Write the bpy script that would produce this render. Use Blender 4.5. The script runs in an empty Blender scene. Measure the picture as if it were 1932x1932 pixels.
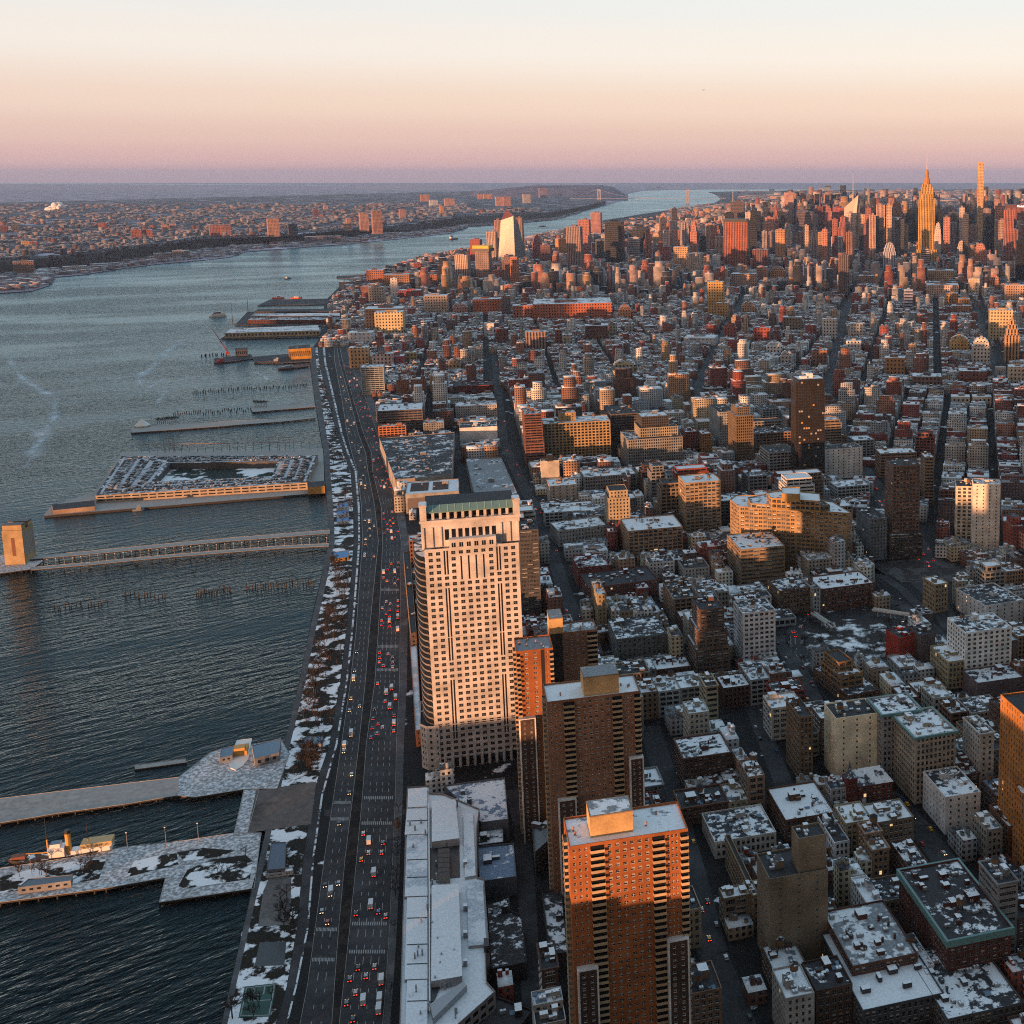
import bpy, math, random
import numpy as np
from mathutils import Vector
from mathutils.geometry import tessellate_polygon
random.seed(7); RNG = np.random.default_rng(11)
SC = bpy.context.scene; COL = SC.collection
# ------------------------------------------------------------------ camera
F, CX, CY, H = 2350., 1550., 735., 386.
PIT = math.atan(410/2350.); CP, SP = math.cos(PIT), math.sin(PIT)
cam = bpy.data.cameras.new('camera'); co = bpy.data.objects.new('camera', cam); COL.objects.link(co)
co.location = (0, 0, H); co.rotation_euler = (math.pi/2-PIT, 0, 0)
cam.sensor_width = 36; cam.lens = F/1932*36; cam.shift_x = (966-CX)/1932; cam.shift_y = (CY-966)/1932
cam.clip_start = 1; cam.clip_end = 90000
SC.camera = co
# ------------------------------------------------------------------ light
SUN_AZ, SUN_EL = math.radians(146), math.radians(1.6)     # azimuth to the left of the view axis
sx, sy, sz = -math.sin(SUN_AZ)*math.cos(SUN_EL), math.cos(SUN_AZ)*math.cos(SUN_EL), math.sin(SUN_EL)
sl = bpy.data.lights.new('sun', 'SUN'); sl.energy = 5.0; sl.color = (1.0, .47, .22); sl.angle = math.radians(.6)
so = bpy.data.objects.new('sun', sl); COL.objects.link(so); so.location = (0, 0, 2000)
so.rotation_euler = Vector((sx, sy, sz)).to_track_quat('Z', 'Y').to_euler()
W = bpy.data.worlds.new('World'); SC.world = W; W.use_nodes = True
def lin(r, g, b): return tuple(((c/255+.055)/1.055)**2.4 if c > 10 else c/255/12.92 for c in (r, g, b))
def world():
    nt = W.node_tree; N = nt.nodes; L = nt.links; N.clear()
    out = N.new('ShaderNodeOutputWorld'); bg1 = N.new('ShaderNodeBackground'); bg2 = N.new('ShaderNodeBackground'); add = N.new('ShaderNodeAddShader')
    sky = N.new('ShaderNodeTexSky'); sky.sky_type = 'NISHITA'; sky.sun_disc = False; sky.sun_elevation = SUN_EL
    sky.sun_rotation = math.atan2(sx, sy); sky.altitude = 380
    L.new(sky.outputs[0], bg1.inputs[0]); bg1.inputs[1].default_value = .05
    tc = N.new('ShaderNodeTexCoord'); sp = N.new('ShaderNodeSeparateXYZ'); L.new(tc.outputs['Generated'], sp.inputs[0])
    r = N.new('ShaderNodeValToRGB'); cr = r.color_ramp; cr.interpolation = 'EASE'
    mp = N.new('ShaderNodeMapRange'); mp.inputs[1].default_value = -.02; mp.inputs[2].default_value = .98; L.new(sp.outputs[2], mp.inputs[0]); L.new(mp.outputs[0], r.inputs[0])
    pts = [(0, lin(139,118,135)), (.018, lin(152,128,138)), (.030, lin(166,140,143)), (.047, lin(172,150,147)), (.070, lin(181,162,156)), (.111, lin(186,179,177)), (.150, lin(179,179,182)), (.23, lin(108,148,178)), (.50, lin(154,182,204)), (1, lin(164,191,212))]
    while len(cr.elements) < len(pts): cr.elements.new(.5)
    for e, (p, c) in zip(cr.elements, pts): e.position = p; e.color = (*c, 1)
    # warm glow round the setting sun, behind the camera
    dp = N.new('ShaderNodeVectorMath'); dp.operation = 'DOT_PRODUCT'; dp.inputs[1].default_value = (sx, sy, sz); L.new(tc.outputs['Generated'], dp.inputs[0])
    mg = N.new('ShaderNodeMapRange'); mg.inputs[1].default_value = .55; mg.inputs[2].default_value = 1; L.new(dp.outputs['Value'], mg.inputs[0])
    pw = N.new('ShaderNodeMath'); pw.operation = 'POWER'; pw.inputs[1].default_value = 2; L.new(mg.outputs[0], pw.inputs[0])
    mx = N.new('ShaderNodeMix'); mx.data_type = 'RGBA'; mx.blend_type = 'ADD'; L.new(pw.outputs[0], mx.inputs[0]); L.new(r.outputs[0], mx.inputs[6]); mx.inputs[7].default_value = (2.4, 1.3, .6, 1)
    # the sky behind the camera is dimmed to keep shaded walls dark
    my = N.new('ShaderNodeMapRange'); my.interpolation_type = 'SMOOTHSTEP'; my.inputs[1].default_value = -.35; my.inputs[2].default_value = .78; my.inputs[3].default_value = .22; my.inputs[4].default_value = 1.; L.new(sp.outputs[1], my.inputs[0])
    mu = N.new('ShaderNodeMix'); mu.data_type = 'RGBA'; mu.blend_type = 'MULTIPLY'; mu.inputs[0].default_value = 1; L.new(mx.outputs[2], mu.inputs[6]); L.new(my.outputs[0], mu.inputs[7])
    L.new(mu.outputs[2], bg2.inputs[0]); bg2.inputs[1].default_value = .97
    L.new(bg1.outputs[0], add.inputs[0]); L.new(bg2.outputs[0], add.inputs[1]); L.new(add.outputs[0], out.inputs[0])
world()
SC.view_settings.view_transform = 'Standard'; SC.view_settings.look = 'None'; SC.view_settings.exposure = 0.75; SC.view_settings.gamma = 1
SC.render.engine = 'CYCLES'; cy = SC.cycles
cy.use_denoising = False; cy.pixel_filter_type = 'BLACKMAN_HARRIS'; cy.filter_width = 1.1; cy.max_bounces = 5; cy.diffuse_bounces = 2; cy.glossy_bounces = 2; cy.volume_bounces = 0; cy.transparent_max_bounces = 4
cy.caustics_reflective = False; cy.caustics_refractive = False; cy.use_adaptive_sampling = True; cy.adaptive_threshold = .012
try: cy.denoising_prefilter = 'ACCURATE'
except Exception: pass
# ------------------------------------------------------------------ measuring helpers (pixels of the photo at 1932 wide -> points on the ground)
LZ = 2.5
def G(px, py, z=LZ):
    a = (px-CX)/F; b = (CY-py)/F; t = (z-H)/(-SP+b*CP)
    return (a*t, (CP+b*SP)*t)
def PX(x, y, z):
    f = y*CP-(z-H)*SP
    return (CX+F*x/f, CY-F*(y*SP+(z-H)*CP)/f)
OFF = {'1': (0, 251.6), '2': (644, 251.6), '3': (1288, 251.6), '4': (0, 855.3), '5': (644, 855.3), '6': (1288, 855.3), '7': (0, 1288), '8': (644, 1288), '9': (1288, 1288), 'd': (0, 0)}
def zp(z, x, y):
    ox, oy = OFF[z]; k = 1 if z == 'd' else 1/3.
    return (ox+x*k, oy+y*k)
def solve(xt, yt, yb, z0=LZ):
    """ground point and height of a vertical edge whose top shows at (xt, yt) and whose foot shows on row yb"""
    xb = xt
    for _ in range(8):
        x, y = G(xb, yb, z0); lo, hi = 1., 700.
        for _ in range(40):
            m = (lo+hi)/2
            if PX(x, y, z0+m)[1] > yt: lo = m
            else: hi = m
        xb += xt-PX(x, y, z0+lo)[0]
    return x, y, lo
def axes(th):
    t = math.radians(th); return (math.cos(t), -math.sin(t)), (math.sin(t), math.cos(t))
def lerp_tab(tab, y):
    ys = [t[0] for t in tab]
    return float(np.interp(y, ys[::-1], [t[1] for t in tab][::-1])) if ys[0] > ys[-1] else float(np.interp(y, ys, [t[1] for t in tab]))
# ------------------------------------------------------------------ materials
MATS = {}
def nodes(name):
    m = bpy.data.materials.new(name); m.use_nodes = True; nt = m.node_tree
    b = nt.nodes['Principled BSDF']; MATS[name] = m
    return m, nt.nodes, nt.links, b
def plain(name, col, rough=.7, metal=0, emit=0):
    m, N, L, b = nodes(name); b.inputs['Base Color'].default_value = (*col, 1); b.inputs['Roughness'].default_value = rough; b.inputs['Metallic'].default_value = metal
    if emit: b.inputs['Emission Color'].default_value = (*col, 1); b.inputs['Emission Strength'].default_value = emit
    return m
def noise(N, L, scale, detail=3, vec=None, rough=.5):
    n = N.new('ShaderNodeTexNoise'); n.inputs['Scale'].default_value = scale; n.inputs['Detail'].default_value = detail; n.inputs['Roughness'].default_value = rough
    if vec is not None: L.new(vec, n.inputs['Vector'])
    return n
def mixc(N, L, fac, a, b, mode='MIX'):
    m = N.new('ShaderNodeMix'); m.data_type = 'RGBA'; m.blend_type = mode
    for s, v in ((0, fac), (6, a), (7, b)):
        if isinstance(v, (int, float)): m.inputs[s].default_value = v
        elif isinstance(v, tuple): m.inputs[s].default_value = (*v, 1) if len(v) == 3 else v
        else: L.new(v, m.inputs[s])
    return m.outputs[2]
def mth(N, L, op, a, b=None, c=None):
    m = N.new('ShaderNodeMath'); m.operation = op
    for i, v in enumerate((a, b, c)):
        if v is None: continue
        if isinstance(v, (int, float)): m.inputs[i].default_value = v
        else: L.new(v, m.inputs[i])
    return m.outputs[0]
def geo_pos(N): return N.new('ShaderNodeNewGeometry').outputs['Position']
def rng_map(N, L, v, a, b, c=0, d=1):
    m = N.new('ShaderNodeMapRange'); L.new(v, m.inputs[0])
    for i, x in enumerate((a, b, c, d)): m.inputs[1+i].default_value = x
    return m.outputs[0]
def wall_mat():
    """masonry in the object's own colour, weathered"""
    m, N, L, b = nodes('masonry'); oi = N.new('ShaderNodeObjectInfo'); p = geo_pos(N)
    n1 = noise(N, L, .09, 4, p); n2 = noise(N, L, 1.3, 2, p)
    f = mth(N, L, 'ADD', rng_map(N, L, n1.outputs[0], .3, .7, .50, .86), rng_map(N, L, n2.outputs[0], .3, .7, -.08, .08))
    L.new(mixc(N, L, 1., oi.outputs['Color'], f, 'MULTIPLY'), b.inputs['Base Color']); b.inputs['Roughness'].default_value = .85
    b.inputs['Specular IOR Level'].default_value = .25
    return m
def roof_mat(name, snow, dark, th, sc=.19):
    """flat roof under patches of melting snow"""
    m, N, L, b = nodes(name); oi = N.new('ShaderNodeObjectInfo'); p = geo_pos(N)
    n1 = noise(N, L, sc, 6, p, .68); n2 = noise(N, L, .9, 2, p); n0 = noise(N, L, sc*.22, 1, p)
    if 'far' in name:
        at = N.new('ShaderNodeAttribute'); at.attribute_name = 'col'; wn = N.new('ShaderNodeTexWhiteNoise'); L.new(at.outputs['Vector'], wn.inputs['Vector']); rnd_ = wn.outputs['Value']
    else: rnd_ = oi.outputs['Random']
    t = mth(N, L, 'ADD', mth(N, L, 'ADD', mth(N, L, 'MULTIPLY', n1.outputs[0], .72), mth(N, L, 'MULTIPLY', n0.outputs[0], .34)), mth(N, L, 'MULTIPLY', rnd_, .30))
    f = rng_map(N, L, t, th, th+.035)
    s = mixc(N, L, rng_map(N, L, n2.outputs[0], .3, .7), snow, tuple(c*.8 for c in snow))
    d = mixc(N, L, rng_map(N, L, n2.outputs[0], .3, .7), dark, tuple(c*1.9 for c in dark))
    L.new(mixc(N, L, f, d, s), b.inputs['Base Color']); b.inputs['Roughness'].default_value = .8; b.inputs['Specular IOR Level'].default_value = .2
    return m
def facade_mat():
    """distant city: wall colour per building, a field of windows on a metre grid"""
    m, N, L, b = nodes('facade'); at = N.new('ShaderNodeAttribute'); at.attribute_name = 'col'; uv = N.new('ShaderNodeUVMap'); uv.uv_map = 'uv'
    sp = N.new('ShaderNodeSeparateXYZ'); L.new(uv.outputs[0], sp.inputs[0])
    fu = mth(N, L, 'FRACT', mth(N, L, 'MULTIPLY', sp.outputs[0], .30)); fv = mth(N, L, 'FRACT', mth(N, L, 'MULTIPLY', sp.outputs[1], .29))
    w = mth(N, L, 'MULTIPLY', mth(N, L, 'GREATER_THAN', fu, .52), mth(N, L, 'GREATER_THAN', fv, .45))
    w = mth(N, L, 'MULTIPLY', w, at.outputs['Alpha'])
    p = geo_pos(N); n1 = noise(N, L, .06, 3, p)
    c = mixc(N, L, 1., at.outputs['Color'], rng_map(N, L, n1.outputs[0], .3, .7, .62, 1.08), 'MULTIPLY')
    L.new(mixc(N, L, w, c, (.015, .017, .02)), b.inputs['Base Color']); L.new(mth(N, L, 'SUBTRACT', .85, mth(N, L, 'MULTIPLY', w, .65)), b.inputs['Roughness'])
    b.inputs['Specular IOR Level'].default_value = .3
    return m
def tower_mat(name, wall, glass, bay, flo, du, dv, rough=.8):
    """tower skin: windows cut on a metre grid given by the uv map"""
    m, N, L, b = nodes(name); uv = N.new('ShaderNodeUVMap'); uv.uv_map = 'uv'
    sp = N.new('ShaderNodeSeparateXYZ'); L.new(uv.outputs[0], sp.inputs[0])
    fu = mth(N, L, 'FRACT', mth(N, L, 'DIVIDE', sp.outputs[0], bay)); fv = mth(N, L, 'FRACT', mth(N, L, 'DIVIDE', sp.outputs[1], flo))
    w = mth(N, L, 'MULTIPLY', mth(N, L, 'GREATER_THAN', fu, 1-du), mth(N, L, 'GREATER_THAN', fv, 1-dv))
    p = geo_pos(N); n1 = noise(N, L, .05, 3, p)
    c = mixc(N, L, 1., wall, rng_map(N, L, n1.outputs[0], .3, .7, .8, 1.15), 'MULTIPLY')
    L.new(mixc(N, L, w, c, glass), b.inputs['Base Color']); L.new(mth(N, L, 'SUBTRACT', rough, mth(N, L, 'MULTIPLY', w, rough-.15)), b.inputs['Roughness'])
    b.inputs['Specular IOR Level'].default_value = .35
    return m
def patch_mat(name, a, bcol, sc, th, soft=.04, rough=.85, detail=5):
    m, N, L, b = nodes(name); p = geo_pos(N); n1 = noise(N, L, sc, detail, p, .62); n2 = noise(N, L, sc*9, 2, p)
    s = mixc(N, L, rng_map(N, L, n2.outputs[0], .3, .7), a, tuple(c*.65 for c in a))
    L.new(mixc(N, L, rng_map(N, L, n1.outputs[0], th, th+soft), s, bcol), b.inputs['Base Color']); b.inputs['Roughness'].default_value = rough; b.inputs['Specular IOR Level'].default_value = .2
    return m
SNOW = (.86, .88, .90)
M_WALL = wall_mat(); M_ROOF = roof_mat('snowy_roof', SNOW, (.030, .029, .031), .695); M_FAC = facade_mat()
M_ROOFD = roof_mat('dark_roof', SNOW, (.03, .03, .032), .80); M_ROOFW = roof_mat('white_roof', (.84, .86, .88), (.36, .39, .42), .56, .06); M_CAP = roof_mat('snow_cap', SNOW, (.05, .05, .055), .54, .4)
M_ROOFF = roof_mat('far_roof', SNOW, (.026, .025, .028), .65, .11)
M_GLASS = plain('window_glass', (.012, .014, .018), .12); M_BLIND = plain('window_blind', (.35, .33, .30), .6); M_LIT = plain('lit_window', (1., .66, .32), .5, 0, .55)
M_FRAME = plain('window_frame', (.25, .24, .22), .6); M_FRAMEW = plain('pale_frame', (.6, .58, .54), .6)
M_TEAL = plain('copper_patina', (.11, .22, .21), .6); M_DARK = plain('black_steel', (.02, .02, .022), .5); M_WOOD = plain('tank_wood', (.16, .09, .05), .9); M_GREY = plain('grey_metal', (.3, .31, .32), .5, .4)
M_SNOWM = plain('snow', SNOW, .8); M_CONC = patch_mat('pale_concrete', (.42, .40, .37), (.33, .32, .30), .05, .5, .1); M_ASPH = patch_mat('asphalt', (.046, .046, .049), (.085, .085, .088), .03, .5, .25)
M_PAVE = patch_mat('pavement', (.10, .10, .105), (.16, .16, .165), .06, .5, .2); M_LAND = patch_mat('city_ground', (.016, .016, .017), SNOW, .035, .64)
M_PARK = patch_mat('snowy_lawn', (.022, .018, .012), SNOW, .075, .50, .05); M_PAINT = plain('road_paint', (.34, .34, .33), .8)
M_PLAZA = patch_mat('snow_dusted_paving', (.30, .30, .305), (.84, .86, .88), .5, .42, .25); M_TIMBER = plain('wet_timber', (.035, .03, .026), .9); M_BARK = plain('bark', (.055, .04, .03), .9)
M_BLUE = plain('blue_sheet_roof', (.10, .17, .24), .5); M_GREEN = plain('court_green', (.03, .09, .075), .8); M_BRONZE = plain('ochre_paint', (.55, .28, .06), .6); M_RED = plain('red_paint', (.45, .05, .03), .6); M_WHITE = plain('white_paint', (.72, .70, .66), .6)
M_TAIL = plain('tail_light', (1, .03, .01), .4, 0, 2.6); M_HEAD = plain('head_light', (1., .6, .3), .4, 0, 2.2)
# ------------------------------------------------------------------ meshes
class MB:
    def __init__(s): s.v = []; s.f = []; s.m = []; s.uv = []
    def quad(s, a, b, c, d, m=0, uv=None):
        i = len(s.v); s.v += [a, b, c, d]; s.f.append((i, i+1, i+2, i+3)); s.m.append(m)
        s.uv += uv or [(0, 0)]*4
    def poly(s, pts, m=0):
        pts3 = [Vector(p) for p in pts]
        for t in tessellate_polygon([pts3]):
            i = len(s.v); a, b, c = (pts3[k] for k in t)
            if (b-a).cross(c-a).z < 0: b, c = c, b
            s.v += [tuple(a), tuple(b), tuple(c)]; s.f.append((i, i+1, i+2)); s.m.append(m); s.uv += [(0, 0)]*3
    def wallrun(s, p0, p1, z0, z1, m=0):
        l = math.dist(p0, p1)
        s.quad((*p0, z0), (*p1, z0), (*p1, z1), (*p0, z1), m, [(0, z0), (l, z0), (l, z1), (0, z1)])
    def prism(s, pts, z0, z1, m=0, mt=None, cap=True):
        n = len(pts)
        for i in range(n): s.wallrun(pts[i], pts[(i+1) % n], z0, z1, m)
        if cap: s.poly([(*p, z1) for p in pts], m if mt is None else mt)
    def box(s, cx, cy, z0, w, d, h, ang=0, m=0, mt=None):
        c, q = math.cos(ang), math.sin(ang)
        s.prism([(cx+c*x-q*y, cy+q*x+c*y) for x, y in ((-w/2, -d/2), (w/2, -d/2), (w/2, d/2), (-w/2, d/2))], z0, z0+h, m, mt)
    def tube(s, a, b, r0, r1, m=0, n=6, cap=False):
        a, b = Vector(a), Vector(b); d = (b-a); 
        if d.length < 1e-6: return
        d.normalize(); e = d.orthogonal().normalized(); g = d.cross(e)
        A = [a+(e*math.cos(t)+g*math.sin(t))*r0 for t in [2*math.pi*k/n for k in range(n)]]
        B = [b+(e*math.cos(t)+g*math.sin(t))*r1 for t in [2*math.pi*k/n for k in range(n)]]
        for k in range(n): s.quad(tuple(A[k]), tuple(A[(k+1) % n]), tuple(B[(k+1) % n]), tuple(B[k]), m)
        if cap:
            i = len(s.v); s.v += [tuple(p) for p in B]; s.f.append(tuple(range(i, i+n))); s.m.append(m); s.uv += [(0, 0)]*n
    def cone(s, c, z0, r, h, m=0, n=10):
        for k in range(n):
            t, u = 2*math.pi*k/n, 2*math.pi*(k+1)/n
            i = len(s.v); s.v += [(c[0]+r*math.cos(t), c[1]+r*math.sin(t), z0), (c[0]+r*math.cos(u), c[1]+r*math.sin(u), z0), (c[0], c[1], z0+h)]
            s.f.append((i, i+1, i+2)); s.m.append(m); s.uv += [(0, 0)]*3
    def mesh(s, name, mats, uv=False, origin=(0, 0, 0), weld=False):
        me = bpy.data.meshes.new(name)
        v = np.array(s.v, dtype=np.float64).reshape(-1, 3)-np.array(origin)
        me.from_pydata(v.tolist(), [], s.f); 
        for m in mats: me.materials.append(m)
        if len(mats) > 1: me.polygons.foreach_set('material_index', s.m)
        if uv:
            l = me.uv_layers.new(name='uv'); l.data.foreach_set('uv', np.array(s.uv, dtype=np.float32).ravel())
        if weld:
            import bmesh
            bm = bmesh.new(); bm.from_mesh(me); bmesh.ops.remove_doubles(bm, verts=bm.verts, dist=.001); bm.to_mesh(me); bm.free()
        me.update(); return me
    def build(s, name, mats, parent=None, color=None, uv=False, weld=False):
        """in world coordinates; stored relative to the parent's base"""
        org = tuple(parent.location) if parent is not None else (0, 0, 0)
        if parent is None and s.v:
            a = np.array(s.v).reshape(-1, 3); org = tuple(((a.min(0)+a.max(0))/2)[:2])+(float(a[:, 2].min()),)
        o = obj(name, s.mesh(name, mats, uv, org, weld), parent)
        if parent is None: o.location = org
        if color is not None: o.color = (*color, 1)
        return o
def obj(name, me, parent=None, loc=(0, 0, 0), rz=0, sc=None, color=None):
    o = bpy.data.objects.new(name, me); COL.objects.link(o); o.location = loc
    if rz: o.rotation_euler = (0, 0, rz)
    if sc: o.scale = sc
    if parent is not None: o.parent = parent
    if color is not None: o.color = (*color, 1)
    return o
def thing(name, label, cat, loc, group=None):
    o = bpy.data.objects.new(name, None); COL.objects.link(o); o.location = loc; o.empty_display_size = 1
    return tag(o, label, cat, group)
def tag(o, label, cat, group=None):
    if label: o['label'] = label
    o['category'] = cat
    if group: o['group'] = group
    return o
def struct(o): o['kind'] = 'structure'; return o
def stuff(o): o['kind'] = 'stuff'; return o
def inset(pts, d):
    n = len(pts); out = []
    for i in range(n):
        a, b, c = (np.array(pts[(i+k) % n], float) for k in (-1, 0, 1))
        e1 = (b-a)/np.linalg.norm(b-a); e2 = (c-b)/np.linalg.norm(c-b); n1 = np.array((-e1[1], e1[0])); n2 = np.array((-e2[1], e2[0]))
        k = 1+n1@n2; out.append(tuple(b+(n1+n2)*d/max(k, .3)))
    return out
def area(p): return .5*sum(p[i][0]*p[(i+1) % len(p)][1]-p[(i+1) % len(p)][0]*p[i][1] for i in range(len(p)))
# ------------------------------------------------------------------ windows: real openings, each filled by its own sash
_wm = {}
def window_mesh(w, h, kind, blind):
    k = (round(w*5)/5, round(h*5)/5, kind, blind)
    if k not in _wm:
        w, h = k[0], k[1]; b = MB(); fr = .09; y = .22
        hb = h*.45 if blind else 0
        b.quad((-w/2, y, 0), (w/2, y, 0), (w/2, y, h-hb), (-w/2, y, h-hb), 0)
        if hb: b.quad((-w/2, y, h-hb), (w/2, y, h-hb), (w/2, y, h), (-w/2, y, h), 2)
        def bar(x0, x1, z0, z1, t=.07):
            b.quad((x0, y-t, z0), (x1, y-t, z0), (x1, y-t, z1), (x0, y-t, z1), 1)
        bar(-w/2, w/2, 0, fr); bar(-w/2, w/2, h-fr, h); bar(-w/2, -w/2+fr, fr, h-fr); bar(w/2-fr, w/2, fr, h-fr)
        n = max(1, round(w/1.2))
        for i in range(1, n): x = -w/2+w*i/n; bar(x-fr/2, x+fr/2, fr, h-fr)
        if kind != 'tall': bar(-w/2+fr, w/2-fr, h*.5-fr/2, h*.5+fr/2, .06)
        b.quad((-w/2-.1, -.12, -.02), (w/2+.1, -.12, -.02), (w/2+.1, y, .03), (-w/2-.1, y, .03), 1)
        g = M_LIT if kind == 'lit' else M_GLASS
        _wm[k] = b.mesh('window', [g, M_FRAMEW if kind == 'pale' else M_FRAME, M_BLIND])
    return _wm[k]
def facade(mb, p0, p1, z0, z1, nx, ny, fw, fh, m=0, mx=.6, mbot=.8, mtop=.8, rec=.25, skip=None, glass=None):
    """wall p0->p1 (outside on the right hand) with nx x ny openings; returns their places; glass: material index for panes kept in the wall itself"""
    W_ = math.dist(p0, p1); ux, uy = (p1[0]-p0[0])/W_, (p1[1]-p0[1])/W_; nx_, ny_ = uy, -ux
    P = lambda u, z, d=0: (p0[0]+ux*u-nx_*d, p0[1]+uy*u-ny_*d, z)
    Q = lambda a, b, c, d, d0=0: mb.quad(P(a, c), P(b, c), P(b, d), P(a, d), m) if d0 == 0 else None
    if W_ < 2.4 or nx < 1 or ny < 1: Q(0, W_, z0, z1); return []
    mx = min(mx, W_*.15); U0, U1, V0, V1 = mx, W_-mx, z0+mbot, z1-mtop
    Q(0, U0, z0, z1); Q(U1, W_, z0, z1); Q(U0, U1, z0, V0); Q(U0, U1, V1, z1)
    cw, ch = (U1-U0)/nx, (V1-V0)/ny; out = []; ang = math.atan2(uy, ux)
    for j in range(ny):
        for i in range(nx):
            a, b, c, d = U0+i*cw, U0+(i+1)*cw, V0+j*ch, V0+(j+1)*ch
            if skip and skip(i, j): Q(a, b, c, d); continue
            a1, b1 = a+cw*(1-fw)/2, b-cw*(1-fw)/2; c1 = c+ch*(1-fh)*.55; d1 = c1+ch*fh
            if a1 > a+1e-4: Q(a, a1, c, d); Q(b1, b, c, d)
            Q(a1, b1, c, c1); Q(a1, b1, d1, d)
            mb.quad(P(a1, c1), P(b1, c1), P(b1, c1, rec), P(a1, c1, rec), m); mb.quad(P(a1, d1, rec), P(b1, d1, rec), P(b1, d1), P(a1, d1), m)
            mb.quad(P(a1, c1, rec), P(a1, d1, rec), P(a1, d1), P(a1, c1), m); mb.quad(P(b1, c1), P(b1, d1), P(b1, d1, rec), P(b1, c1, rec), m)
            if glass is not None: mb.quad(P(a1, c1, rec), P(b1, c1, rec), P(b1, d1, rec), P(a1, d1, rec), glass)
            else:
                q = P((a1+b1)/2, c1); out.append((q[0], q[1], c1, ang, b1-a1, d1-c1))
    return out
def put_windows(root, wins, kind='sash', cap=100, lit=.006, blind=.3):
    """the sashes nearest the camera as parts, the rest of a very large facade as one part"""
    ox, oy, oz = root.location
    wins = sorted(wins, key=lambda w: w[0]**2+w[1]**2+(w[2]-H)**2)
    rest = MB()
    for n, (x, y, z, a, w, h) in enumerate(wins):
        k = 'lit' if random.random() < lit else kind
        if n < cap: obj('window', window_mesh(w, h, k, random.random() < blind), root, (x-ox, y-oy, z-oz), a)
        else:
            c, s = math.cos(a), math.sin(a); R = lambda u, d: (x+c*u-s*d, y+s*u+c*d)
            hb = h*.45 if random.random() < blind else 0
            rest.quad((*R(-w/2, .22), z), (*R(w/2, .22), z), (*R(w/2, .22), z+h-hb), (*R(-w/2, .22), z+h-hb), 2 if k == 'lit' else 0)
            if hb: rest.quad((*R(-w/2, .22), z+h-hb), (*R(w/2, .22), z+h-hb), (*R(w/2, .22), z+h), (*R(-w/2, .22), z+h), 3)
            for u0, u1, v0, v1 in ((-w/2, w/2, h*.5-.05, h*.5+.05), (-.05, .05, 0, h), (-w/2, w/2, 0, .1)):
                rest.quad((*R(u0, .15), z+v0), (*R(u1, .15), z+v0), (*R(u1, .15), z+v1), (*R(u0, .15), z+v1), 1)
    if rest.f: stuff(rest.build('windows', [M_GLASS, M_FRAMEW if kind == 'pale' else M_FRAME, M_LIT, M_BLIND], root))
# ------------------------------------------------------------------ roof furniture (parts of a building)
def _unit(name, f, mats):
    b = MB(); f(b); return b.mesh(name, mats)
U_BOX = _unit('stair_bulkhead', lambda b: b.box(0, 0, 0, 1, 1, 1, 0, 0, 1), [M_WALL, M_CAP])
U_AC = _unit('air_conditioner', lambda b: (b.box(0, 0, .12, 1, 1, .88, 0, 0, 0), b.box(.28, 0, 1, .3, .6, .08, 0, 1), b.box(-.25, 0, 1, .3, .6, .08, 0, 1)), [M_GREY, M_SNOWM])
U_CHIM = _unit('chimney', lambda b: (b.box(0, 0, 0, 1, 1, 1, 0, 0), b.box(0, 0, 1, 1.2, 1.2, .08, 0, 0)), [M_WALL])
U_SKY = _unit('skylight', lambda b: (b.box(0, 0, 0, 1, 1, .4, 0, 0, 0), b.quad((-.5, -.5, .4), (.5, -.5, .4), (.5, 0, 1), (-.5, 0, 1), 1), b.quad((.5, .5, .4), (-.5, .5, .4), (-.5, 0, 1), (.5, 0, 1), 1)), [M_GREY, M_BLUE])
def _tank(b):
    n = 10; R = .5
    for k in range(n):
        t, u = 2*math.pi*k/n, 2*math.pi*(k+1)/n
        b.quad((R*math.cos(t), R*math.sin(t), .4), (R*math.cos(u), R*math.sin(u), .4), (R*math.cos(u), R*math.sin(u), .85), (R*math.cos(t), R*math.sin(t), .85), 0)
    b.cone((0, 0), .85, .55, .22, 1, n); b.poly([(R*math.cos(2*math.pi*k/n), R*math.sin(2*math.pi*k/n), .4) for k in range(n)], 0)
    for q in range(4): b.box(.33*math.cos(q*1.57+.78), .33*math.sin(q*1.57+.78), 0, .06, .06, .42, 0, 2)
U_TANK = _unit('water_tank', _tank, [M_WOOD, M_ROOFD, M_DARK])
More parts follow.
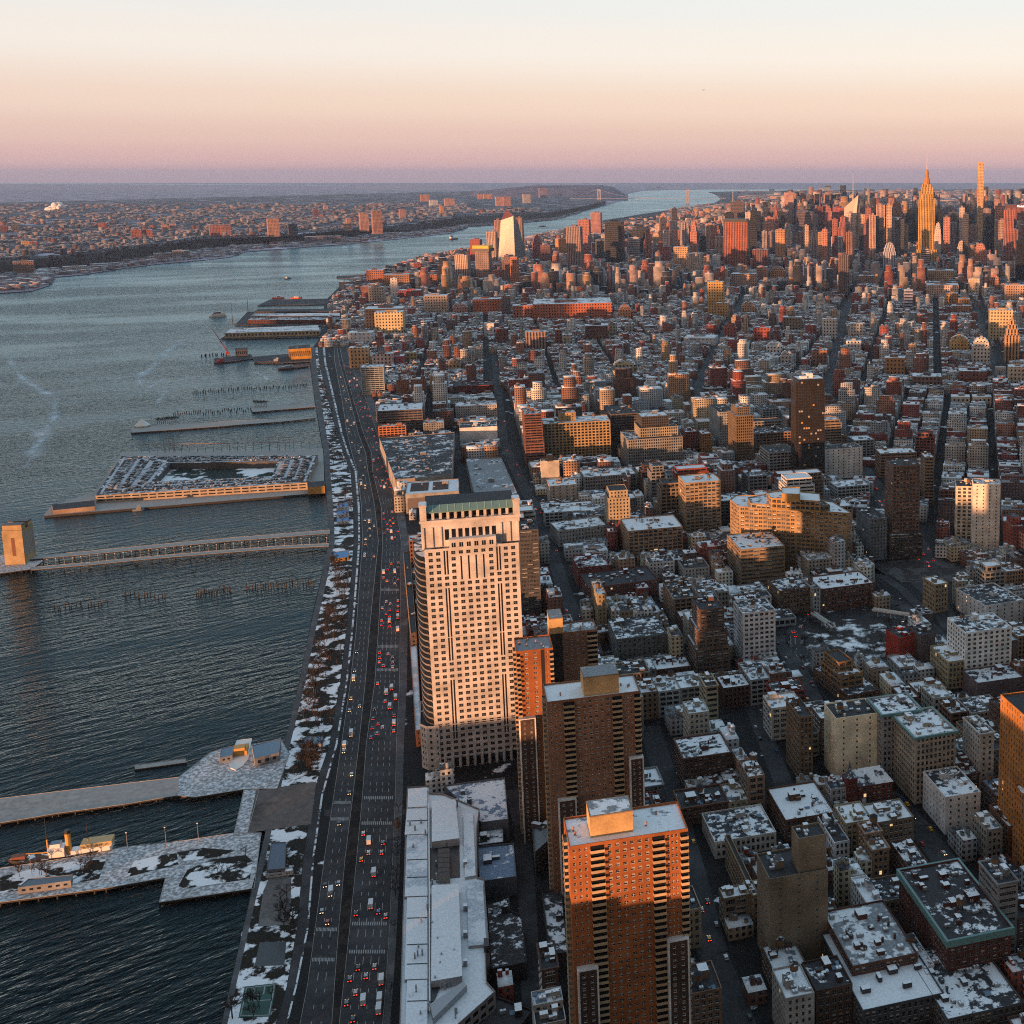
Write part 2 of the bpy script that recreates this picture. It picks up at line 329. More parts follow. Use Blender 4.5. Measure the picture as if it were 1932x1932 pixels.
def clutter(root, rect, z, n, col, rnd, tank=.35):
    """rect: corner p, u, v, w, d of the roof"""
    (px, py), u, v, w, d = rect; ox, oy, oz = root.location; ang = math.atan2(u[1], u[0])
    def at(a, b): return (px+u[0]*a+v[0]*b-ox, py+u[1]*a+v[1]*b-oy, z-oz)
    if w < 5 or d < 5: return
    n = int(n*1.9+2)
    bw, bd = rnd.uniform(.15, .3)*min(w, 24), rnd.uniform(.15, .3)*min(d, 24)
    obj('stair_bulkhead', U_BOX, root, at(rnd.uniform(.2, .8)*w, rnd.uniform(.4, .85)*d), ang, (max(2.5, bw), max(2.5, bd), rnd.uniform(2.4, 4.2)), tuple(c*.8 for c in col))
    if rnd.random() < tank: 
        s = rnd.uniform(3.4, 4.6); obj('water_tank', U_TANK, root, at(rnd.uniform(.2, .8)*w, rnd.uniform(.3, .8)*d), 0, (s, s, s*1.7))
    for _ in range(n):
        t = rnd.random(); p = at(rnd.uniform(.1, .9)*w, rnd.uniform(.12, .9)*d)
        if t < .4: obj('air_conditioner', U_AC, root, p, ang, (rnd.uniform(1.2, 3.5), rnd.uniform(1.2, 3), rnd.uniform(1, 2)))
        elif t < .6: obj('chimney', U_CHIM, root, p, ang, (1, 1, rnd.uniform(1.4, 2.6)), col)
        elif t < .75: obj('skylight', U_SKY, root, p, ang, (rnd.uniform(1.5, 3), rnd.uniform(1.5, 4), 1))
        else: obj('stair_bulkhead', U_BOX, root, p, ang, (rnd.uniform(1.5, 4.5), rnd.uniform(1.5, 4.5), rnd.uniform(1, 2.6)), tuple(c*.9 for c in col))
# ------------------------------------------------------------------ building maker
FOOT = []      # (footprint, y of the lowest row of the photo where its foot shows, x0, x1, distance)
THINGS = []    # for labels: dict(root, desc, px, py, ...)
def tier(root, pts, z0, z1, col, bay=3.6, flo=3.7, fw=.5, fh=.55, wins=True, glass=None, roof=None, par=1.0, mbot=.8, cornice=None, kind='sash', side=None, skip=None, rec=.25, wname='wall', rname='roof', mx=.8, sidecol=None):
    """one storey block: wall with openings, parapet, roof"""
    if area(pts) < 0: pts = pts[::-1]
    mb = MB(); got = []; n = len(pts)
    for i in range(n):
        p, q = pts[i], pts[(i+1) % n]; L = math.dist(p, q)
        ex, ey = (q[0]-p[0])/L, (q[1]-p[1])/L; nrm = (ey, -ex); mid = ((p[0]+q[0])/2, (p[1]+q[1])/2)
        facing = nrm[0]*(-mid[0])+nrm[1]*(-mid[1]) > 0
        on = facing and wins and (side is None or side(i))
        if on: got += facade(mb, p, q, z0, z1, max(1, round((L-1.2)/bay)), max(1, round((z1-z0-mbot-.8)/flo)), fw, fh, 0, mx, mbot, .8, rec, skip(i) if skip else None, glass)
        else: mb.wallrun(p, q, z0, z1, 0)
    ins = inset(pts, .35)
    for i in range(n):
        a, b, c, d = pts[i], pts[(i+1) % n], ins[(i+1) % n], ins[i]
        mb.quad((*a, z1), (*b, z1), (*c, z1), (*d, z1), 0); mb.quad((*d, z1), (*c, z1), (*c, z1-par), (*d, z1-par), 0)
    mb.build(wname, [M_WALL, M_GLASS], root, col)
    r = MB(); r.poly([(*p, z1-par) for p in ins]); r.build(rname, [roof or M_ROOF], root)
    if cornice:
        c = MB(); o = inset(pts, -cornice[1]); zc = z1-cornice[0]
        for i in range(n):
            a, b = o[i], o[(i+1) % n]; a2, b2 = inset(pts, -.003)[i], inset(pts, -.003)[(i+1) % n]
            c.wallrun(a, b, zc, z1+.05, 0); c.quad((*a, z1+.05), (*b, z1+.05), (*b2, z1+.05), (*a2, z1+.05)); c.quad((*a2, zc), (*b2, zc), (*b, zc), (*a, zc))
        c.build('cornice', [cornice[2] if len(cornice) > 2 else M_WALL], root, col)
    return got
def rect(p, u, v, w, d): return [p, (p[0]+u[0]*w, p[1]+u[1]*w), (p[0]+u[0]*w+v[0]*d, p[1]+u[1]*w+v[1]*d), (p[0]+v[0]*d, p[1]+v[1]*d)]
def fit(z, xl, yt, xr, yb, th, z0=LZ):
    """front-left foot, height and width of a block whose front top edge runs from (xl, yt) to column xr and whose left foot is on row yb"""
    a = zp(z, xl, yt); b = zp(z, xr, yb); x, y, h = solve(a[0], a[1], b[1], z0); u, v = axes(th); lo, hi = .5, 400.
    for _ in range(40):
        m = (lo+hi)/2
        if PX(x+u[0]*m, y+u[1]*m, h+z0)[0] < b[0]: lo = m
        else: hi = m
    return (x, y), h, lo, u, v
def note(root, desc, pts, h, yb, short=None, cat='building', name=None):
    c = [PX(p[0], p[1], z) for p in pts for z in (LZ, LZ+h)]; xs = [q[0] for q in c]; ys = [q[1] for q in c]
    THINGS.append(dict(root=root, desc=desc, short=short, px=sum(xs)/len(xs), py=sum(ys)/len(ys), top=min(ys)))
    FOOT.append((pts, yb, min(xs), max(xs), min(math.hypot(*p) for p in pts)))
# ------------------------------------------------------------------ water, land, roads
def water_mat():
    m, N, L, b = nodes('river_water'); p = geo_pos(N)
    def wav(lx, ly, rot, det):
        mp = N.new('ShaderNodeMapping'); mp.vector_type = 'TEXTURE'; mp.inputs['Rotation'].default_value = (0, 0, math.radians(rot)); mp.inputs['Scale'].default_value = (lx, ly, 1); L.new(p, mp.inputs[0])
        return noise(N, L, 1, det, mp.outputs[0], .6).outputs[0]
    a = wav(34, 7, 42, 3); c = wav(7, 3, 60, 2); d = wav(700, 240, 25, 4); e = wav(26, 7, 20, 2)
    h = mth(N, L, 'ADD', mth(N, L, 'MULTIPLY', a, 2.0), mth(N, L, 'ADD', mth(N, L, 'MULTIPLY', c, .6), mth(N, L, 'MULTIPLY', e, 1.1)))
    calm = rng_map(N, L, d, .42, .62, 1.25, .4)
    bp = N.new('ShaderNodeBump'); L.new(calm, bp.inputs['Strength']); bp.inputs['Distance'].default_value = 1.4; L.new(h, bp.inputs['Height']); 
    N.remove(b); df = N.new('ShaderNodeBsdfDiffuse'); df.inputs[0].default_value = (.003, .010, .013, 1); gl = N.new('ShaderNodeBsdfGlossy'); gl.inputs['Color'].default_value = (.80, .98, 1., 1); gl.inputs['Roughness'].default_value = .2
    fr = N.new('ShaderNodeFresnel'); fr.inputs['IOR'].default_value = 1.125
    for n_ in (df, gl, fr): L.new(bp.outputs[0], n_.inputs['Normal'])
    ms = N.new('ShaderNodeMixShader'); L.new(fr.outputs[0], ms.inputs[0]); L.new(df.outputs[0], ms.inputs[1]); L.new(gl.outputs[0], ms.inputs[2]); L.new(ms.outputs[0], N['Material Output'].inputs['Surface'])
    return m
M_WATER = water_mat()
def wake_mat():
    m, N, L, b = nodes('calm_wake'); p = geo_pos(N); n = noise(N, L, .03, 6, p, .7); uv = N.new('ShaderNodeUVMap'); uv.uv_map = 'uv'; sp = N.new('ShaderNodeSeparateXYZ'); L.new(uv.outputs[0], sp.inputs[0])
    e = mth(N, L, 'MULTIPLY', mth(N, L, 'PINGPONG', sp.outputs[0], .5), 2.)
    f = mth(N, L, 'MULTIPLY', rng_map(N, L, n.outputs[0], .36, .60), mth(N, L, 'MULTIPLY', e, sp.outputs[1]))
    b.inputs['Base Color'].default_value = (.62, .70, .74, 1); b.inputs['Roughness'].default_value = .5; L.new(mth(N, L, 'MULTIPLY', f, .85), b.inputs['Alpha'])
    return m
w = MB(); w.quad((-30000, -1500, 0), (30000, -1500, 0), (30000, 46000, 0), (-30000, 46000, 0)); struct(w.build('river', [M_WATER]))
def dpoly(pts, z=LZ): return [G(x, y, z) for x, y in pts]
def sheet(name, pts, z, mat, kind='structure'):
    b = MB(); b.poly([(*p, z) for p in pts]); o = b.build(name, [mat]); o['kind'] = kind; return o
SHORE = [(1932, 417), (1676, 475), (1575, 500), (1475, 520), (1398, 537), (1388, 543), (1272, 567), (1155, 590), (1042, 617), (1002, 622), (912, 612), (855, 610), (752, 593), (672, 583)]
shore_px = [(300, 2600)]+[(x, y) for y, x in SHORE]+[(590, 655), (602, 640), (613, 568), (640, 541), (690, 521), (740, 507), (800, 486), (884, 472), (985, 452), (1054, 436), (1137, 416), (1204, 405), (1290, 392), (1345, 384), (1360, 376), (1352, 368), (1335, 362)]
M_SHORE = dpoly(shore_px, LZ)
LAND = M_SHORE+[G(1560, 358), (6500, 29000), (30000, 30000), (30000, -1500), (-100, -1500)]
def land(name, pts, z, mat, bulk=True):
    b = MB(); b.poly([(*p, z) for p in pts], 0)
    for i in range(len(pts)): 
        if bulk: b.quad((*pts[i], -.5), (*pts[(i+1) % len(pts)], -.5), (*pts[(i+1) % len(pts)], z), (*pts[i], z), 1); 
    return struct(b.build(name, [mat, M_TIMBER]))
land('city_ground', LAND[::-1], LZ, M_LAND)
# the far shore: low riverside strip, wooded slope, plateau, then the plain to the horizon
NJ_SH = [(-250, 600), (0, 553), (60, 549), (93, 538), (70, 531), (90, 524), (157, 518), (233, 506), (300, 498), (380, 491), (433, 485), (463, 475), (540, 469), (644, 461), (720, 454), (777, 448), (850, 440), (868, 434), (880, 428), (977, 421), (1044, 415), (1090, 403), (1100, 397), (1144, 387), (1172, 379), (1184, 374)]
njs = dpoly(NJ_SH)
M_NJ = patch_mat('far_shore_ground', (.30, .25, .30), (.66, .60, .70), .004, .50, .14)  # snowy plain tinted pale mauve; horizon haze put into the colour
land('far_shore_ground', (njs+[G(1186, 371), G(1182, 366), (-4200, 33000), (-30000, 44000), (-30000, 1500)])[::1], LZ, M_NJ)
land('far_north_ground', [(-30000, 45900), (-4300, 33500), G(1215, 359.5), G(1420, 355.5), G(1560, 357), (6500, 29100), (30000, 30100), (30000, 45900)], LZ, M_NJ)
def woods_mat(name, a, c, sc):
    m, N, L, b = nodes(name); p = geo_pos(N); n1 = noise(N, L, sc, 5, p, .7); n2 = noise(N, L, sc*.12, 2, p)
    L.new(mixc(N, L, rng_map(N, L, n1.outputs[0], .35, .65), a, c), b.inputs['Base Color']); b.inputs['Roughness'].default_value = .95; b.inputs['Specular IOR Level'].default_value = .05
    return m
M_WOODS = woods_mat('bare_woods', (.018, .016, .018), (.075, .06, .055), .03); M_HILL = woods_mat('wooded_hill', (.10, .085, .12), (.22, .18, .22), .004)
SL0 = [(-250, 560), (0, 517), (67, 512), (160, 505), (290, 485), (367, 471), (500, 459), (644, 448), (700, 441), (790, 436), (880, 426), (977, 418.5), (1044, 412.5), (1088, 401), (1142, 386)]
SL1 = [(-250, 533), (0, 493), (100, 486), (200, 475), (287, 465), (367, 452), (500, 447), (644, 436), (700, 430), (790, 421), (880, 408), (977, 405), (1044, 401), (1088, 392), (1142, 380)]
PZ = 45.
lo = dpoly(SL0); hi = []
for (x0, y0), (x1, y1) in zip(SL0, SL1):
    q = G(x1, y1, PZ); hi.append(q)
b = MB()
for i in range(len(lo)-1): b.quad((*lo[i], LZ+.1), (*lo[i+1], LZ+.1), (*hi[i+1], PZ), (*hi[i], PZ))
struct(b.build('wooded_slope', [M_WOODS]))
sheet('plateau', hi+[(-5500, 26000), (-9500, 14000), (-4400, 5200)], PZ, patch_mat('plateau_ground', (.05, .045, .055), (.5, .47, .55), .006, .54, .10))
# bumpy bare-tree canopy over the slope
cv, rr = MB(), random.Random(3)
for i in range(len(lo)-1):
    L_ = math.dist(lo[i], lo[i+1]); n = int(min(160, L_/14))
    for k in range(n*4):
        t, s = rr.random(), rr.random(); ax, ay = lo[i][0]+(lo[i+1][0]-lo[i][0])*t, lo[i][1]+(lo[i+1][1]-lo[i][1])*t; bx, by = hi[i][0]+(hi[i+1][0]-hi[i][0])*t, hi[i][1]+(hi[i+1][1]-hi[i][1])*t
        x, y, z = ax+(bx-ax)*s, ay+(by-ay)*s, LZ+(PZ-LZ)*s; r = rr.uniform(5, 11)
        cv.cone((x, y), z-2, r, rr.uniform(9, 16), 0, 5)
stuff(cv.build('woods', [M_WOODS]))
def ridge(name, px, base_d, back, mat, zmin=0):
    """a hill whose skyline follows px, seen base_d metres away"""
    b = MB(); top = []; rr = random.Random(5); P = []
    for (xa, ya), (xb, yb) in zip(px, px[1:]):
        for k in range(6): P.append((xa+(xb-xa)*k/6, ya+(yb-ya)*k/6+rr.uniform(-.35, .35)))
    P.append(px[-1])
    rows = []
    for x, y in P:
        a = (x-CX)/F; bb = (CY-y)/F; dy = CP+bb*SP; t = base_d/dy; X, Y, Z = a*t, base_d, H+(-SP+bb*CP)*t
        rows.append([(X*.93, Y*.93, LZ), (X*.965, Y*.965, LZ+(Z-LZ)*.62), (X, Y, Z), (X*(1+back*.5), Y*(1+back*.5), LZ+(Z-LZ)*.8), (X*(1+back), Y*(1+back), LZ)])
    for r0, r1 in zip(rows, rows[1:]):
        for k in range(4): b.quad(r0[k], r1[k], r1[k+1], r0[k+1])
    o = b.build(name, [mat], weld=True); struct(o)
    for p in o.data.polygons: p.use_smooth = True
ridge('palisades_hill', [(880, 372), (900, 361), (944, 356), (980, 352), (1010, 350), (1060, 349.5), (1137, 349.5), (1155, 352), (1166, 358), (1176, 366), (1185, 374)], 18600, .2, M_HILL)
M_FARHILL = woods_mat('far_hill', (.34, .29, .34), (.46, .39, .45), .002)  # hill colour paled to mauve in place of distance haze
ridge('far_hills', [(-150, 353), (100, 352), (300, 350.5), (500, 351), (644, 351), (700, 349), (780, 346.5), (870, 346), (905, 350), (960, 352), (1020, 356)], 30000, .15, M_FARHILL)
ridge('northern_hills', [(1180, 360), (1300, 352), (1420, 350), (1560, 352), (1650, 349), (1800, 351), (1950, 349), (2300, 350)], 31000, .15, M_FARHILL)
# ---- West Street: two carriageways, bike path, esplanade, park strip
YS = [2100, 1932, 1860, 1750, 1620, 1500, 1405, 1289, 1189, 1089, 1022, 955, 889, 855, 818, 752, 685, 655]
SBL = [538, 566, 580, 595, 612, 630, 644, 661, 672, 679, 684, 682, 674, 664, 655, 645, 632, 630]
SBR = [600, 626, 631, 639, 651, 666, 677, 689, 697, 707, 714, 707, 694, 690, 676, 660, 641, 636]
NBL = [614, 640, 648, 660, 673, 684, 691, 707, 714, 719, 722, 719, 703, 701, 686, 666, 647, 641]
NBR = [708, 722, 728, 735, 741, 746, 748, 754, 755, 756, 757, 747, 731, 724, 712, 690, 661, 654]
BKL = [488, 521, 542, 561, 573, 590, 622, 642, 654, 663, 668, 667, 662, 648, 636, 619, 603, 600]
BKR = [508, 539, 557, 579, 589, 606, 633, 652, 663, 671, 676, 675, 669, 655, 643, 628, 612, 609]
def strip(name, L_, R_, z, mat, ys=None, k=4):
    b = MB(); P = []
    for i in range(len(YS)-1):
        for j in range(k):
            t = j/k; y = YS[i]+(YS[i+1]-YS[i])*t; P.append((G(L_[i]+(L_[i+1]-L_[i])*t, y), G(R_[i]+(R_[i+1]-R_[i])*t, y)))
    P.append((G(L_[-1], YS[-1]), G(R_[-1], YS[-1])))
    for (a, c), (a2, c2) in zip(P, P[1:]): b.quad((*a, z), (*c, z), (*c2, z), (*a2, z))
    return struct(b.build(name, [mat]))
shx = [lerp_tab(SHORE, y) for y in YS]
strip('pavement', [x+1 for x in shx], [x+12 for x in shx], LZ+.02, M_PAVE)
strip('park_ground', [x+12 for x in shx], [x-1 for x in BKL], LZ+.016, M_PARK)
strip('road', SBL, SBR, LZ+.03, M_ASPH); r2 = strip('road', NBL, NBR, LZ+.03, M_ASPH)
strip('median_ground', SBR, NBL, LZ+.15, patch_mat('median_soil', (.011, .008, .007), (.026, .019, .015), .1, .5))
for A_ in (SBL, SBR, NBL, NBR): strip('kerb', [x-.35 for x in A_], [x+.35 for x in A_], LZ+.16, M_CONC)
strip('path', BKL, BKR, LZ+.024, M_ASPH)
strip('snow_bank', BKR, [x+3.6 for x in BKR], LZ+.10, patch_mat('ploughed_snow', SNOW, (.05, .05, .05), .12, .50))
strip('pavement', [x+1 for x in NBR], [x+14 for x in NBR], LZ+.12, M_PAVE)
def at_road(L_, R_, y, f): 
    ys = YS[::-1]; a = float(np.interp(y, ys, L_[::-1])); c = float(np.interp(y, ys, R_[::-1])); return G(a+(c-a)*f, y)
mk = MB()
for (L_, R_, fr) in ((SBL, SBR, (.35, .66)), (NBL, NBR, (.22, .41, .6, .79))):
    for f in fr:
        pts = [at_road(L_, R_, y, f) for y in np.geomspace(2000, 690, 260)]; s = 0
        for a, c in zip(pts, pts[1:]):
            l = math.dist(a, c); s += l; edge = False
            if (s % 12 < 4.6 or edge) and l > .1:
                dx, dy = (c[0]-a[0])/l, (c[1]-a[1])/l; q = .13
                mk.quad((a[0]-dy*q, a[1]+dx*q, LZ+.034), (a[0]+dy*q, a[1]-dx*q, LZ+.034), (c[0]+dy*q, c[1]-dx*q, LZ+.034), (c[0]-dy*q, c[1]+dx*q, LZ+.034))
for (L_, R_, y, rows) in ((NBL, NBR, 1746, 1), (NBL, NBR, 1799, 1), (SBL, SBR, 1757, 1), (SBL, SBR, 1814, 1), (NBL, NBR, 1508, 1), (SBL, SBR, 1517, 1), (NBL, NBR, 1556, 1), (SBL, SBR, 1548, 1), (NBL, NBR, 1266, 1), (NBL, NBR, 1222, 1), (NBL, NBR, 1115, 1)):
    n = 16
    for k in range(n):
        a = at_road(L_, R_, y, .05+.9*k/n); c = at_road(L_, R_, y, .05+.9*(k+.5)/n); d = at_road(L_, R_, y-7*y/1800, .05+.9*(k+.5)/n); e = at_road(L_, R_, y-7*y/1800, .05+.9*k/n)
        mk.quad((*a, LZ+.037), (*c, LZ+.037), (*d, LZ+.037), (*e, LZ+.037))
struct(mk.build('road_markings', [M_PAINT]))
for yy, xa, xb in ((1532, 612, 765), (1780, 575, 745), (1240, 655, 765), (1130, 660, 765), (1025, 680, 765)):      # crossing side streets
    sheet('road', [G(xa, yy+8), G(xb, yy+5), G(xb, yy-6), G(xa, yy-4)], LZ+.026, M_ASPH)
def street(px, w, name='street'):
    b = MB(); P = [G(*p) for p in px]
    for a, c in zip(P, P[1:]):
        l = math.dist(a, c); n = ((c[1]-a[1])/l*w/2, -(c[0]-a[0])/l*w/2)
        b.quad((a[0]-n[0], a[1]-n[1], LZ+.02), (a[0]+n[0], a[1]+n[1], LZ+.02), (c[0]+n[0], c[1]+n[1], LZ+.02), (c[0]-n[0], c[1]-n[1], LZ+.02))
    STREETS.append((P, w)); return struct(b.build(name, [M_ASPH]))
STREETS = []
SIXTH = [(1762, 1090), (1735, 1030), (1690, 975), (1640, 900), (1600, 845), (1575, 785), (1566, 735), (1569, 702), (1581, 645), (1598, 585), (1618, 538), (1640, 470)]
street(SIXTH, 21); street([(1310, 800), (1315, 768), (1321, 718), (1351, 652), (1405, 560)], 20)
HUD = [(1120, 1260), (1090, 1180), (1060, 1100), (1038, 1030), (1010, 960), (972, 885), (950, 835), (942, 760), (934, 668)]
street(HUD, 13); street([(880, 935), (868, 870), (855, 820)], 11)
street([(1880, 720), (1868, 668), (1838, 568)], 15)
street([(1005, 1932), (995, 1700), (985, 1560), (966, 1490)], 9, 'footpath')
street([(1415, 1985), (1345, 1800), (1308, 1655), (1260, 1480), (1225, 1370)], 15)
street([(1671, 1495), (1733, 1560), (1795, 1640), (1850, 1720)], 15); street([(1500, 1530), (1455, 1420), (1420, 1330)], 12)
street([(1545, 1340), (1520, 1290), (1490, 1235), (1470, 1200)], 14)
street([(1640, 1075), (1720, 1085), (1760, 1120), (1800, 1190)], 18)
# tunnel plaza: ring road round a snowy green, dark paved square
sheet('plaza', dpoly([(1650, 1062), (1760, 1050), (1832, 1072), (1820, 1098), (1700, 1098)]), LZ+.024, patch_mat('dark_paving', (.05, .045, .045), (.09, .085, .085), .05, .5))
ring = []
for k in range(40):
    t = 2*math.pi*k/40; ring.append((1602+118*math.cos(t), 1212-62*math.sin(t)-(12 if math.sin(t) > 0 else 0)))
sheet('ring_road', dpoly(ring), LZ+.012, patch_mat('worn_asphalt', (.045, .045, .048), SNOW, .05, .60, .08))
rl = MB()
for f in (.86, .93):
    for k in range(90):
        if k % 3: continue
        t0, t1 = 2*math.pi*k/90, 2*math.pi*(k+1)/90; q = []
        for t, g in ((t0, f), (t1, f), (t1, f+.008), (t0, f+.008)): q.append((*G(1602+118*g*math.cos(t), 1212-62*g*math.sin(t)-(12*g if math.sin(t) > 0 else 0)), LZ+.034))
        rl.quad(*q)
struct(rl.build('road_markings', [M_PAINT]))
sheet('park_ground', dpoly([(1605+95*math.cos(t)*(1+.06*math.sin(3*t)), 1214-46*math.sin(t)) for t in [2*math.pi*k/30 for k in range(30)]]), LZ+.03, patch_mat('muddy_green', (.045, .04, .038), SNOW, .06, .51, .1))
EXCL = [dpoly([(1602+(x-1602)*.86, 1205+(y-1205)*.86) for x, y in ring]), dpoly([(1650, 1060), (1760, 1052), (1830, 1076), (1775, 1165), (1720, 1165), (1655, 1120)])]
EXCL.append(dpoly([(728, 2000), (762, 2000), (790, 1480), (800, 1440), (752, 1440)])); EXCL.append(dpoly([(752, 1450), (800, 1450), (778, 1250), (768, 1010), (750, 1010)])); EXCL.append(dpoly([(735, 1440), (1000, 1430), (1000, 1490), (735, 1500)])); EXCL.append(dpoly([(1490, 1300), (1545, 1240), (1500, 1180), (1470, 1190)]))
# ------------------------------------------------------------------ piers and waterfront
def pier(label, px, z=2.2, deck=None, short=None, pile_step=9, group=None, name='pier'):
    pts = [G(x, y, z) for x, y in px]
    if area(pts) < 0: pts = pts[::-1]
    c = np.mean(pts, 0); r = thing(name, label, 'pier', (c[0], c[1], 0), group)
    b = MB(); b.prism(pts, z-.9, z, 1, 0); b.build('deck', [deck or M_CONC, M_TIMBER], r)
    p = MB(); n = len(pts)
    for i in range(n):
        a, q = pts[i], pts[(i+1) % n]; L_ = math.dist(a, q); ex, ey = (q[0]-a[0])/L_, (q[1]-a[1])/L_
        if (ey)*(-a[0])-ex*(-a[1]) <= 0: continue
        for k in range(int(L_/pile_step)+1): p.box(a[0]+ex*k*pile_step-ey*.7, a[1]+ey*k*pile_step+ex*.7, -.4, .7, .7, z-.5, 0, 0)
    if p.f: q = p.build('piling', [M_TIMBER], r); q['kind'] = 'stuff'
    e = MB(); ins = inset(pts, .3)
    for i in range(n):
        e.quad((*pts[i], z+.25), (*pts[(i+1) % n], z+.25), (*ins[(i+1) % n], z+.25), (*ins[i], z+.25)); e.wallrun(pts[i], pts[(i+1) % n], z, z+.25); e.wallrun(ins[(i+1) % n], ins[i], z, z+.25)
    e.build('edge_beam', [M_CONC], r)
    return r, pts
Z7 = lambda *p: [zp('7', *q) for q in p]
Z4 = lambda *p: [zp('4', *q) for q in p]; Z1 = lambda *p: [zp('1', *q) for q in p]
pier('long pale concrete pier dusted with snow, reaching off the near waterfront', Z7((-600, 690), (0, 655), (500, 595), (1010, 535), (1000, 640), (700, 690), (330, 740), (0, 795), (-600, 890)), 2.4, patch_mat('pale_deck', (.40, .385, .36), (.33, .32, .31), .03, .5, .1))
r_pier25, _ = pier('snow covered park pier with playground beds beside the moored steamship', Z7((-500, 1110), (0, 1050), (400, 990), (700, 930), (1000, 900), (1330, 850), (1480, 850), (1440, 1165), (900, 1245), (935, 1105), (600, 1165), (0, 1245), (-500, 1330)), 2.5, M_PLAZA)
pier('snow dusted quay corner under the blue roofed sheds', Z7((1010, 535), (1190, 395), (1240, 380), (1590, 320), (1640, 400), (1570, 600), (1380, 605), (1100, 650), (1000, 640)), 2.6, M_PLAZA)
pier('narrow paved link pier between the two snowy piers', Z7((1380, 605), (1470, 600), (1400, 860), (1320, 870)), 2.45, M_PLAZA)
flo, _ = pier('slim floating dock anchored off the near quay', Z7((755, 1770-848+570-20), (755, 490), (1058, 455), (1050, 430), (760, 465)), .9, M_CONC) if False else pier('slim floating dock anchored off the near quay', Z7((760, 468), (1050, 430), (1058, 452), (765, 492)), .9, M_CONC, name='floating_dock')
def garden(name, pts, z, mat, kind='structure'): return sheet(name, [G(x, y, z) for x, y in pts], z, mat, kind)
beds = [((720, 1080), (760, 1010), (890, 980), (1000, 965), (1010, 1030), (900, 1055), (740, 1095)), ((1010, 1150), (1060, 1060), (1200, 1000), (1390, 975), (1430, 1010), (1415, 1110), (1050, 1165)), ((0, 1100), (200, 1050), (420, 1010), (600, 1000), (560, 1110), (400, 1140), (0, 1190)), ((1000, 960), (1150, 935), (1330, 950), (1240, 985), (1040, 1010))]
for q in beds: garden('park_ground', Z7(*q), 2.56, M_PARK)
garden('plaza', Z7((1450, 610), (1790, 560), (1760, 800), (1400, 850)), LZ+.05, patch_mat('slushy_gravel', (.17, .14, .125), (.04, .036, .034), .03, .52, .15))
garden('plaza', Z7((1490, 1180), (1530, 1090), (1650, 1100), (1640, 1370), (1460, 1380)), LZ+.05, patch_mat('worn_paving', (.16, .15, .145), (.24, .23, .22), .05, .5, .2))
garden('plaza', Z7((1470, 1470), (1620, 1465), (1610, 1600), (1440, 1605)), LZ+.05, M_DARK)
garden('sport_court', Z7((1385, 1720), (1565, 1700), (1530, 1890), (1350, 1895)), LZ+.06, M_GREEN)
cl = MB()
def ln(a, c, w=.25):
    a, c = G(*zp('7', *a)), G(*zp('7', *c)); l = math.dist(a, c); n = ((c[1]-a[1])/l*w, -(c[0]-a[0])/l*w); z = LZ+.064
    cl.quad((a[0]-n[0], a[1]-n[1], z), (a[0]+n[0], a[1]+n[1], z), (c[0]+n[0], c[1]+n[1], z), (c[0]-n[0], c[1]-n[1], z))
for a, c in (((1395, 1728), (1555, 1710)), ((1555, 1710), (1522, 1882)), ((1522, 1882), (1362, 1886)), ((1362, 1886), (1395, 1728)), ((1379, 1805), (1540, 1795)), ((1440, 1722), (1432, 1770)), ((1500, 1716), (1492, 1762)), ((1432, 1770), (1492, 1762))): ln(a, c)
struct(cl.build('court_markings', [M_PAINT]))
def shed(label, z_, roofpx, h, col, roof, short=None, name='shed', base=LZ, desc=None, pitched=False, cat='shed', bay=4, fw=.5):
    pts = [G(*zp(z_, *p), base+h) for p in roofpx]
    if area(pts) < 0: pts = pts[::-1]
    c = np.mean(pts, 0); r = thing(name, label, cat, (c[0], c[1], base))
    wins = tier(r, pts, base, base+h, col, bay, h*.8, fw, .5, True, 1, roof, .3)
    if short: THINGS.append(dict(root=r, desc=label, short=short, px=PX(*c, base+h)[0], py=PX(*c, base+h)[1], top=0, keep=True))
    FOOT.append((pts, 0, 0, 0, 9e9)); return r, pts
shed('blue grey flat roofed boathouse at the quay edge by the promenade', '7', ((1425, 355), (1590, 312), (1580, 395), (1440, 430)), 6, (.35, .36, .37), M_BLUE, 'quay boathouse', base=2.6)
shed('small blue roofed hut on the quay beside the moored work barge', '7', ((1250, 370), (1325, 355), (1315, 410), (1245, 425)), 4, (.3, .32, .34), M_BLUE, 'blue quay hut', base=2.6)
shed('dark blue park pavilion with a snowy strip across its roof', '7', ((1535, 905), (1620, 900), (1612, 1050), (1508, 1060)), 4.5, (.2, .2, .22), plain('navy_roof', (.05, .075, .12), .5), 'navy park pavilion')
shed('long low grey pavilion at the outer end of the snowy park pier', '7', ((100, 1160), (160, 1110), (410, 1085), (400, 1120), (250, 1140)), 4, (.32, .32, .33), plain('zinc_roof', (.10, .12, .15), .5), 'pier pavilion', base=2.56)
shed('flat grey comfort station among the snowy lawns beside the bike path', '7', ((1700, 345), (1740, 305), (1830, 300), (1820, 345)), 4, (.3, .3, .32), M_BLUE, 'comfort station')
shed('low white topped kiosk next to the navy pavilion', '7', ((1500, 1070), (1655, 1045), (1660, 1062), (1505, 1085)), 2.6, (.6, .6, .6), M_SNOWM, 'white kiosk')
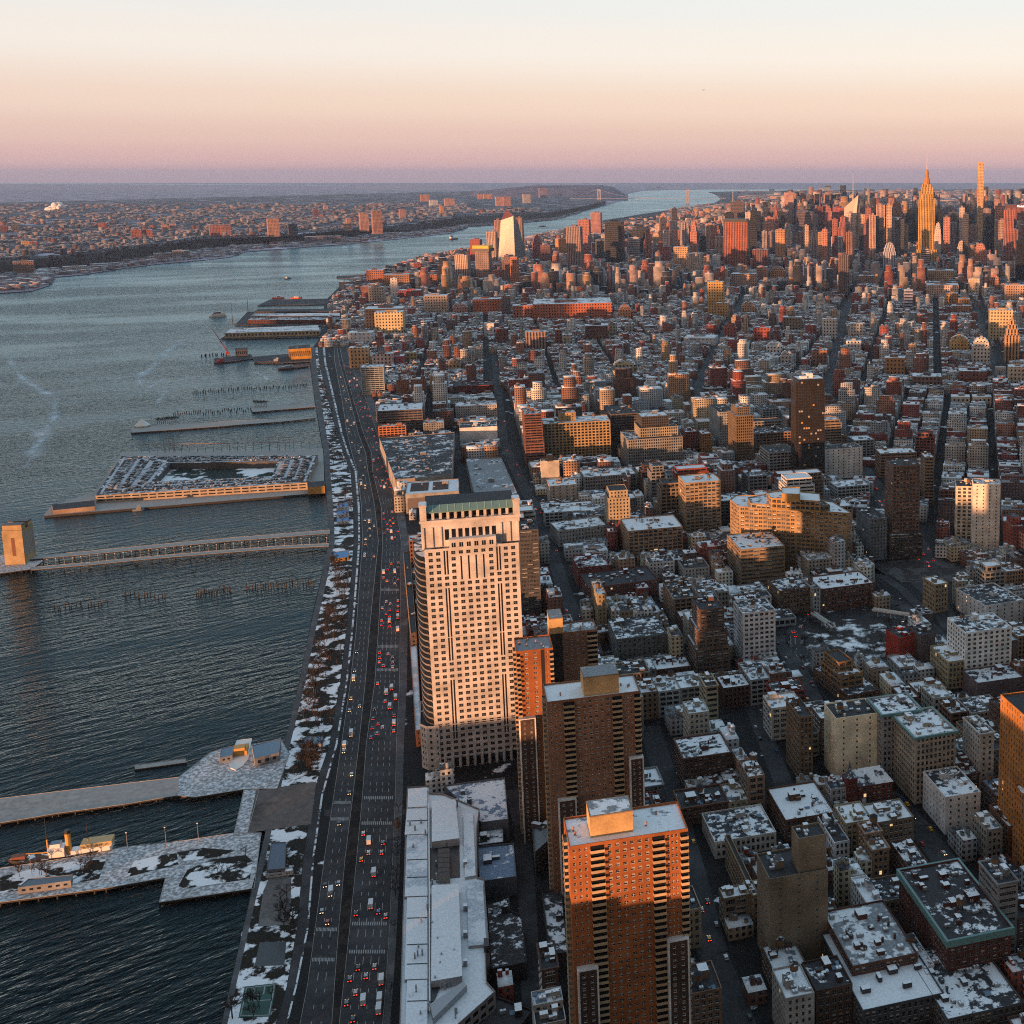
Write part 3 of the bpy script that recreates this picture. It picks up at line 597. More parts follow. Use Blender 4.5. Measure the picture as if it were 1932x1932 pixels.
for i, y in enumerate((283, 322, 362)): 
    lab = ('farthest', 'middle', 'nearest')[i]; lab = f'{lab} of three bright blue canopies in a row beside the bike path'
    o, _ = shed(lab, '4', ((1905, y+5), (1975, y-5), (1975, y+18), (1905, y+25)), 3.5, (.1, .2, .35), plain('bright_blue_canopy', (.03, .18, .42), .5), None, 'canopy', cat='canopy'); o['group'] = 'blue canopies by the bike path'
shed('separate bright blue canopy with an ochre edge near the curved pier', '4', ((1888, 560), (1975, 545), (1975, 585), (1888, 598)), 3.5, (.5, .28, .08), MATS['bright_blue_canopy'], None, 'canopy', cat='canopy')
# tall ventilation tower at the river end of the twin-deck pier
def vent_tower():
    r = None
    p, h, wd, u, v = fit('4', 8, 440, 122, 632, -9); p2 = rect(p, u, v, wd, 24)
    r = thing('ventilation_tower', 'tan stone ventilation tower with black louvred tops standing in the river', 'tower', (p[0]+10, p[1]+10, 0))
    col = (.50, .36, .20)
    mb = MB(); z1 = LZ+h
    for i in range(4): mb.wallrun(p2[i], p2[(i+1) % 4], 0, z1)
    q = inset(p2, 0)
    mb.build('wall', [M_WALL], r, col)
    ro = MB(); ro.poly([(*k, z1) for k in p2]); ro.build('roof', [M_ROOFD], r)
    for (ou, ov) in ((.02, .04), (.02, .60)):
        c = MB(); a = (p[0]+u[0]*wd*ou+v[0]*24*ov, p[1]+u[1]*wd*ou+v[1]*24*ov); rr_ = rect(a, u, v, wd*.96, 24*.34); c.prism(rr_, z1, z1+5, 0, 1); c.prism(inset(rr_, -.5), z1+5, z1+5.8, 1)
        c.build('louvre_house', [M_WALL, M_DARK], r, col)
    def panel(a, bq, z0, z2, off, nm, m):
        x = MB(); L_ = math.dist(p2[0], p2[1]); n = (u[1], -u[0])
        n = (-v[0], -v[1]); f = lambda t: (p2[0][0]+u[0]*L_*t+n[0]*off, p2[0][1]+u[1]*L_*t+n[1]*off)
        x.quad((*f(a), z0), (*f(bq), z0), (*f(bq), z2), (*f(a), z2)); x.build(nm, [m], r)
    panel(.42, .60, z1*.3, z1*.80, .05, 'louvre_panel', plain('rust_louvre', (.16, .06, .03), .8))
    for k in range(7):
        x = MB(); L_ = 24; n = u; f = lambda t, o=.06: (p2[1][0]+v[0]*L_*t+n[0]*o, p2[1][1]+v[1]*L_*t+n[1]*o)
        a = .08+k*.125; x.quad((*f(a), z1*.3), (*f(a+.07), z1*.3), (*f(a+.07), z1*.9), (*f(a), z1*.9)); x.build('louvre_panel', [M_GREY], r)
    THINGS.append(dict(root=r, desc=r['label'], short='river ventilation tower', px=30, py=1020, top=0, keep=True))
pier('broad stone footing pier under the tan ventilation tower', Z4((-300, 700), (-300, 590), (170, 575), (245, 610), (180, 655), (0, 680)), 2.4, M_PLAZA)
vent_tower()
a1 = [(150, 583), (500, 553), (900, 515), (1300, 478), (1600, 455), (1868, 433)]; a2 = [(175, 645), (500, 617), (900, 578), (1300, 545), (1600, 522), (1862, 510)]
def band(t, w): return [(x, y) for x, y in t]+[(x, y+w) for x, y in t[::-1]]
pier('far arm of the twin arched walkway pier from shore to ventilation tower', Z4(*band(a1, 20)), 4, M_CONC, pile_step=14)
rp, _ = pier('near arm of the twin arched walkway pier with white lamp posts', Z4(*band(a2, 16)), 4, M_CONC, pile_step=14)
def lamp_post(x, y, z, h, label, group):
    r = thing('lamp_post', label, 'lamp post', (x, y, z), group)
    b = MB(); b.tube((x, y, z), (x, y, z+h), .16, .1); b.build('pole', [M_GREY], r); b = MB(); b.box(x, y, z+h, .9, .5, .3); b.build('lamp_head', [M_WHITE], r)
for k in range(34):
    x = 270+k*(1850-270)/33; y = float(np.interp(x, [t[0] for t in a2], [t[1] for t in a2]))+3
    p = G(*zp('4', x, y), 4); lamp_post(p[0], p[1], 4, 7, 'slim pale lamp post along the near arm of the walkway pier', 'lamp posts on the walkway pier')
for x, y in ((725, 960), (943, 930), (1126, 905), (180, 1090)):
    p = G(*zp('7', x, y), 2.5); lamp_post(p[0], p[1], 2.5, 12, 'tall pale lamp post standing on the snowy park pier', 'lamp posts on the park pier')
# Pier 40: square shed ring with rooftop parking round a playing field
def big_pier():
    z = 2.5; h = 9.
    o = [G(*zp('4', *q), z+h) for q in ((545, 225), (1840, 165), (1810, -115), (690, -20))]   # roof outline
    o = [G(*zp('4', 540, 240), z+h), G(*zp('4', 1738, 165), z+h), G(*zp('4', 1800, 10), z+h), G(*zp('4', 688, 15), z+h)]
    i_ = [G(*zp('4', 870, 158), z+h), G(*zp('4', 1540, 130), z+h), G(*zp('4', 1570, 45), z+h), G(*zp('4', 965, 55), z+h)]
    if area(o) < 0: o = o[::-1]
    if area(i_) < 0: i_ = i_[::-1]
    k = min(range(4), key=lambda j: math.dist(i_[j], o[0])); i_ = i_[k:]+i_[:k]
    c = np.mean(o, 0); r = thing('pier_shed', 'huge square pier building with rooftop car park round an inner sports field', 'pier building', (c[0], c[1], z))
    b = MB()
    for q in range(4):
        a, d = o[q], o[(q+1) % 4]; 
        if q == 0 or True: facade(b, a, d, z, z+h, int(math.dist(a, d)/9), 2, .8, .4, 0, 1, .8, .8, .4, None, 1)
    b.build('wall', [M_WALL, M_GLASS], r, (.50, .40, .30)); b = MB()
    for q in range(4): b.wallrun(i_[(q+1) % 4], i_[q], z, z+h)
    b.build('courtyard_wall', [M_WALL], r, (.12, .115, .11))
    rf = MB()
    for q in range(4): rf.quad((*o[q], z+h), (*o[(q+1) % 4], z+h), (*i_[(q+1) % 4], z+h), (*i_[q], z+h))
    rf.build('roof', [M_ROOFD], r)
    f = MB(); f.poly([(*q, z+.3) for q in i_]); f.build('sports_field', [patch_mat('field_turf', (.012, .030, .024), SNOW, .016, .50, .03)], r)
    lines = MB()
    lf = inset(o, 14); li = inset(i_, -14)
    for q in range(4):
        for t, wd in ((.08, 3), (.36, 7), (.64, 7), (.9, 4)):
            a = [(1-t)*np.array(o[j])+t*np.array(i_[j]) for j in (q, (q+1) % 4)]; d = a[1]-a[0]; l = np.linalg.norm(d); n = np.array((-d[1], d[0]))/l*wd/2; e = d/l*4
            lines.quad((*(a[0]+e-n), z+h+.05), (*(a[1]-e-n), z+h+.05), (*(a[1]-e+n), z+h+.05), (*(a[0]+e+n), z+h+.05))
    lines.build('parking_aisle', [patch_mat('trodden_snow', (.6, .62, .66), (.2, .2, .21), .06, .55)], r)
    dk = MB(); ob_ = [G(*zp('4', *q), z-.3) for q in ((255, 340), (250, 355), (1845, 222), (1845, 195), (1838, -28), (690, -8), (540, 215), (290, 300))]
    if area(ob_) < 0: ob_ = ob_[::-1]
    dk.prism(ob_, -.2, z, 1, 0); dk.build('deck', [M_CONC, M_TIMBER], r)
    dk = MB(); e = [G(*zp('4', *q), z+5) for q in ((295, 290), (535, 265), (535, 300), (300, 322))]
    dk.prism(e if area(e) > 0 else e[::-1], z, z+5, 0, 1); dk.build('end_shed', [M_WALL, M_ROOFD], r, (.45, .33, .24))
    dk = MB(); e = [G(*zp('4', *q), z+9) for q in ((1738, 163), (1838, 155), (1838, 185), (1742, 192))]
    dk.prism(e if area(e) > 0 else e[::-1], z, z+9, 0, 1); dk.build('gatehouse', [M_WALL, M_ROOFD], r, (.62, .36, .10))
    fr = MB()
    for x0, x1, y0, y1 in ((800, 1800, -6, -22), (930, 990, -11, -12), (1525, 1640, -19, -21)):
        n = 22 if x1-x0 > 500 else 2; p0 = None
        for j in range(n+1):
            t = j/n; p = G(*zp('4', x0+(x1-x0)*t, y0+(y1-y0)*t), z+1); hh = 12 if n > 5 else 19; fr.tube((*p, z), (*p, z+hh), .35, .35, 0, 4)
            if p0: fr.tube((*p0, z+hh), (*p, z+hh), .4, .4, 0, 4)
            p0 = p
    q = fr.build('fence_frame', [plain('rusted_steel', (.20, .14, .11), .8)], r); q['kind'] = 'stuff'
    THINGS.append(dict(root=r, desc=r['label'], short='square pier building', px=380, py=890, top=0, keep=True))
    # rows of cars parked on the roof: too many and too small to tell apart
    pc = MB(); rr = random.Random(4)
    for q in (0, 1, 2, 3):
        for t in (.2, .3, .44, .54, .72, .82):
            A, B = ((1-t)*np.array(o[j])+t*np.array(i_[j]) for j in (q, (q+1) % 4)); L_ = np.linalg.norm(B-A); ang = math.atan2(*(B-A)[::-1])
            for s in np.arange(8, L_-8, 2.9):
                if rr.random() < .6:
                    p = A+(B-A)*s/L_; m = rr.choice((0, 0, 0, 1, 1, 2)); pc.box(p[0], p[1], z+h+.3, 1.8, 4.4, .65, ang, m); pc.box(p[0], p[1], z+h+.95, 1.6, 2.3, .55, ang, m)
    o_ = pc.build('parked_cars', [M_DARK, M_GREY, plain('car_silver', (.35, .36, .38), .3), M_SNOWM]); stuff(o_)
big_pier()
pier('thin pier with a white tent roof and bare trees', Z1((738, 1680), (745, 1660), (1780, 1602), (1788, 1612), (1600, 1632), (745, 1695)), 2.3, M_CONC)
pier('short pier with a row of bare trees nearest the promenade', Z1((1420, 1560), (1425, 1548), (1775, 1530), (1785, 1548), (1430, 1578)), 2.3, M_CONC)
def tent(label, c, r_, h):
    t = thing('tent', label, 'tent', (c[0], c[1], 2.3)); b = MB(); b.box(c[0], c[1], 2.3, r_*1.6, r_*1.6, 2.5, .3); b.cone(c, 4.6, r_*1.25, h, 0, 8); b.build('canopy', [M_WHITE], t)
tent('white peaked tent at the tip of the thin treed pier', G(*zp('1', 805, 1660), 2.3), 9, 10)
pier('industrial pier with orange plant and dark barges', Z1((1440, 1300), (1430, 1265), (1750, 1240), (1760, 1290), (1600, 1300)), 2.4, M_ASPH)
shed('bright orange concrete plant building on the industrial pier', '1', ((1632, 1205), (1755, 1195), (1760, 1215), (1632, 1222)), 22, (.72, .36, .05), M_ROOFD, 'orange pier plant', cat='plant building')
shed('dark corrugated shed on the crane pontoon beside the industrial pier', '1', ((1330, 1215), (1400, 1212), (1400, 1222), (1330, 1225)), 14, (.10, .10, .12), M_ROOFD, 'dark crane shed')
pier('low dark pontoon carrying a red lattice crane', Z1((1210, 1275), (1420, 1250), (1440, 1275), (1215, 1300)), 1.8, M_ASPH)
pier('long storage pier with yellow lit facade', Z1((1245, 1165), (1290, 1135), (1932, 1125), (1932, 1150)), 2.2, M_ASPH)
shed('long cream pier shed with rows of small windows, first beyond the industrial pier', '1', ((1270, 1130), (1310, 1105), (1800, 1085), (1810, 1115)), 12, (.55, .45, .30), M_ROOF, 'cream pier shed', bay=8)
pier('broad dark pier crowded with netted driving range sheds', Z1((1330, 1085), (1400, 1010), (1932, 990), (1932, 1090)), 2.3, M_ASPH)
for k, (y, lab, c) in enumerate(((1055, 'dark red long shed on the netted pier', (.14, .05, .04)), (1032, 'pale roofed middle shed on the netted pier', (.3, .3, .32)), (1008, 'rearmost black roofed shed on the netted pier', (.08, .08, .09)))):
    shed(lab, '1', ((1400+20*k, y), (1420+20*k, y-12), (1925, y-16), (1925, y)), 10, c, (M_ROOFD, M_ROOF, M_ROOFD)[k], None, bay=8)
nt_ = MB()
for x in (1318, 1405):
    p = G(*zp('1', x, 1085 if x < 1350 else 1020), 2.3); nt_.tube((*p, 2.3), (*p, 60 if x < 1350 else 45), .8, .5)
r = thing('net_mast', 'tall dark net masts at the river end of the netted pier', 'mast', (*G(*zp('1', 1318, 1085)), 2.3)); q = nt_.build('pole', [M_DARK], r)
pier('far dark pier with two red boats moored alongside', Z1((1455, 975), (1530, 940), (1860, 935), (1860, 968)), 2.2, M_ASPH)
pier('distant black pier just before the wooded shore bend', Z1((1905, 820), (1905, 808), (2075, 800), (2075, 828)), 2.2, M_ASPH)
# crane
def crane():
    p = G(*zp('1', 1290, 1250), 2); q = G(*zp('1', 1205, 1250), 2); r = thing('crawler_crane', 'red lattice boom crane leaning over the river', 'crane', (*p, 2)); d = math.dist(p, q)
    b = MB(); b.box(p[0], p[1], 2, 8, 6, 5, .4); b.build('cab', [M_RED], r); b = MB(); tip = (q[0], q[1], 62); 
    for o in (-1, 1): b.tube((p[0], p[1]+o, 6), tip, .55, .3, 0, 4); b.tube((p[0]+o, p[1], 7.5), tip, .5, .3, 0, 4)
    b.build('boom', [M_RED], r)
crane()
# old timber piles in the water
def pile_row(z_, pts, n, label, group, jit=.6, hh=(2.5, 5), r_=.45):
    rr = random.Random(hash(label) % 999 if False else len(label)*7+n)
    me = MB(); me.tube((0, 0, -1), (0, 0, 1), 1, .85, 0, 6, True); mesh = me.mesh('timber_pile', [M_TIMBER])
    for k in range(n):
        t = (k+rr.uniform(-.4, .4))/(n-1); i = min(int(max(t, 0)*(len(pts)-1)), len(pts)-2); f = t*(len(pts)-1)-i
        x = pts[i][0]+(pts[i+1][0]-pts[i][0])*f; y = pts[i][1]+(pts[i+1][1]-pts[i][1])*f+rr.uniform(-1, 1)*jit*10
        p = G(*zp(z_, x, y), 0); o = obj('timber_pile', mesh, None, (*p, 0), rr.random(), (r_, r_, rr.uniform(*hh)))
        o.rotation_euler = (rr.uniform(-.08, .08), rr.uniform(-.08, .08), 0); tag(o, label, 'piling', group)
pile_row('4', [(1400, 775), (1775, 745)], 26, 'dark timber pile in the dense row closest to the promenade wall', 'near row of piles', .7, (4, 8), .5)
pile_row('4', [(1110, 800), (1305, 785)], 20, 'dark timber pile in the short broken cluster midway along the pile row', 'middle cluster of piles', 1., (3, 6), .5)
pile_row('4', [(700, 805), (930, 820)], 13, 'dark timber pile in the loose scatter of leaning stumps', 'loose scatter of piles', 1.4, (2, 5), .5)
pile_row('4', [(300, 880), (600, 845)], 15, 'dark timber pile in the outermost ragged group near the ventilation tower', 'outermost piles', 1.4, (2, 4), .5)
pile_row('1', [(1090, 1468), (1740, 1428)], 60, 'dark stub of the long straight pile row before the wide inlet', 'long straight row of stubs', .6, (2, 4), .8)
pile_row('1', [(980, 1590), (1415, 1565)], 40, 'dark stub in the thin pile row beside the short treed pier', 'thin row of stubs', 1.0, (2, 3.5), .8)
pile_row('1', [(1140, 1262), (1280, 1255)], 10, 'thick dark mooring pile before the crane pontoon', 'mooring piles at the pontoon', .2, (4, 6), 1.2)
# boats
def ship():
    a, c = G(*zp('7', 50, 1030), 1), G(*zp('7', 640, 945), 1); L_ = math.dist(a, c); u = ((c[0]-a[0])/L_, (c[1]-a[1])/L_); v = (-u[1], u[0])
    r = thing('steamship', 'old moored steamship with ochre funnel and masts beside the snowy park pier', 'ship', (a[0], a[1], 0)); wd = 9.5
    P = lambda s, t: (a[0]+u[0]*L_*s+v[0]*wd*t, a[1]+u[1]*L_*s+v[1]*wd*t)
    o = [(0, 0), (.05, -.3), (.15, -.46), (.5, -.5), (.85, -.42), (.95, -.25), (1, 0), (.95, .25), (.85, .42), (.5, .5), (.15, .46), (.05, .3)]; sh = lambda s: 2.6+2.2*(s-.5)**2*4
    b = MB(); n = len(o)
    for i in range(n):
        (s0, t0), (s1, t1) = o[i], o[(i+1) % n]; b.quad((*P(s0, t0*.85), -.3), (*P(s1, t1*.85), -.3), (*P(s1, t1), sh(s1)), (*P(s0, t0), sh(s0)))
    b.build('hull', [plain('hull_black', (.03, .028, .028), .5)], r)
    d = MB(); d.poly([(*P(s, t*.97), sh(s)-.5) for s, t in o]); d.build('deck', [patch_mat('snowy_deck', (.12, .08, .06), SNOW, .2, .5)], r)
    def bx(nm, s, t, l, w_, z0, h, mt, m2=None):
        x = MB(); x.box(*P(s, t), z0, l, w_, h, math.atan2(u[1], u[0]), 0, 1 if m2 else 0); x.build(nm, [mt]+([m2] if m2 else []), r)
    bx('wheelhouse', .47, 0, 8, 6.5, 2.5, 5.5, M_WHITE, M_SNOWM); bx('wheelhouse', .46, 0, 5, 5, 8, 2.4, M_WHITE, M_BLUE)
    bx('deckhouse', .86, 0, 15, 7, 2.8, 3, M_WHITE); bx('awning', .86, 0, 16, 8, 6, 2.6, plain('canvas_tan', (.50, .36, .18), .8)); bx('deckhouse', .70, 0, 10, 5.5, 2.5, 2.4, M_WHITE, M_SNOWM)
    x = MB(); q = P(.58, 0); x.tube((*q, 3), (*q, 15), 1.5, 1.5, 0, 10); x.tube((*q, 15), (*q, 17), 1.6, 1.6, 1, 10, True); x.build('funnel', [M_BRONZE, M_DARK], r)
    for s, hh in ((.38, 26), (.77, 20)):
        x = MB(); q = P(s, 0); x.tube((*q, 3), (*q, hh*.5), .45, .4, 0); x.tube((*q, hh*.5), (*q, hh), .3, .12, 1); x.build('mast', [M_BRONZE, M_TIMBER], r)
    x = MB(); x.tube((*P(.38, 0), 5), (*P(.17, 0), 6), .35, .25); x.build('boom', [M_BRONZE], r); bx('winch', .1, 0, 7, 4, 3.5, 2.2, plain('rust', (.2, .07, .04), .8))
    THINGS.append(dict(root=r, desc=r['label'], short='moored steamship', px=110, py=1610, top=0, keep=True))
ship()
def boat(label, z_, a, c, wd, hgt, hullm, topm, name='boat', cat='boat', house=(.3, .7), hh=3):
    a, c = G(*zp(z_, *a), 0), G(*zp(z_, *c), 0); L_ = math.dist(a, c); u = ((c[0]-a[0])/L_, (c[1]-a[1])/L_); v = (-u[1], u[0])
    r = thing(name, label, cat, (*a, 0)); P = lambda s, t: (a[0]+u[0]*L_*s+v[0]*wd*t, a[1]+u[1]*L_*s+v[1]*wd*t)
    o = [(0, -.4), (.7, -.5), (.9, -.3), (1, 0), (.9, .3), (.7, .5), (0, .4)]
    if area([P(*k) for k in o]) < 0: o = o[::-1]
    b = MB()
    for i in range(len(o)):
        p, q = o[i], o[(i+1) % len(o)]; b.quad((*P(p[0], p[1]*.85), -.3), (*P(q[0], q[1]*.85), -.3), (*P(*q), hgt), (*P(*p), hgt))
    b.poly([(*P(*k), hgt-.1) for k in o]); b.build('hull', [hullm], r)
    m = (house[0]+house[1])/2; x = MB(); x.box(*P(m, 0), hgt-.1, L_*(house[1]-house[0]), wd*.75, hh, math.atan2(u[1], u[0]), 0); x.build('cabin', [topm], r)
    x = MB(); x.box(*P(m+.05, 0), hgt-.1+hh, L_*(house[1]-house[0])*.55, wd*.55, hh*.7, math.atan2(u[1], u[0]), 0); x.build('wheelhouse', [M_GLASS if topm is M_WHITE else topm], r)
boat('white ferry with a dark waterline crossing mid river', '1', (1280, 1036), (1183, 1042), 14, 5, M_WHITE, M_WHITE, 'ferry', 'ferry', (.08, .85), 5)
boat('dark barge tug out in the river beyond the faceted white tower', '2', (1120, 530), (1160, 527), 16, 4, M_DARK, M_RED)
boat('red sided freighter on the river before the far shore', '2', (617, 602), (662, 599), 20, 7, plain('hull_rust', (.22, .05, .04), .6), M_WHITE, 'freighter', 'ship', (.0, .25), 10)
boat('small dark boat trailing a long pale wake', '1', (1645, 822), (1610, 826), 12, 3, M_DARK, M_GREY)
boat('rust red work barge with snow lying beside the industrial pier', '1', (1215, 1305), (1370, 1290), 14, 3, plain('barge_rust', (.12, .05, .04), .8), M_RED, 'barge', 'barge', (.1, .3), 4)
boat('second rust brown barge between crane pontoon and orange plant', '1', (1440, 1300), (1600, 1295), 13, 3, MATS['barge_rust'], M_GREY, 'barge', 'barge', (.7, .85), 4)
boat('long dark barge moored closest to the promenade bend', '1', (1575, 1340), (1745, 1325), 13, 3, MATS['barge_rust'], M_GREY, 'barge', 'barge', (.1, .5), 3)
boat('orange red vessel, riverward of the two on the far dark pier', '1', (1540, 940), (1610, 938), 16, 6, plain('hull_orange', (.6, .08, .03), .6), M_WHITE, 'boat', 'boat')
boat('orange red vessel, shoreward of the two on the far dark pier', '1', (1645, 940), (1710, 938), 16, 6, MATS['hull_orange'], M_WHITE, 'boat', 'boat')
boat('white and brown work barge with ochre deck gear moored at the quay corner', '7', (1385, 345), (1335, 520), 12, 3.2, M_WHITE, M_BRONZE, 'work_barge', 'barge', (.3, .55), 3)
boat('tiny grey launch drifting off the square pier building', '4', (750, 327), (820, 320), 6, 1.6, M_GREY, M_GREY, 'launch', 'boat')
# pale streaks left on the water by passing boats
M_WAKE = wake_mat()
for px, wd in (([(1215, 1065), (1100, 1130), (1000, 1190), (920, 1260), (850, 1330), (785, 1380), (800, 1440), (790, 1490)], 14), ([(930, 1385), (860, 1430), (790, 1460)], 9), ([(950, 1450), (900, 1510), (870, 1560)], 8), ([(1600, 830), (1400, 845), (1200, 862), (980, 885), (750, 900)], 7), ([(100, 1240), (60, 1290), (150, 1400), (300, 1490), (380, 1530)], 12), ([(290, 1490), (310, 1590), (240, 1700), (180, 1830), (150, 1900)], 14), ([(1400, 1340), (1510, 1385), (1460, 1440)], 7)):
    P = [np.array(G(*zp('1', *q), 0)) for q in px]; S = []
    for i in range(len(P)-1):
        p0, p1, p2, p3 = P[max(i-1, 0)], P[i], P[i+1], P[min(i+2, len(P)-1)]
        for k in range(8): t = k/8; S.append(.5*(2*p1+(p2-p0)*t+(2*p0-5*p1+4*p2-p3)*t*t+(3*p1-p0-3*p2+p3)*t**3))
    b = MB(); Q = []; n_ = len(S)
    for i, p in enumerate(S):
        a, c = S[max(i-1, 0)], S[min(i+1, n_-1)]; l = np.linalg.norm(c-a)+1e-6; n = np.array((c[1]-a[1], a[0]-c[0]))/l*wd*(.8+.5*math.sin(i*.9)+.4*math.sin(i*.37+1)); Q.append(((*(p-n), .03), (*(p+n), .03), min(1, 4*i/n_, 4*(n_-1-i)/n_)))
    for a, c in zip(Q, Q[1:]): b.quad(a[0], a[1], c[1], c[0], 0, [(0, a[2]), (1, a[2]), (1, c[2]), (0, c[2])])
    struct(b.build('wake_water', [M_WAKE], uv=True))

def footbridge(z_, a, c, label):
    a, c = G(*zp(z_, *a), 8), G(*zp(z_, *c), 8); r = thing('footbridge', label, 'bridge', (*a, LZ)); l = math.dist(a, c); ang = math.atan2(c[1]-a[1], c[0]-a[0]); m = ((a[0]+c[0])/2, (a[1]+c[1])/2); n = (-math.sin(ang), math.cos(ang))
    b = MB(); b.box(*m, 7.4, l, 4, .6, ang); b.build('deck', [M_CONC], r)
    for o in (-1.9, 1.9): b = MB(); b.box(m[0]+n[0]*o, m[1]+n[1]*o, 8, l, .2, 1.6, ang); b.build('railing', [M_WHITE], r)
    for t in (.15, .5, .85): b = MB(); b.box(a[0]+(c[0]-a[0])*t, a[1]+(c[1]-a[1])*t, LZ, 1, 3, 7.4-LZ, ang); b.build('pier', [M_CONC], r)
footbridge('6', (1075, 885), (1290, 918), 'long pale railed footbridge over the tunnel ramps'); footbridge('6', (735, 905), (855, 985), 'short footbridge from the brick plaza lofts towards the green')
street([(1530, 1140), (1620, 1120), (1700, 1140), (1760, 1185), (1800, 1230)], 12, 'road'); street([(1640, 1070), (1700, 1110), (1740, 1150)], 9, 'road')
b_ = thing('bird', 'small dark bird alone in the open sky', 'bird', (-37, 390, H+25)); m_ = MB(); q_ = [(-.9, .1, .25), (-.4, .1, .1), (0, .25, 0), (.4, .1, .1), (.9, .1, .25), (.4, -.15, .12), (0, -.45, 0), (-.4, -.15, .12)]
for i_ in range(8): m_.f.append((len(m_.v), len(m_.v)+1, len(m_.v)+2)); m_.v += [q_[i_], q_[(i_+1) % 8], (0, 0, -.12)]; m_.m.append(0); m_.uv += [(0, 0)]*3; m_.f.append((len(m_.v), len(m_.v)+1, len(m_.v)+2)); m_.v += [q_[(i_+1) % 8], q_[i_], (0, 0, .1)]; m_.m.append(0); m_.uv += [(0, 0)]*3
obj('body', m_.mesh('bird', [M_DARK]), b_)
qb = G(1327, 170) if False else None
a_ = (1327-CX)/F; bb_ = (CY-170)/F; t_ = 330/(CP+bb_*SP); b_.scale = (.6, .6, .6); b_.location = (a_*t_, 330, H+(-SP+bb_*CP)*t_)
# ------------------------------------------------------------------ the near buildings
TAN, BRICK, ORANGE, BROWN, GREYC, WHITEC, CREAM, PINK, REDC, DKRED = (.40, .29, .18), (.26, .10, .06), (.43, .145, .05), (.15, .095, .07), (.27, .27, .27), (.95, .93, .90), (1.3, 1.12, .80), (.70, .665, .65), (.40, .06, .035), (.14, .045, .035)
ST = dict(punch=dict(bay=3.4, flo=3.6, fw=.42, fh=.52), loft=dict(bay=3.0, flo=3.9, fw=.58, fh=.6), band=dict(bay=7, flo=3.7, fw=.93, fh=.48), grid=dict(bay=5.0, flo=3.9, fw=.78, fh=.62), sparse=dict(bay=7, flo=3.7, fw=.22, fh=.42), blank=dict(wins=False))
def hero(z, xl, yt, xr, yb, th, depth, col, style, desc, short=None, name='loft_building', cat='building', roof=None, cl=4, tank=.3, cap=100, kind='sash', extra=None, sidestyle=None, **kw):
    p, h, w, u, v = fit(z, xl, yt, xr, yb, th); pts = rect(p, u, v, w, depth)
    r = thing(name, desc, cat, (p[0]+u[0]*w/2+v[0]*depth/2, p[1]+u[1]*w/2+v[1]*depth/2, LZ)); rnd = random.Random(len(desc)*31+int(w*7))
    k = dict(ST[style]); k.update(kw); far = math.hypot(*p) > 1350
    wn = tier(r, pts, LZ, LZ+h, col, roof=roof, glass=1 if far else None, **k)
    put_windows(r, wn, kind, cap)
    if cl >= 0: clutter(r, (p, u, v, w, depth), LZ+h-1, cl, col, rnd, tank)
    note(r, desc, pts, h, zp(z, xl, yb)[1], short)
    R = dict(root=r, p=p, u=u, v=v, w=w, d=depth, h=h, pts=pts, col=col)
    if extra: extra(R)
    return R
def upper(R, a0, a1, b0, b1, z0, z1, col=None, style='punch', roof=None, cl=1, **kw):
    """a set-back storey block on a hero: fractions of its width and depth, heights above ground"""
    p, u, v, w, d = R['p'], R['u'], R['v'], R['w'], R['d']; q = (p[0]+u[0]*w*a0+v[0]*d*b0, p[1]+u[1]*w*a0+v[1]*d*b0)
    pts = rect(q, u, v, w*(a1-a0), d*(b1-b0)); k = dict(ST[style]); k.update(kw)
    wn = tier(R['root'], pts, LZ+z0, LZ+z1, col or R['col'], roof=roof, glass=1 if math.hypot(*p) > 1350 else None, wname='upper_wall', rname='upper_roof', mbot=.4, **k)
    put_windows(R['root'], wn, 'sash', 60)
    if cl: clutter(R['root'], (q, u, v, w*(a1-a0), d*(b1-b0)), LZ+z1-1, cl, R['col'], random.Random(int(w*13+z1)), .2)
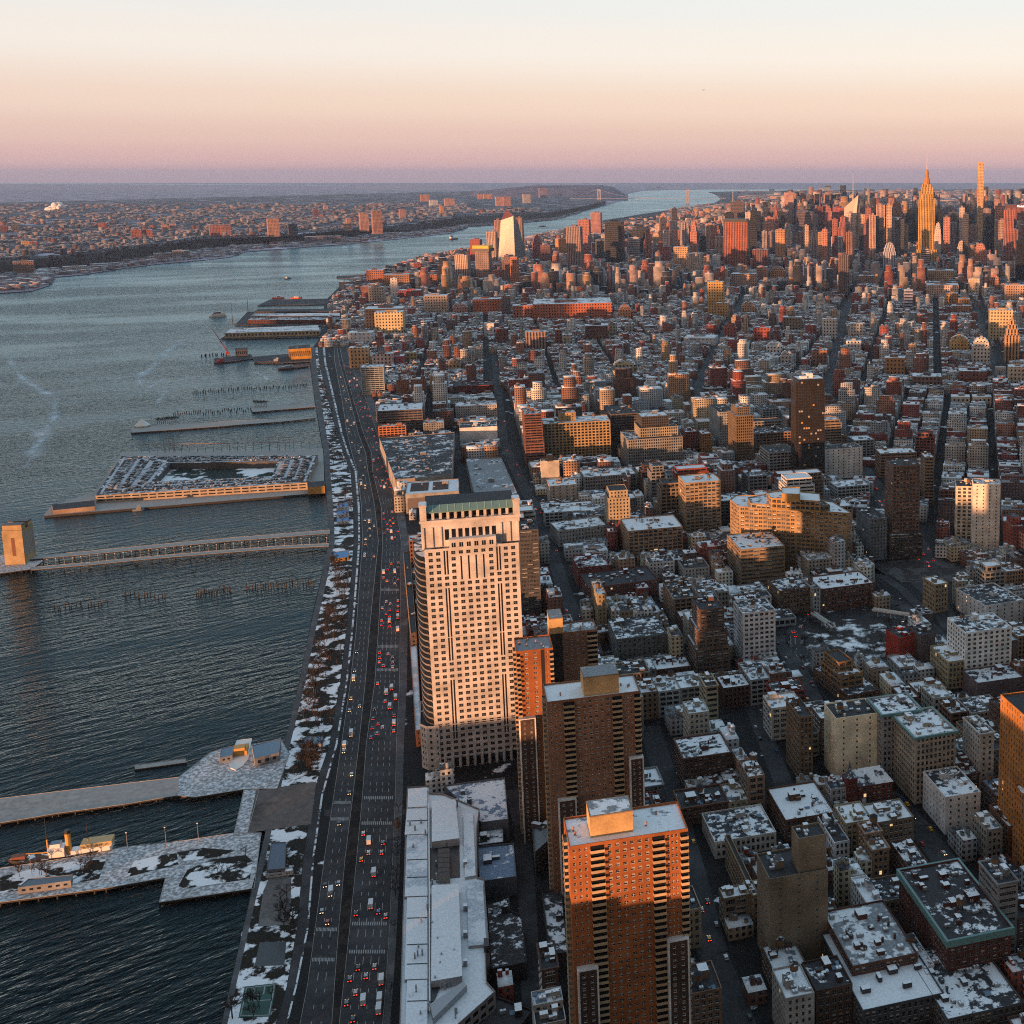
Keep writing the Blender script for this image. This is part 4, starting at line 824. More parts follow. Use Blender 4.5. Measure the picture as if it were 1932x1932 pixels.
# ---- the tall pink stone tower with a green copper crown
def crown_tower():
    p, h, w, u, v = fit('5', 470, 548, 1003, 1790, -17); dep = 42.; r = thing('office_tower', 'tall pink stone office tower with a green copper crown beside the riverside highway', 'office tower', (p[0]+u[0]*w/2, p[1]+u[1]*w/2, LZ))
    Q = lambda a, b: (p[0]+u[0]*a+v[0]*b, p[1]+u[1]*a+v[1]*b)
    col = PINK; cols, rows = 12, 34; zb = LZ+h*.045; ft = h/36.
    strips = {2: [(3, 13), (16, 28), (30, 34)], 9: [(3, 13), (16, 28), (30, 34)]}
    for c in range(4, 8): strips[c] = [(29, 33)]
    def sk(i): return lambda c, j: any(a <= j < b for a, b in strips.get(c, []))
    wn = []; mb = MB(); pts = rect(p, u, v, w, dep)
    mb.wallrun(pts[0], pts[1], LZ, LZ+.1)
    wn += facade(mb, pts[0], pts[1], LZ+.1, LZ+h, cols, rows, .56, .52, 0, 1.2, 7, 1.2, .3, sk(0))
    wn += facade(mb, pts[3], pts[0], LZ, LZ+h, 8, rows, .56, .52, 0, 1.2, 7, 1.2, .3)
    mb.wallrun(pts[1], pts[2], LZ, LZ+h); mb.wallrun(pts[2], pts[3], LZ, LZ+h)
    mb.build('wall', [M_WALL], r, col); put_windows(r, wn, 'sash', 100, 0, 0)
    rf = MB(); rf.poly([(*q, LZ+h-.3) for q in inset(pts, .4)]); rf.build('roof', [M_ROOF], r)
    n = (-v[0], -v[1]); mx = 1.2; cw = (w-2*mx)/cols; ch = (h-.1-7-1.2)/rows
    for c, rng in strips.items():
        for a, bq in rng:
            z0, z1 = LZ+7.1+a*ch+.4, LZ+7.1+bq*ch-.4
            for s in ((.20, .58) if c in (2, 9) else (.38,)):
                x = MB(); A = Q(mx+cw*(c+s), 0); B = Q(mx+cw*(c+s+.2), 0); o = .06
                x.quad((A[0]+n[0]*o, A[1]+n[1]*o, z0), (B[0]+n[0]*o, B[1]+n[1]*o, z0), (B[0]+n[0]*o, B[1]+n[1]*o, z1), (A[0]+n[0]*o, A[1]+n[1]*o, z1))
                x.build('window_strip', [M_GLASS], r)
    # arcade of pilasters at the foot
    for c in range(cols):
        x = MB(); A = Q(mx+cw*(c+.22), -.05); B = Q(mx+cw*(c+.78), -.05); x.quad((*A, LZ+.3), (*B, LZ+.3), (*B, LZ+6.6), (*A, LZ+6.6)); x.build('arcade_window', [M_GLASS], r)
        x = MB(); x.box(*Q(mx+cw*c, -.6), LZ, 1.1, 1.2, 8, math.atan2(u[1], u[0])); x.build('pilaster', [M_WALL], r, col)
    # belts
    for f in (.165, .20, .60):
        x = MB(); x.box(*Q(w/2, -.15), LZ+h*f, w, .3, .5, math.atan2(u[1], u[0])); x.build('belt_course', [M_WALL], r, tuple(k*1.05 for k in col))
    # central raised bay and low side wings of the shaft top
    def blk(a, b, c, d, z0, z1, nm, cl=col, m2=M_ROOF):
        x = MB(); P = [Q(a, c), Q(b, c), Q(b, d), Q(a, d)]; x.prism(P, z0, z1, 0, 1); return x.build(nm, [M_WALL, m2], r, cl)
    blk(w*.26, w*.76, -.5, 10, LZ+h-1, LZ+h+5.5, 'central_bay')
    for k in range(6):
        for s in (.12, .5):
            x = MB(); A = Q(w*(.28+.08*k+.03*s*2), -.56); B = Q(w*(.28+.08*k+.03*s*2+.018), -.56); x.quad((*A, LZ+h+.4), (*B, LZ+h+.4), (*B, LZ+h+3.4), (*A, LZ+h+3.4)); x.build('window', [M_GLASS], r)
    z = LZ+h; a0, a1 = -1.5, w+1.5; f0 = 5.
    blk(a0, a1, f0, dep, z-1, z+17, 'crown_wall')
    for k in range(8):
        x = MB(); A = Q(a0+(a1-a0)*(.235+.068*k), f0-.06); B = Q(a0+(a1-a0)*(.235+.068*k+.042), f0-.06); x.quad((*A, z+4), (*B, z+4), (*B, z+11), (*A, z+11)); x.build('loggia_opening', [M_GLASS], r)
    for k in range(12):
        if .2 < k/11. < .8: continue
        x = MB(); x.box(*Q(a0+(a1-a0)*(.02+.96*k/11), f0-.4), z, 1.2, .8, 13, math.atan2(u[1], u[0])); x.build('pilaster', [M_WALL], r, col)
    blk(a0-.8, a1+.8, f0-1, dep+1, z+16, z+17.6, 'cornice', tuple(k*1.08 for k in col))
    blk(a0+3, a1-3, f0+5, dep-2, z+17, z+22, 'attic_wall', (.04, .03, .028), M_DARK)
    for k in range(13):
        x = MB(); x.box(*Q(a0+3+(a1-a0-6)*k/12, f0+2.2), z+17.6, 1.7, 1.7, 5.2, math.atan2(u[1], u[0])); x.build('column', [M_WALL], r, col)
    x = MB(); e0, e1 = a0+3, a1-3
    x.quad((*Q(e0, f0+.8), z+22.6), (*Q(e1, f0+.8), z+22.6), (*Q(e1, f0+6), z+26), (*Q(e0, f0+6), z+26)); x.quad((*Q(e1, dep), z+22.6), (*Q(e0, dep), z+22.6), (*Q(e0, dep-6), z+26), (*Q(e1, dep-6), z+26))
    x.quad((*Q(e0, f0+.8), z+21.9), (*Q(e1, f0+.8), z+21.9), (*Q(e1, f0+.8), z+22.6), (*Q(e0, f0+.8), z+22.6)); x.build('copper_roof', [M_TEAL], r); x = MB(); x.poly([(*Q(e0, f0+6), z+25.9), (*Q(e1, f0+6), z+25.9), (*Q(e1, dep-6), z+25.9), (*Q(e0, dep-6), z+25.9)]); x.build('flat_roof', [M_ROOFD], r)
    for k in range(1, 12):
        x = MB(); t = e0+(e1-e0)*k/12; x.quad((*Q(t-.2, f0+.7), z+22.7), (*Q(t+.2, f0+.7), z+22.7), (*Q(t+.2, f0+5.9), z+26.12), (*Q(t-.2, f0+5.9), z+26.12)); x.build('roof_rib', [plain('pale_patina', (.30, .46, .42), .6) if k == 1 else MATS['pale_patina']], r)
    for a in (a0-.3, a1-3.7):
        blk(a, a+4, f0-.6, f0+9, z+17, z+28, 'end_pier', tuple(k*1.02 for k in col)); blk(a-.4, a+4.4, f0-1, f0+9.4, z+26.8, z+27.6, 'cornice')
    # curved glass flank towards the river
    N = 9; arc = [Q(-.2-10*math.sin(math.pi*k/N*.5+0), -0+dep*.05+dep*.9*(1-math.cos(math.pi*k/N*.5))) for k in range(N+1)]
    arc = [Q(0, .3)]+[Q(-7*math.sin(math.pi*(k+.5)/(2*N)), 3+26*(1-math.cos(math.pi*(k+.5)/(2*N)))) for k in range(N)]+[Q(-7, dep), Q(0, dep)]
    g = MB(); arc2 = arc[::-1] if area(arc) < 0 else arc
    zt0, zt1 = LZ+h*.2, LZ+h*.965
    g.prism(arc2, zt0, zt1, 0, 1); g.build('curved_glass_bay', [M_GLASS, M_ROOF], r)
    for k in range(28):
        zz = zt0+(zt1-zt0)*k/28; x = MB(); o = inset(arc2, -.35); x.prism(o, zz, zz+1.0, 0, 0); x.poly([(*q, zz) for q in o][::-1]); x.build('spandrel_band', [M_WALL], r, tuple(c*.34 for c in col))
    low = [Q(-9, 6), Q(-5, .2), Q(0, -.8), Q(3, -.8), Q(3, dep), Q(-9, dep)]
    wn = tier(r, low, LZ, LZ+h*.205, tuple(c*1.05 for c in col), 3.6, 4.2, .42, .42, wname='base_wall', rname='base_roof'); put_windows(r, wn, 'sash', 60, 0, 0)
    note(r, r['label'], rect(Q(-13, -1), u, v, w+14, dep), h, 0, 'green crowned pink tower')
    return dict(p=p, u=u, v=v, w=w, h=h, Q=Q)
CT = crown_tower(); print('388', CT['h'], CT['w'])
# ---- the brick slab towers with tan balcony stacks
def balcony_mesh(w):
    b = MB(); b.quad((-w/2, .0, .05), (w/2, .0, .05), (w/2, .0, 2.5), (-w/2, .0, 2.5), 1)
    for x0, x1, y0, y1 in ((-w/2, w/2, -1.5, -1.35), (-w/2, -w/2+.15, -1.35, .0), (w/2-.15, w/2, -1.35, .0)): b.box((x0+x1)/2, (y0+y1)/2, -.15, x1-x0, y1-y0, 1.25)
    b.box(0, -.68, -.15, w-.3, 1.34, .15); return b.mesh('balcony', [M_WALL, M_GLASS])
def slab_tower(desc, short, z, xl, yt, xr, H_, th, dep, bays, wings=(), bulk=None, side=True):
    a = zp(z, xl, yt); p = G(*a, LZ+H_); u, v = axes(th); lo, hi = .5, 300
    for _ in range(40):
        m = (lo+hi)/2
        if PX(p[0]+u[0]*m, p[1]+u[1]*m, LZ+H_)[0] < zp(z, xr, 0)[0]: lo = m
        else: hi = m
    w = lo; Q = lambda s, t: (p[0]+u[0]*s+v[0]*t, p[1]+u[1]*s+v[1]*t)
    r = thing('apartment_tower', desc, 'apartment tower', (*Q(w/2, dep/2), LZ)); fl = int(H_/2.95); fh = (H_-1.2)/fl; ang = math.atan2(u[1], u[0])
    mb = MB(); pts = rect(p, u, v, w, dep); wins = []; bal = []
    for kind, f0, f1, n in bays:
        a, b = Q(w*f0, 0), Q(w*f1, 0)
        if kind == 'balcony':
            mb.wallrun(a, b, LZ, LZ+H_); c = Q(w*(f0+f1)/2, -.02); bal += [(c, k, w*(f1-f0)*.98, ang) for k in range(fl)]
        elif kind == 'gap': mb.wallrun(a, b, LZ, LZ+H_); x = MB(); A, B = Q(w*f0, -.04), Q(w*f1, -.04); x.quad((*A, LZ), (*B, LZ), (*B, LZ+H_-.5), (*A, LZ+H_-.5)); x.build('dark_slot', [M_DARK], r)  # black sheet over the wall stands for the recess in shade
        else: wins += facade(mb, a, b, LZ, LZ+H_, n, fl, kind, .48, 0, .6, .3, .9, .15)
    sd = Q(0, dep*.15), Q(0, dep*.55)
    mb.wallrun(pts[1], pts[2], LZ, LZ+H_); mb.wallrun(pts[2], pts[3], LZ, LZ+H_)
    wins += facade(mb, pts[3], pts[0], LZ, LZ+H_, 3, fl, .3, .48, 0, .6, .3, .9, .15)
    if side:
        c = Q(-.02, dep*.5); bal += [(c, k, dep*.3, math.atan2(-v[1], -v[0])) for k in range(fl)]
    ins = inset(pts, .4)
    for i in range(4): mb.quad((*pts[i], LZ+H_), (*pts[(i+1) % 4], LZ+H_), (*ins[(i+1) % 4], LZ+H_), (*ins[i], LZ+H_)); mb.quad((*ins[i], LZ+H_), (*ins[(i+1) % 4], LZ+H_), (*ins[(i+1) % 4], LZ+H_-1), (*ins[i], LZ+H_-1))
    mb.build('wall', [M_WALL], r, ORANGE if 'orange' in desc else (.35, .175, .105)); put_windows(r, wins, 'pale', 100, 0, .55)  # middle slab and rear wing: browner brick, their shade put into the colour
    rf = MB(); rf.poly([(*q, LZ+H_-1) for q in ins]); rf.build('roof', [roof_mat('grey_roof', SNOW, (.16, .17, .18), .66) if 'grey_roof' not in MATS else MATS['grey_roof']], r)
    bal.sort(key=lambda b: b[0][0]**2+b[0][1]**2+(LZ+b[1]*fh-H)**2); meshes = {}; rest = MB(); org = r.location
    for i, (c, k, bw, an) in enumerate(bal):
        key = round(bw, 1)
        if key not in meshes: meshes[key] = balcony_mesh(key)
        zz = LZ+.3+k*fh
        if i < 100: obj('balcony', meshes[key], r, (c[0]-org[0], c[1]-org[1], zz-org[2]), an, None, (.62, .45, .28))
        else:
            me = meshes[key]; cs, sn = math.cos(an), math.sin(an); base = len(rest.v)
            rest.v += [(c[0]+cs*q.co.x-sn*q.co.y, c[1]+sn*q.co.x+cs*q.co.y, zz+q.co.z) for q in me.vertices]
            for f in me.polygons: rest.f.append(tuple(base+i_ for i_ in f.vertices)); rest.m.append(f.material_index); rest.uv += [(0, 0)]*len(f.vertices)
    if rest.f: stuff(rest.build('balconies', [M_WALL, M_GLASS], r, (.62, .45, .28)))
    for f0, f1, hh, d in wings:        # lower projecting bays edged in pale concrete
        x = MB(); P = [Q(w*f0, -d), Q(w*f1, -d), Q(w*f1, 0), Q(w*f0, 0)]; W_ = [] ; z1 = LZ+hh
        W_ += facade(x, P[0], P[1], LZ, z1, 2, int(hh/2.95), .35, .48, 0, .5, .3, .9, .15)
        x.wallrun(P[1], P[2], LZ, z1); x.wallrun(P[3], P[0], LZ, z1); x.poly([(*q, z1) for q in P]); x.build('wing_wall', [M_WALL], r, (.10, .06, .045)); put_windows(r, W_, 'pale', 40, 0, .5)
        x = MB(); 
        for A in (Q(w*f0-.3, -d-.2), Q(w*f1-.3, -d-.2)): P = rect(A, u, v, .7, d+.15); x.prism(P, LZ, z1+.5)
        P = rect(Q(w*f0+.4, -d-.2), u, v, w*(f1-f0)-.72, d+.15); x.prism(P, z1+.02, z1+.5); x.build('concrete_frame', [M_WALL], r, (.95, .93, .90))
    if bulk:
        f0, f1, g0, g1, hh = bulk; P = [Q(w*f0, dep*g0), Q(w*f1, dep*g0), Q(w*f1, dep*g1), Q(w*f0, dep*g1)]; x = MB(); x.prism(P, LZ+H_-1, LZ+H_+hh, 0, 1); x.build('lift_bulkhead', [M_WALL, MATS['grey_roof']], r, (.75, .50, .24))
        e = MB(); o = inset(P, -.15); e.prism(o, LZ+H_+hh, LZ+H_+hh+.5, 0); e.build('coping', [M_WALL], r, (.4, .28, .18)); e = MB(); e.poly([(*q, LZ+H_+hh+.52) for q in inset(P, .4)]); e.build('bulkhead_roof', [MATS['grey_roof']], r)
    rnd = random.Random(len(desc))
    vent = _VENT
    for k in range(9):
        s, t = rnd.uniform(.05, .95)*w, rnd.uniform(.1, .9)*dep
        if bulk and bulk[0]-.02 < s/w < bulk[1]+.02: continue
        q = Q(s, t); obj('roof_vent', vent, r, (q[0]-org[0], q[1]-org[1], H_-1), 0, (1.1, 1.1, rnd.uniform(.9, 1.6)))
    note(r, desc, pts, H_, 0, short); return dict(root=r, p=p, u=u, v=v, w=w, d=dep, h=H_, Q=Q)
_VENT = _unit('roof_vent', lambda b: (b.tube((0, 0, 0), (0, 0, 1), .4, .4, 0, 8, True), b.cone((0, 0), 1, .62, .35, 0, 8)), [plain('rusty_vent', (.35, .2, .15), .7)])
BAYS = [(.40, 0, .17, 3), ('balcony', .17, .29, 0), (.52, .29, .69, 6), ('balcony', .69, .80, 0), (.55, .80, .93, 3), ('balcony', .93, 1, 0)]
slab_tower('nearest of the three orange brick apartment slabs with tan balconies and a boxy rooftop bulkhead', 'nearest brick slab tower', '8', 1290, 928, 1962, 116, -17, 24, BAYS, [(.03, .19, 62, 3.5), (.80, .97, 68, 3.5)], (.19, .55, .25, .8, 8))
slab_tower('middle of the three brick apartment slabs, its brick front mostly in shade', 'middle brick slab tower', '5', 1163, 1408, 1692, 116, -17, 24, BAYS, [(.08, .26, 62, 3.5), (.86, 1.0, 80, 3.5)], (.40, .78, .15, .75, 9))
slab_tower('farthest of the three brick apartment slabs, its narrow brick end lit orange', 'farthest brick slab tower', '5', 990, 1122, 1198, 116, -17, 22, [('balcony', 0, .1, 0), (.34, .1, .66, 2), ('gap', .66, .76, 0), (.3, .76, .9, 1), ('balcony', .9, 1, 0)], [(.0, .42, 76, 3.5)], None)
slab_tower('rear wing of the farthest brick slab, with a tan bulkhead towards the river', 'rear brick wing', '5', 1180, 1023, 1448, 112, -17, 18, [('gap', 0, .26, 0), (.4, .26, .78, 4), ('balcony', .78, 1, 0)], [], (.0, .28, .0, .9, 9), False)
# ---- dark companion tower behind the pink one
hero('5', 1005, 437, 1115, 952, -17, 34, (.10, .10, .105), 'band', 'dark glass and grey banded office slab tucked behind the pink tower', 'dark banded slab', 'office_tower', 'office tower', M_ROOF, 3, 0, kind='sash', bay=5)
# ---- long white roofed college building
def college():
    z = 18; T = lambda q, hh=z: G(*zp('8', *q), LZ+hh)
    out = [(372, 590), (500, 582), (500, 622), (580, 628), (782, 712), (766, 830), (770, 1100), (808, 1108), (838, 1490), (815, 1502), (822, 1690), (872, 1745), (640, 1950), (560, 2060), (325, 2060), (345, 1400), (360, 900)]
    pts = [T(q) for q in out]; pts = pts if area(pts) > 0 else pts[::-1]; c = np.mean(pts, 0)
    r = thing('college_building', 'long low college block with a huge snow white roof beside the highway', 'college building', (c[0], c[1], LZ))
    w = tier(r, pts, LZ, LZ+z, (.36, .30, .27), 5, 4.2, .7, .55, True, 1, M_ROOFW, 1.0)
    def top(px, z0, z1, nm, m, mt=None, col=(.5, .5, .52)):
        P = [T(q, z1) for q in px]; P = P if area(P) > 0 else P[::-1]; x = MB(); x.prism(P, LZ+z0, LZ+z1, 0, 1); return x.build(nm, [m, mt or m], r, col)
    top([(378, 600), (486, 592), (484, 700), (374, 706)], z-1, z+1.2, 'roof_panel', M_WALL, M_ROOFW)
    for a, b in ((706, 860), (864, 1210), (1216, 1680), (1686, 2040)): top([(372, a), (486, a-5), (488, b-5), (358, b)], z-1, z+.5, 'roof_panel', M_WALL, M_ROOFW)
    top([(512, 668), (645, 660), (668, 880), (512, 900)], z-1, z+3.5, 'raised_roof', M_WALL, M_ROOFW); top([(512, 1146), (664, 1140), (684, 1660), (508, 1690)], z-1, z+3.5, 'raised_roof', M_WALL, M_ROOFW)
    top([(500, 935), (668, 920), (672, 1100), (500, 1118)], z-.9, z-.7, 'equipment_well', M_DARK);  # black slabs laid on the roof for the shade of sunken wells
    for k in range(6):
        y = 940+k*27; top([(548, y), (612, y-3), (614, y+20), (548, y+23)], z-.7, z+3.2, 'cooling_tower', plain('galvanised', (.16, .17, .15), .5) if k == 0 else MATS['galvanised'], M_DARK)
    top([(690, 740), (745, 735), (760, 1090), (700, 1100)], z-1, z+.6, 'roof_panel', M_WALL, M_ROOFW); top([(712, 1130), (800, 1125), (820, 1480), (720, 1490)], z-1, z+.6, 'roof_panel', M_WALL, M_ROOFW)
    top([(500, 1820), (690, 1690), (710, 1712), (520, 1900)], z-1, z+2.2, 'sloping_skylight', M_GREY, M_GREY); top([(498, 1720), (560, 1712), (520, 1800), (498, 1808)], z-.9, z+.1, 'equipment_well', M_DARK)
    for k in range(34):
        rr_ = random.Random(k); x_, y_ = rr_.uniform(380, 660), rr_.uniform(640, 1900); top([(x_, y_), (x_+9, y_-1), (x_+9, y_+7), (x_, y_+8)], z-1, z+rr_.uniform(1.6, 4.4), 'roof_vent', M_GREY, M_GREY)
    for y in (780, 1000, 1100, 1330, 1480, 1590, 1800): top([(372, y), (486, y-4), (486, y-1), (372, y+3)], z, z+.75, 'roof_seam', M_DARK, M_DARK)
    for xa, xb in ((492, 498),): top([(xa, 680), (xb, 680), (xb+6, 1800), (xa+6, 1800)], z-1, z+1.6, 'parapet', M_WALL, M_SNOWM)
    for y in (1000, 1250, 1400, 1560): top([(690, y), (712, y-2), (712, y+14), (690, y+16)], z-1, z+2, 'roof_unit', M_GREY, M_SNOWM)
    top([(805, 1445), (835, 1443), (836, 1490), (806, 1492)], z-1, z+2.5, 'stair_bulkhead', M_DARK, M_DARK)
    note(r, r['label'], pts, z, 0, 'white roofed college'); 
college()
def flat(desc, short, z_, px, h, col, roof, style='loft', name='loft_building', cat='building', cl=3, cap=100, kind='sash', tank=0, **kw):
    pts = [G(*zp(z_, *q), LZ+h) for q in px]; pts = pts if area(pts) > 0 else pts[::-1]; c = np.mean(pts, 0); r = thing(name, desc, cat, (c[0], c[1], LZ))
    k = dict(ST[style]); k.update(kw); far = math.hypot(*c) > 1350
    put_windows(r, tier(r, pts, LZ, LZ+h, col, roof=roof, glass=1 if far else None, **k), kind, cap)
    a = pts[0]; e1 = np.array(pts[1])-a; e2 = np.array(pts[-1])-a; l1, l2 = np.linalg.norm(e1), np.linalg.norm(e2)
    if cl >= 0: clutter(r, (a, e1/l1, e2/l2, l1, l2), LZ+h-1, cl, col, random.Random(len(desc)+int(h)), tank)
    note(r, desc, pts, h, 0, short); return dict(root=r, pts=pts, h=h, col=col)
blu = roof_mat('slate_blue_roof', SNOW, (.12, .16, .22), .64); gry = MATS['grey_roof']
flat('gym hall with two trussed slate blue roof bays behind the college', 'trussed gym hall', '8', [(580, 580), (925, 535), (945, 770), (790, 790)], 14, (.2, .2, .22), blu, 'blank', 'gym_hall', 'hall', 0)
flat('low wing with striped blue glass roofs at the inland side of the college', 'blue glass roofed wing', '8', [(772, 925), (975, 905), (992, 1095), (780, 1125)], 11, (.15, .16, .18), blu, 'blank', 'gym_hall', 'hall', 0)
flat('small dark hall with a triangular concrete canopy between two college wings', None, '8', [(772, 840), (915, 805), (918, 900), (775, 920)], 9, (.10, .09, .085), M_ROOFD, 'blank', 'hall', 'hall', 0)
flat('black roofed courtyard wing edged with drifted snow inland of the college', None, '8', [(825, 1240), (950, 1205), (955, 1290), (1020, 1310), (1050, 1580), (850, 1620)], 9, (.06, .055, .055), M_ROOFD, 'blank', 'hall', 'hall', 0)
flat('grey roofed two storey townhouse row block, first below the middle slab', None, '8', [(1080, 800), (1170, 780), (1185, 880), (1095, 960)], 14, (.12, .10, .10), gry, 'punch', 'town_house', 'town house', 1)
flat('dark podium roof edged in snow at the foot of the nearest slab', None, '8', [(1135, 1180), (1245, 1165), (1282, 1525), (1180, 1535)], 10, (.08, .08, .085), M_ROOFD, 'blank', 'hall', 'hall', 0)
flat('low black roof at the bottom edge between college and footpath', None, '8', [(880, 1775), (1085, 1850), (960, 2010), (700, 2060)], 10, (.05, .045, .045), M_ROOFD, 'blank', 'hall', 'hall', 0)
flat('narrow scaffold wrapped annex left by the foot of the pink tower', None, '5', [(350, 560), (388, 550), (425, 1010), (392, 1020)], 22, (.42, .24, .12), M_ROOFD, 'loft', 'annex', 'building', 0)
flat('low rust coloured annex with white roof strip along the highway side of the pink tower', None, '5', [(385, 1030), (425, 1020), (455, 1560), (420, 1570)], 12, (.36, .16, .08), M_ROOFW, 'punch', 'annex', 'building', 0)
# ---- south of the canal: lofts and landmarks
T = -18
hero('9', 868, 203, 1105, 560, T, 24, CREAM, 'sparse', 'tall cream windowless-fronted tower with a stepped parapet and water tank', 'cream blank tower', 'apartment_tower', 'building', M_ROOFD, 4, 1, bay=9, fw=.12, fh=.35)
hero('9', 660, 195, 738, 560, T, 30, (.26, .17, .10), 'loft', 'narrow brown stone loft hugging the river side of the cream blank tower', None, roof=M_ROOFD)
hero('9', 1130, 180, 1352, 560, T, 26, (.42, .42, .42), 'loft', 'grey ornate loft with tall arched bays and pale blue cornice inland of the cream tower', 'grey ornate loft', cornice=(1.6, 1., M_TEAL))
hero('9', 1318, 308, 1548, 690, T-2, 36, (.55, .47, .37), 'loft', 'grey stone corner building with a top row of big arches and green cornice', 'arch topped building', cornice=(1.6, 1.2, M_TEAL), cl=5)
hero('9', 1488, 648, 1687, 862, T, 34, (.95, .94, .93), 'sparse', 'white painted gable block with a long red brick flank', 'white gabled block', cl=8, fh=.4, fw=.25, bay=5, sidecol=1)
def church():
    R = hero('9', 985, 590, 1188, 735, T, 18, (.20, .06, .045), 'loft', 'old red brick firehouse with a pointed corner turret', 'turreted firehouse', 'firehouse', 'firehouse', M_ROOFD, -1, 0)
    p, u, v, w, d, h = R['p'], R['u'], R['v'], R['w'], R['d'], R['h']; Q = lambda a, b: (p[0]+u[0]*a+v[0]*b, p[1]+u[1]*a+v[1]*b); z = LZ+h
    x = MB(); A, B, C, D, E, F_ = Q(-.5, -.5), Q(w+.5, -.5), Q(w+.5, d+.5), Q(-.5, d+.5), Q(2, d/2), Q(w-5, d/2)
    x.quad((*A, z), (*B, z), (*F_, z+7), (*E, z+7)); x.quad((*C, z), (*D, z), (*E, z+7), (*F_, z+7)); i = len(x.v); x.v += [(*B, z), (*C, z), (*F_, z+7), (*D, z), (*A, z), (*E, z+7)]; x.f += [(i, i+1, i+2), (i+3, i+4, i+5)]; x.m += [0, 0]; x.uv += [(0, 0)]*6
    x.build('hipped_roof', [roof_mat('slate_roof', SNOW, (.05, .055, .065), .62)], R['root'])
    tp = rect(Q(-7, -1), u, v, 7, 8); put_windows(R['root'], tier(R['root'], tp, LZ, z+6, (.20, .05, .04), 3, 4, .4, .5, roof=M_ROOFD, wname='turret_wall', rname='turret_roof'), 'sash', 30)
    x = MB(); c = Q(-3.5, 3); x.cone(c, z+6, 4.2, 5, 0, 8); x.cone(c, z+9.5, 1.2, 7, 0, 8); x.build('spire', [MATS['slate_roof']], R['root'])
church()
hero('9', 492, 1112, 822, 1640, T, 24, (.33, .26, .18), 'sparse', 'tall bare tan brick back wall of a stepped loft with a corner shaft', 'tall tan blank loft', 'loft_building', 'building', M_ROOFD, 3, 0, bay=10, fw=.15, fh=.25, extra=lambda R: upper(R, .52, 1, .1, .6, R['h']-1, R['h']+17, (.36, .28, .19), 'blank'))
hero('9', 400, 1205, 432, 1400, T, 62, (.42, .31, .19), 'loft', 'long tan windowed flank with a snowy roof light beside the tall tan blank loft', 'tan flanked loft', cl=6)
hero('9', 1503, 1455, 1862, 1800, T, 62, (.13, .05, .04), 'loft', 'bulky dark red brick warehouse with green cornice and arched ground floor', 'dark red warehouse', cl=14, tank=1, cornice=(3.5, 1.2, M_TEAL))
hero('9', 1722, 835, 1812, 1010, T, 20, (.46, .42, .35), 'loft', 'slim beige loft with regular windows at the feet of the orange setback tower', None)
def orange_tower():
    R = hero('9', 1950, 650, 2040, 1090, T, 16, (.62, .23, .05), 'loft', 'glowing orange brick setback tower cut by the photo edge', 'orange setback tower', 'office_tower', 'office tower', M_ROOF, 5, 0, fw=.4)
    p, u, v, w, d, h = R['p'], R['u'], R['v'], R['w'], R['d'], R['h']; q = (p[0]+u[0]*w*.35+v[0]*2, p[1]+u[1]*w*.35+v[1]*2)
    put_windows(R['root'], tier(R['root'], rect(q, u, v, 40, 40), LZ, LZ+h+42, (.58, .24, .06), 3.2, 3.7, .35, .6, wname='shaft_wall', rname='shaft_roof'), 'sash', 60)
orange_tower()
hero('9', 582, 1788, 746, 2080, T, 22, (.46, .45, .42), 'punch', 'small grey stone loft with a bright white roof at the bottom edge', 'small white roofed loft', roof=M_ROOFW, cl=2)
hero('9', 755, 1745, 962, 1990, T, 22, (.13, .08, .06), 'loft', 'dark brick loft filling the gap inland of the small white roofed loft', None, cl=4)
hero('9', 962, 1605, 1330, 1840, T, 46, (.16, .08, .055), 'loft', 'wide dark brown loft with grey snow streaked roof and curved stair hood', 'wide brown loft', cl=10, roof=gry)
hero('9', 1338, 1612, 1424, 1795, T, 26, (.95, .96, .98), 'loft', 'narrow white fronted loft with black windows beside the wide brown loft', 'narrow white loft', cl=3)
hero('9', 1020, 1855, 1480, 2050, T, 60, (.10, .10, .11), 'loft', 'broad dark block under a pale snow crusted roof along the bottom edge', None, roof=M_ROOFW, cl=6)
hero('9', 1500, 1905, 1932, 2090, T, 50, (.12, .12, .12), 'loft', 'low dark block with snow trimmed roof tanks in the bottom corner', None, cl=8)
hero('9', 582, 778, 862, 905, T, 40, (.17, .085, .055), 'loft', 'dark brick loft with arched lintels and half snowy roof before the firehouse', 'arched lintel loft', cl=6)
hero('9', 858, 905, 945, 1030, T, 44, (.95, .95, .97), 'loft', 'white fronted loft with a louvred roof and dark flank before the firehouse', 'louvre roofed white loft', cl=5)
hero('9', 182, 902, 530, 1000, T, 34, (.8, .75, .68), 'loft', 'short pale stone row with small dark windows across from the nearest slab', 'pale stone row', cl=12)
hero('9', 5, 430, 275, 600, T, 30, (.15, .08, .06), 'loft', 'long dark red loft with a pale cornice band behind the nearest slab', 'long dark red loft', cornice=(1.2, .6), cl=6)
hero('9', 1040, 1245, 1130, 1450, T, 24, (.95, .95, .97), 'loft', 'slim white loft with two stacked window bays among dark roofs', 'slim white loft', cl=2)
hero('9', 1300, 1075, 1420, 1190, T, 34, (.20, .12, .085), 'loft', 'brown loft with pale railed roof terrace behind the dark red warehouse', None, cl=8)
hero('9', 490, 1530, 665, 1600, T, 14, (.28, .12, .08), 'sparse', 'small brick penthouse house with white gable below the tall tan blank loft', None, cl=1)
hero('9', 510, 1625, 700, 1760, T, 20, (.2, .13, .1), 'loft', 'low loft with blue grey slush on its roof below the tall tan blank loft', None, cl=3, roof=blu)
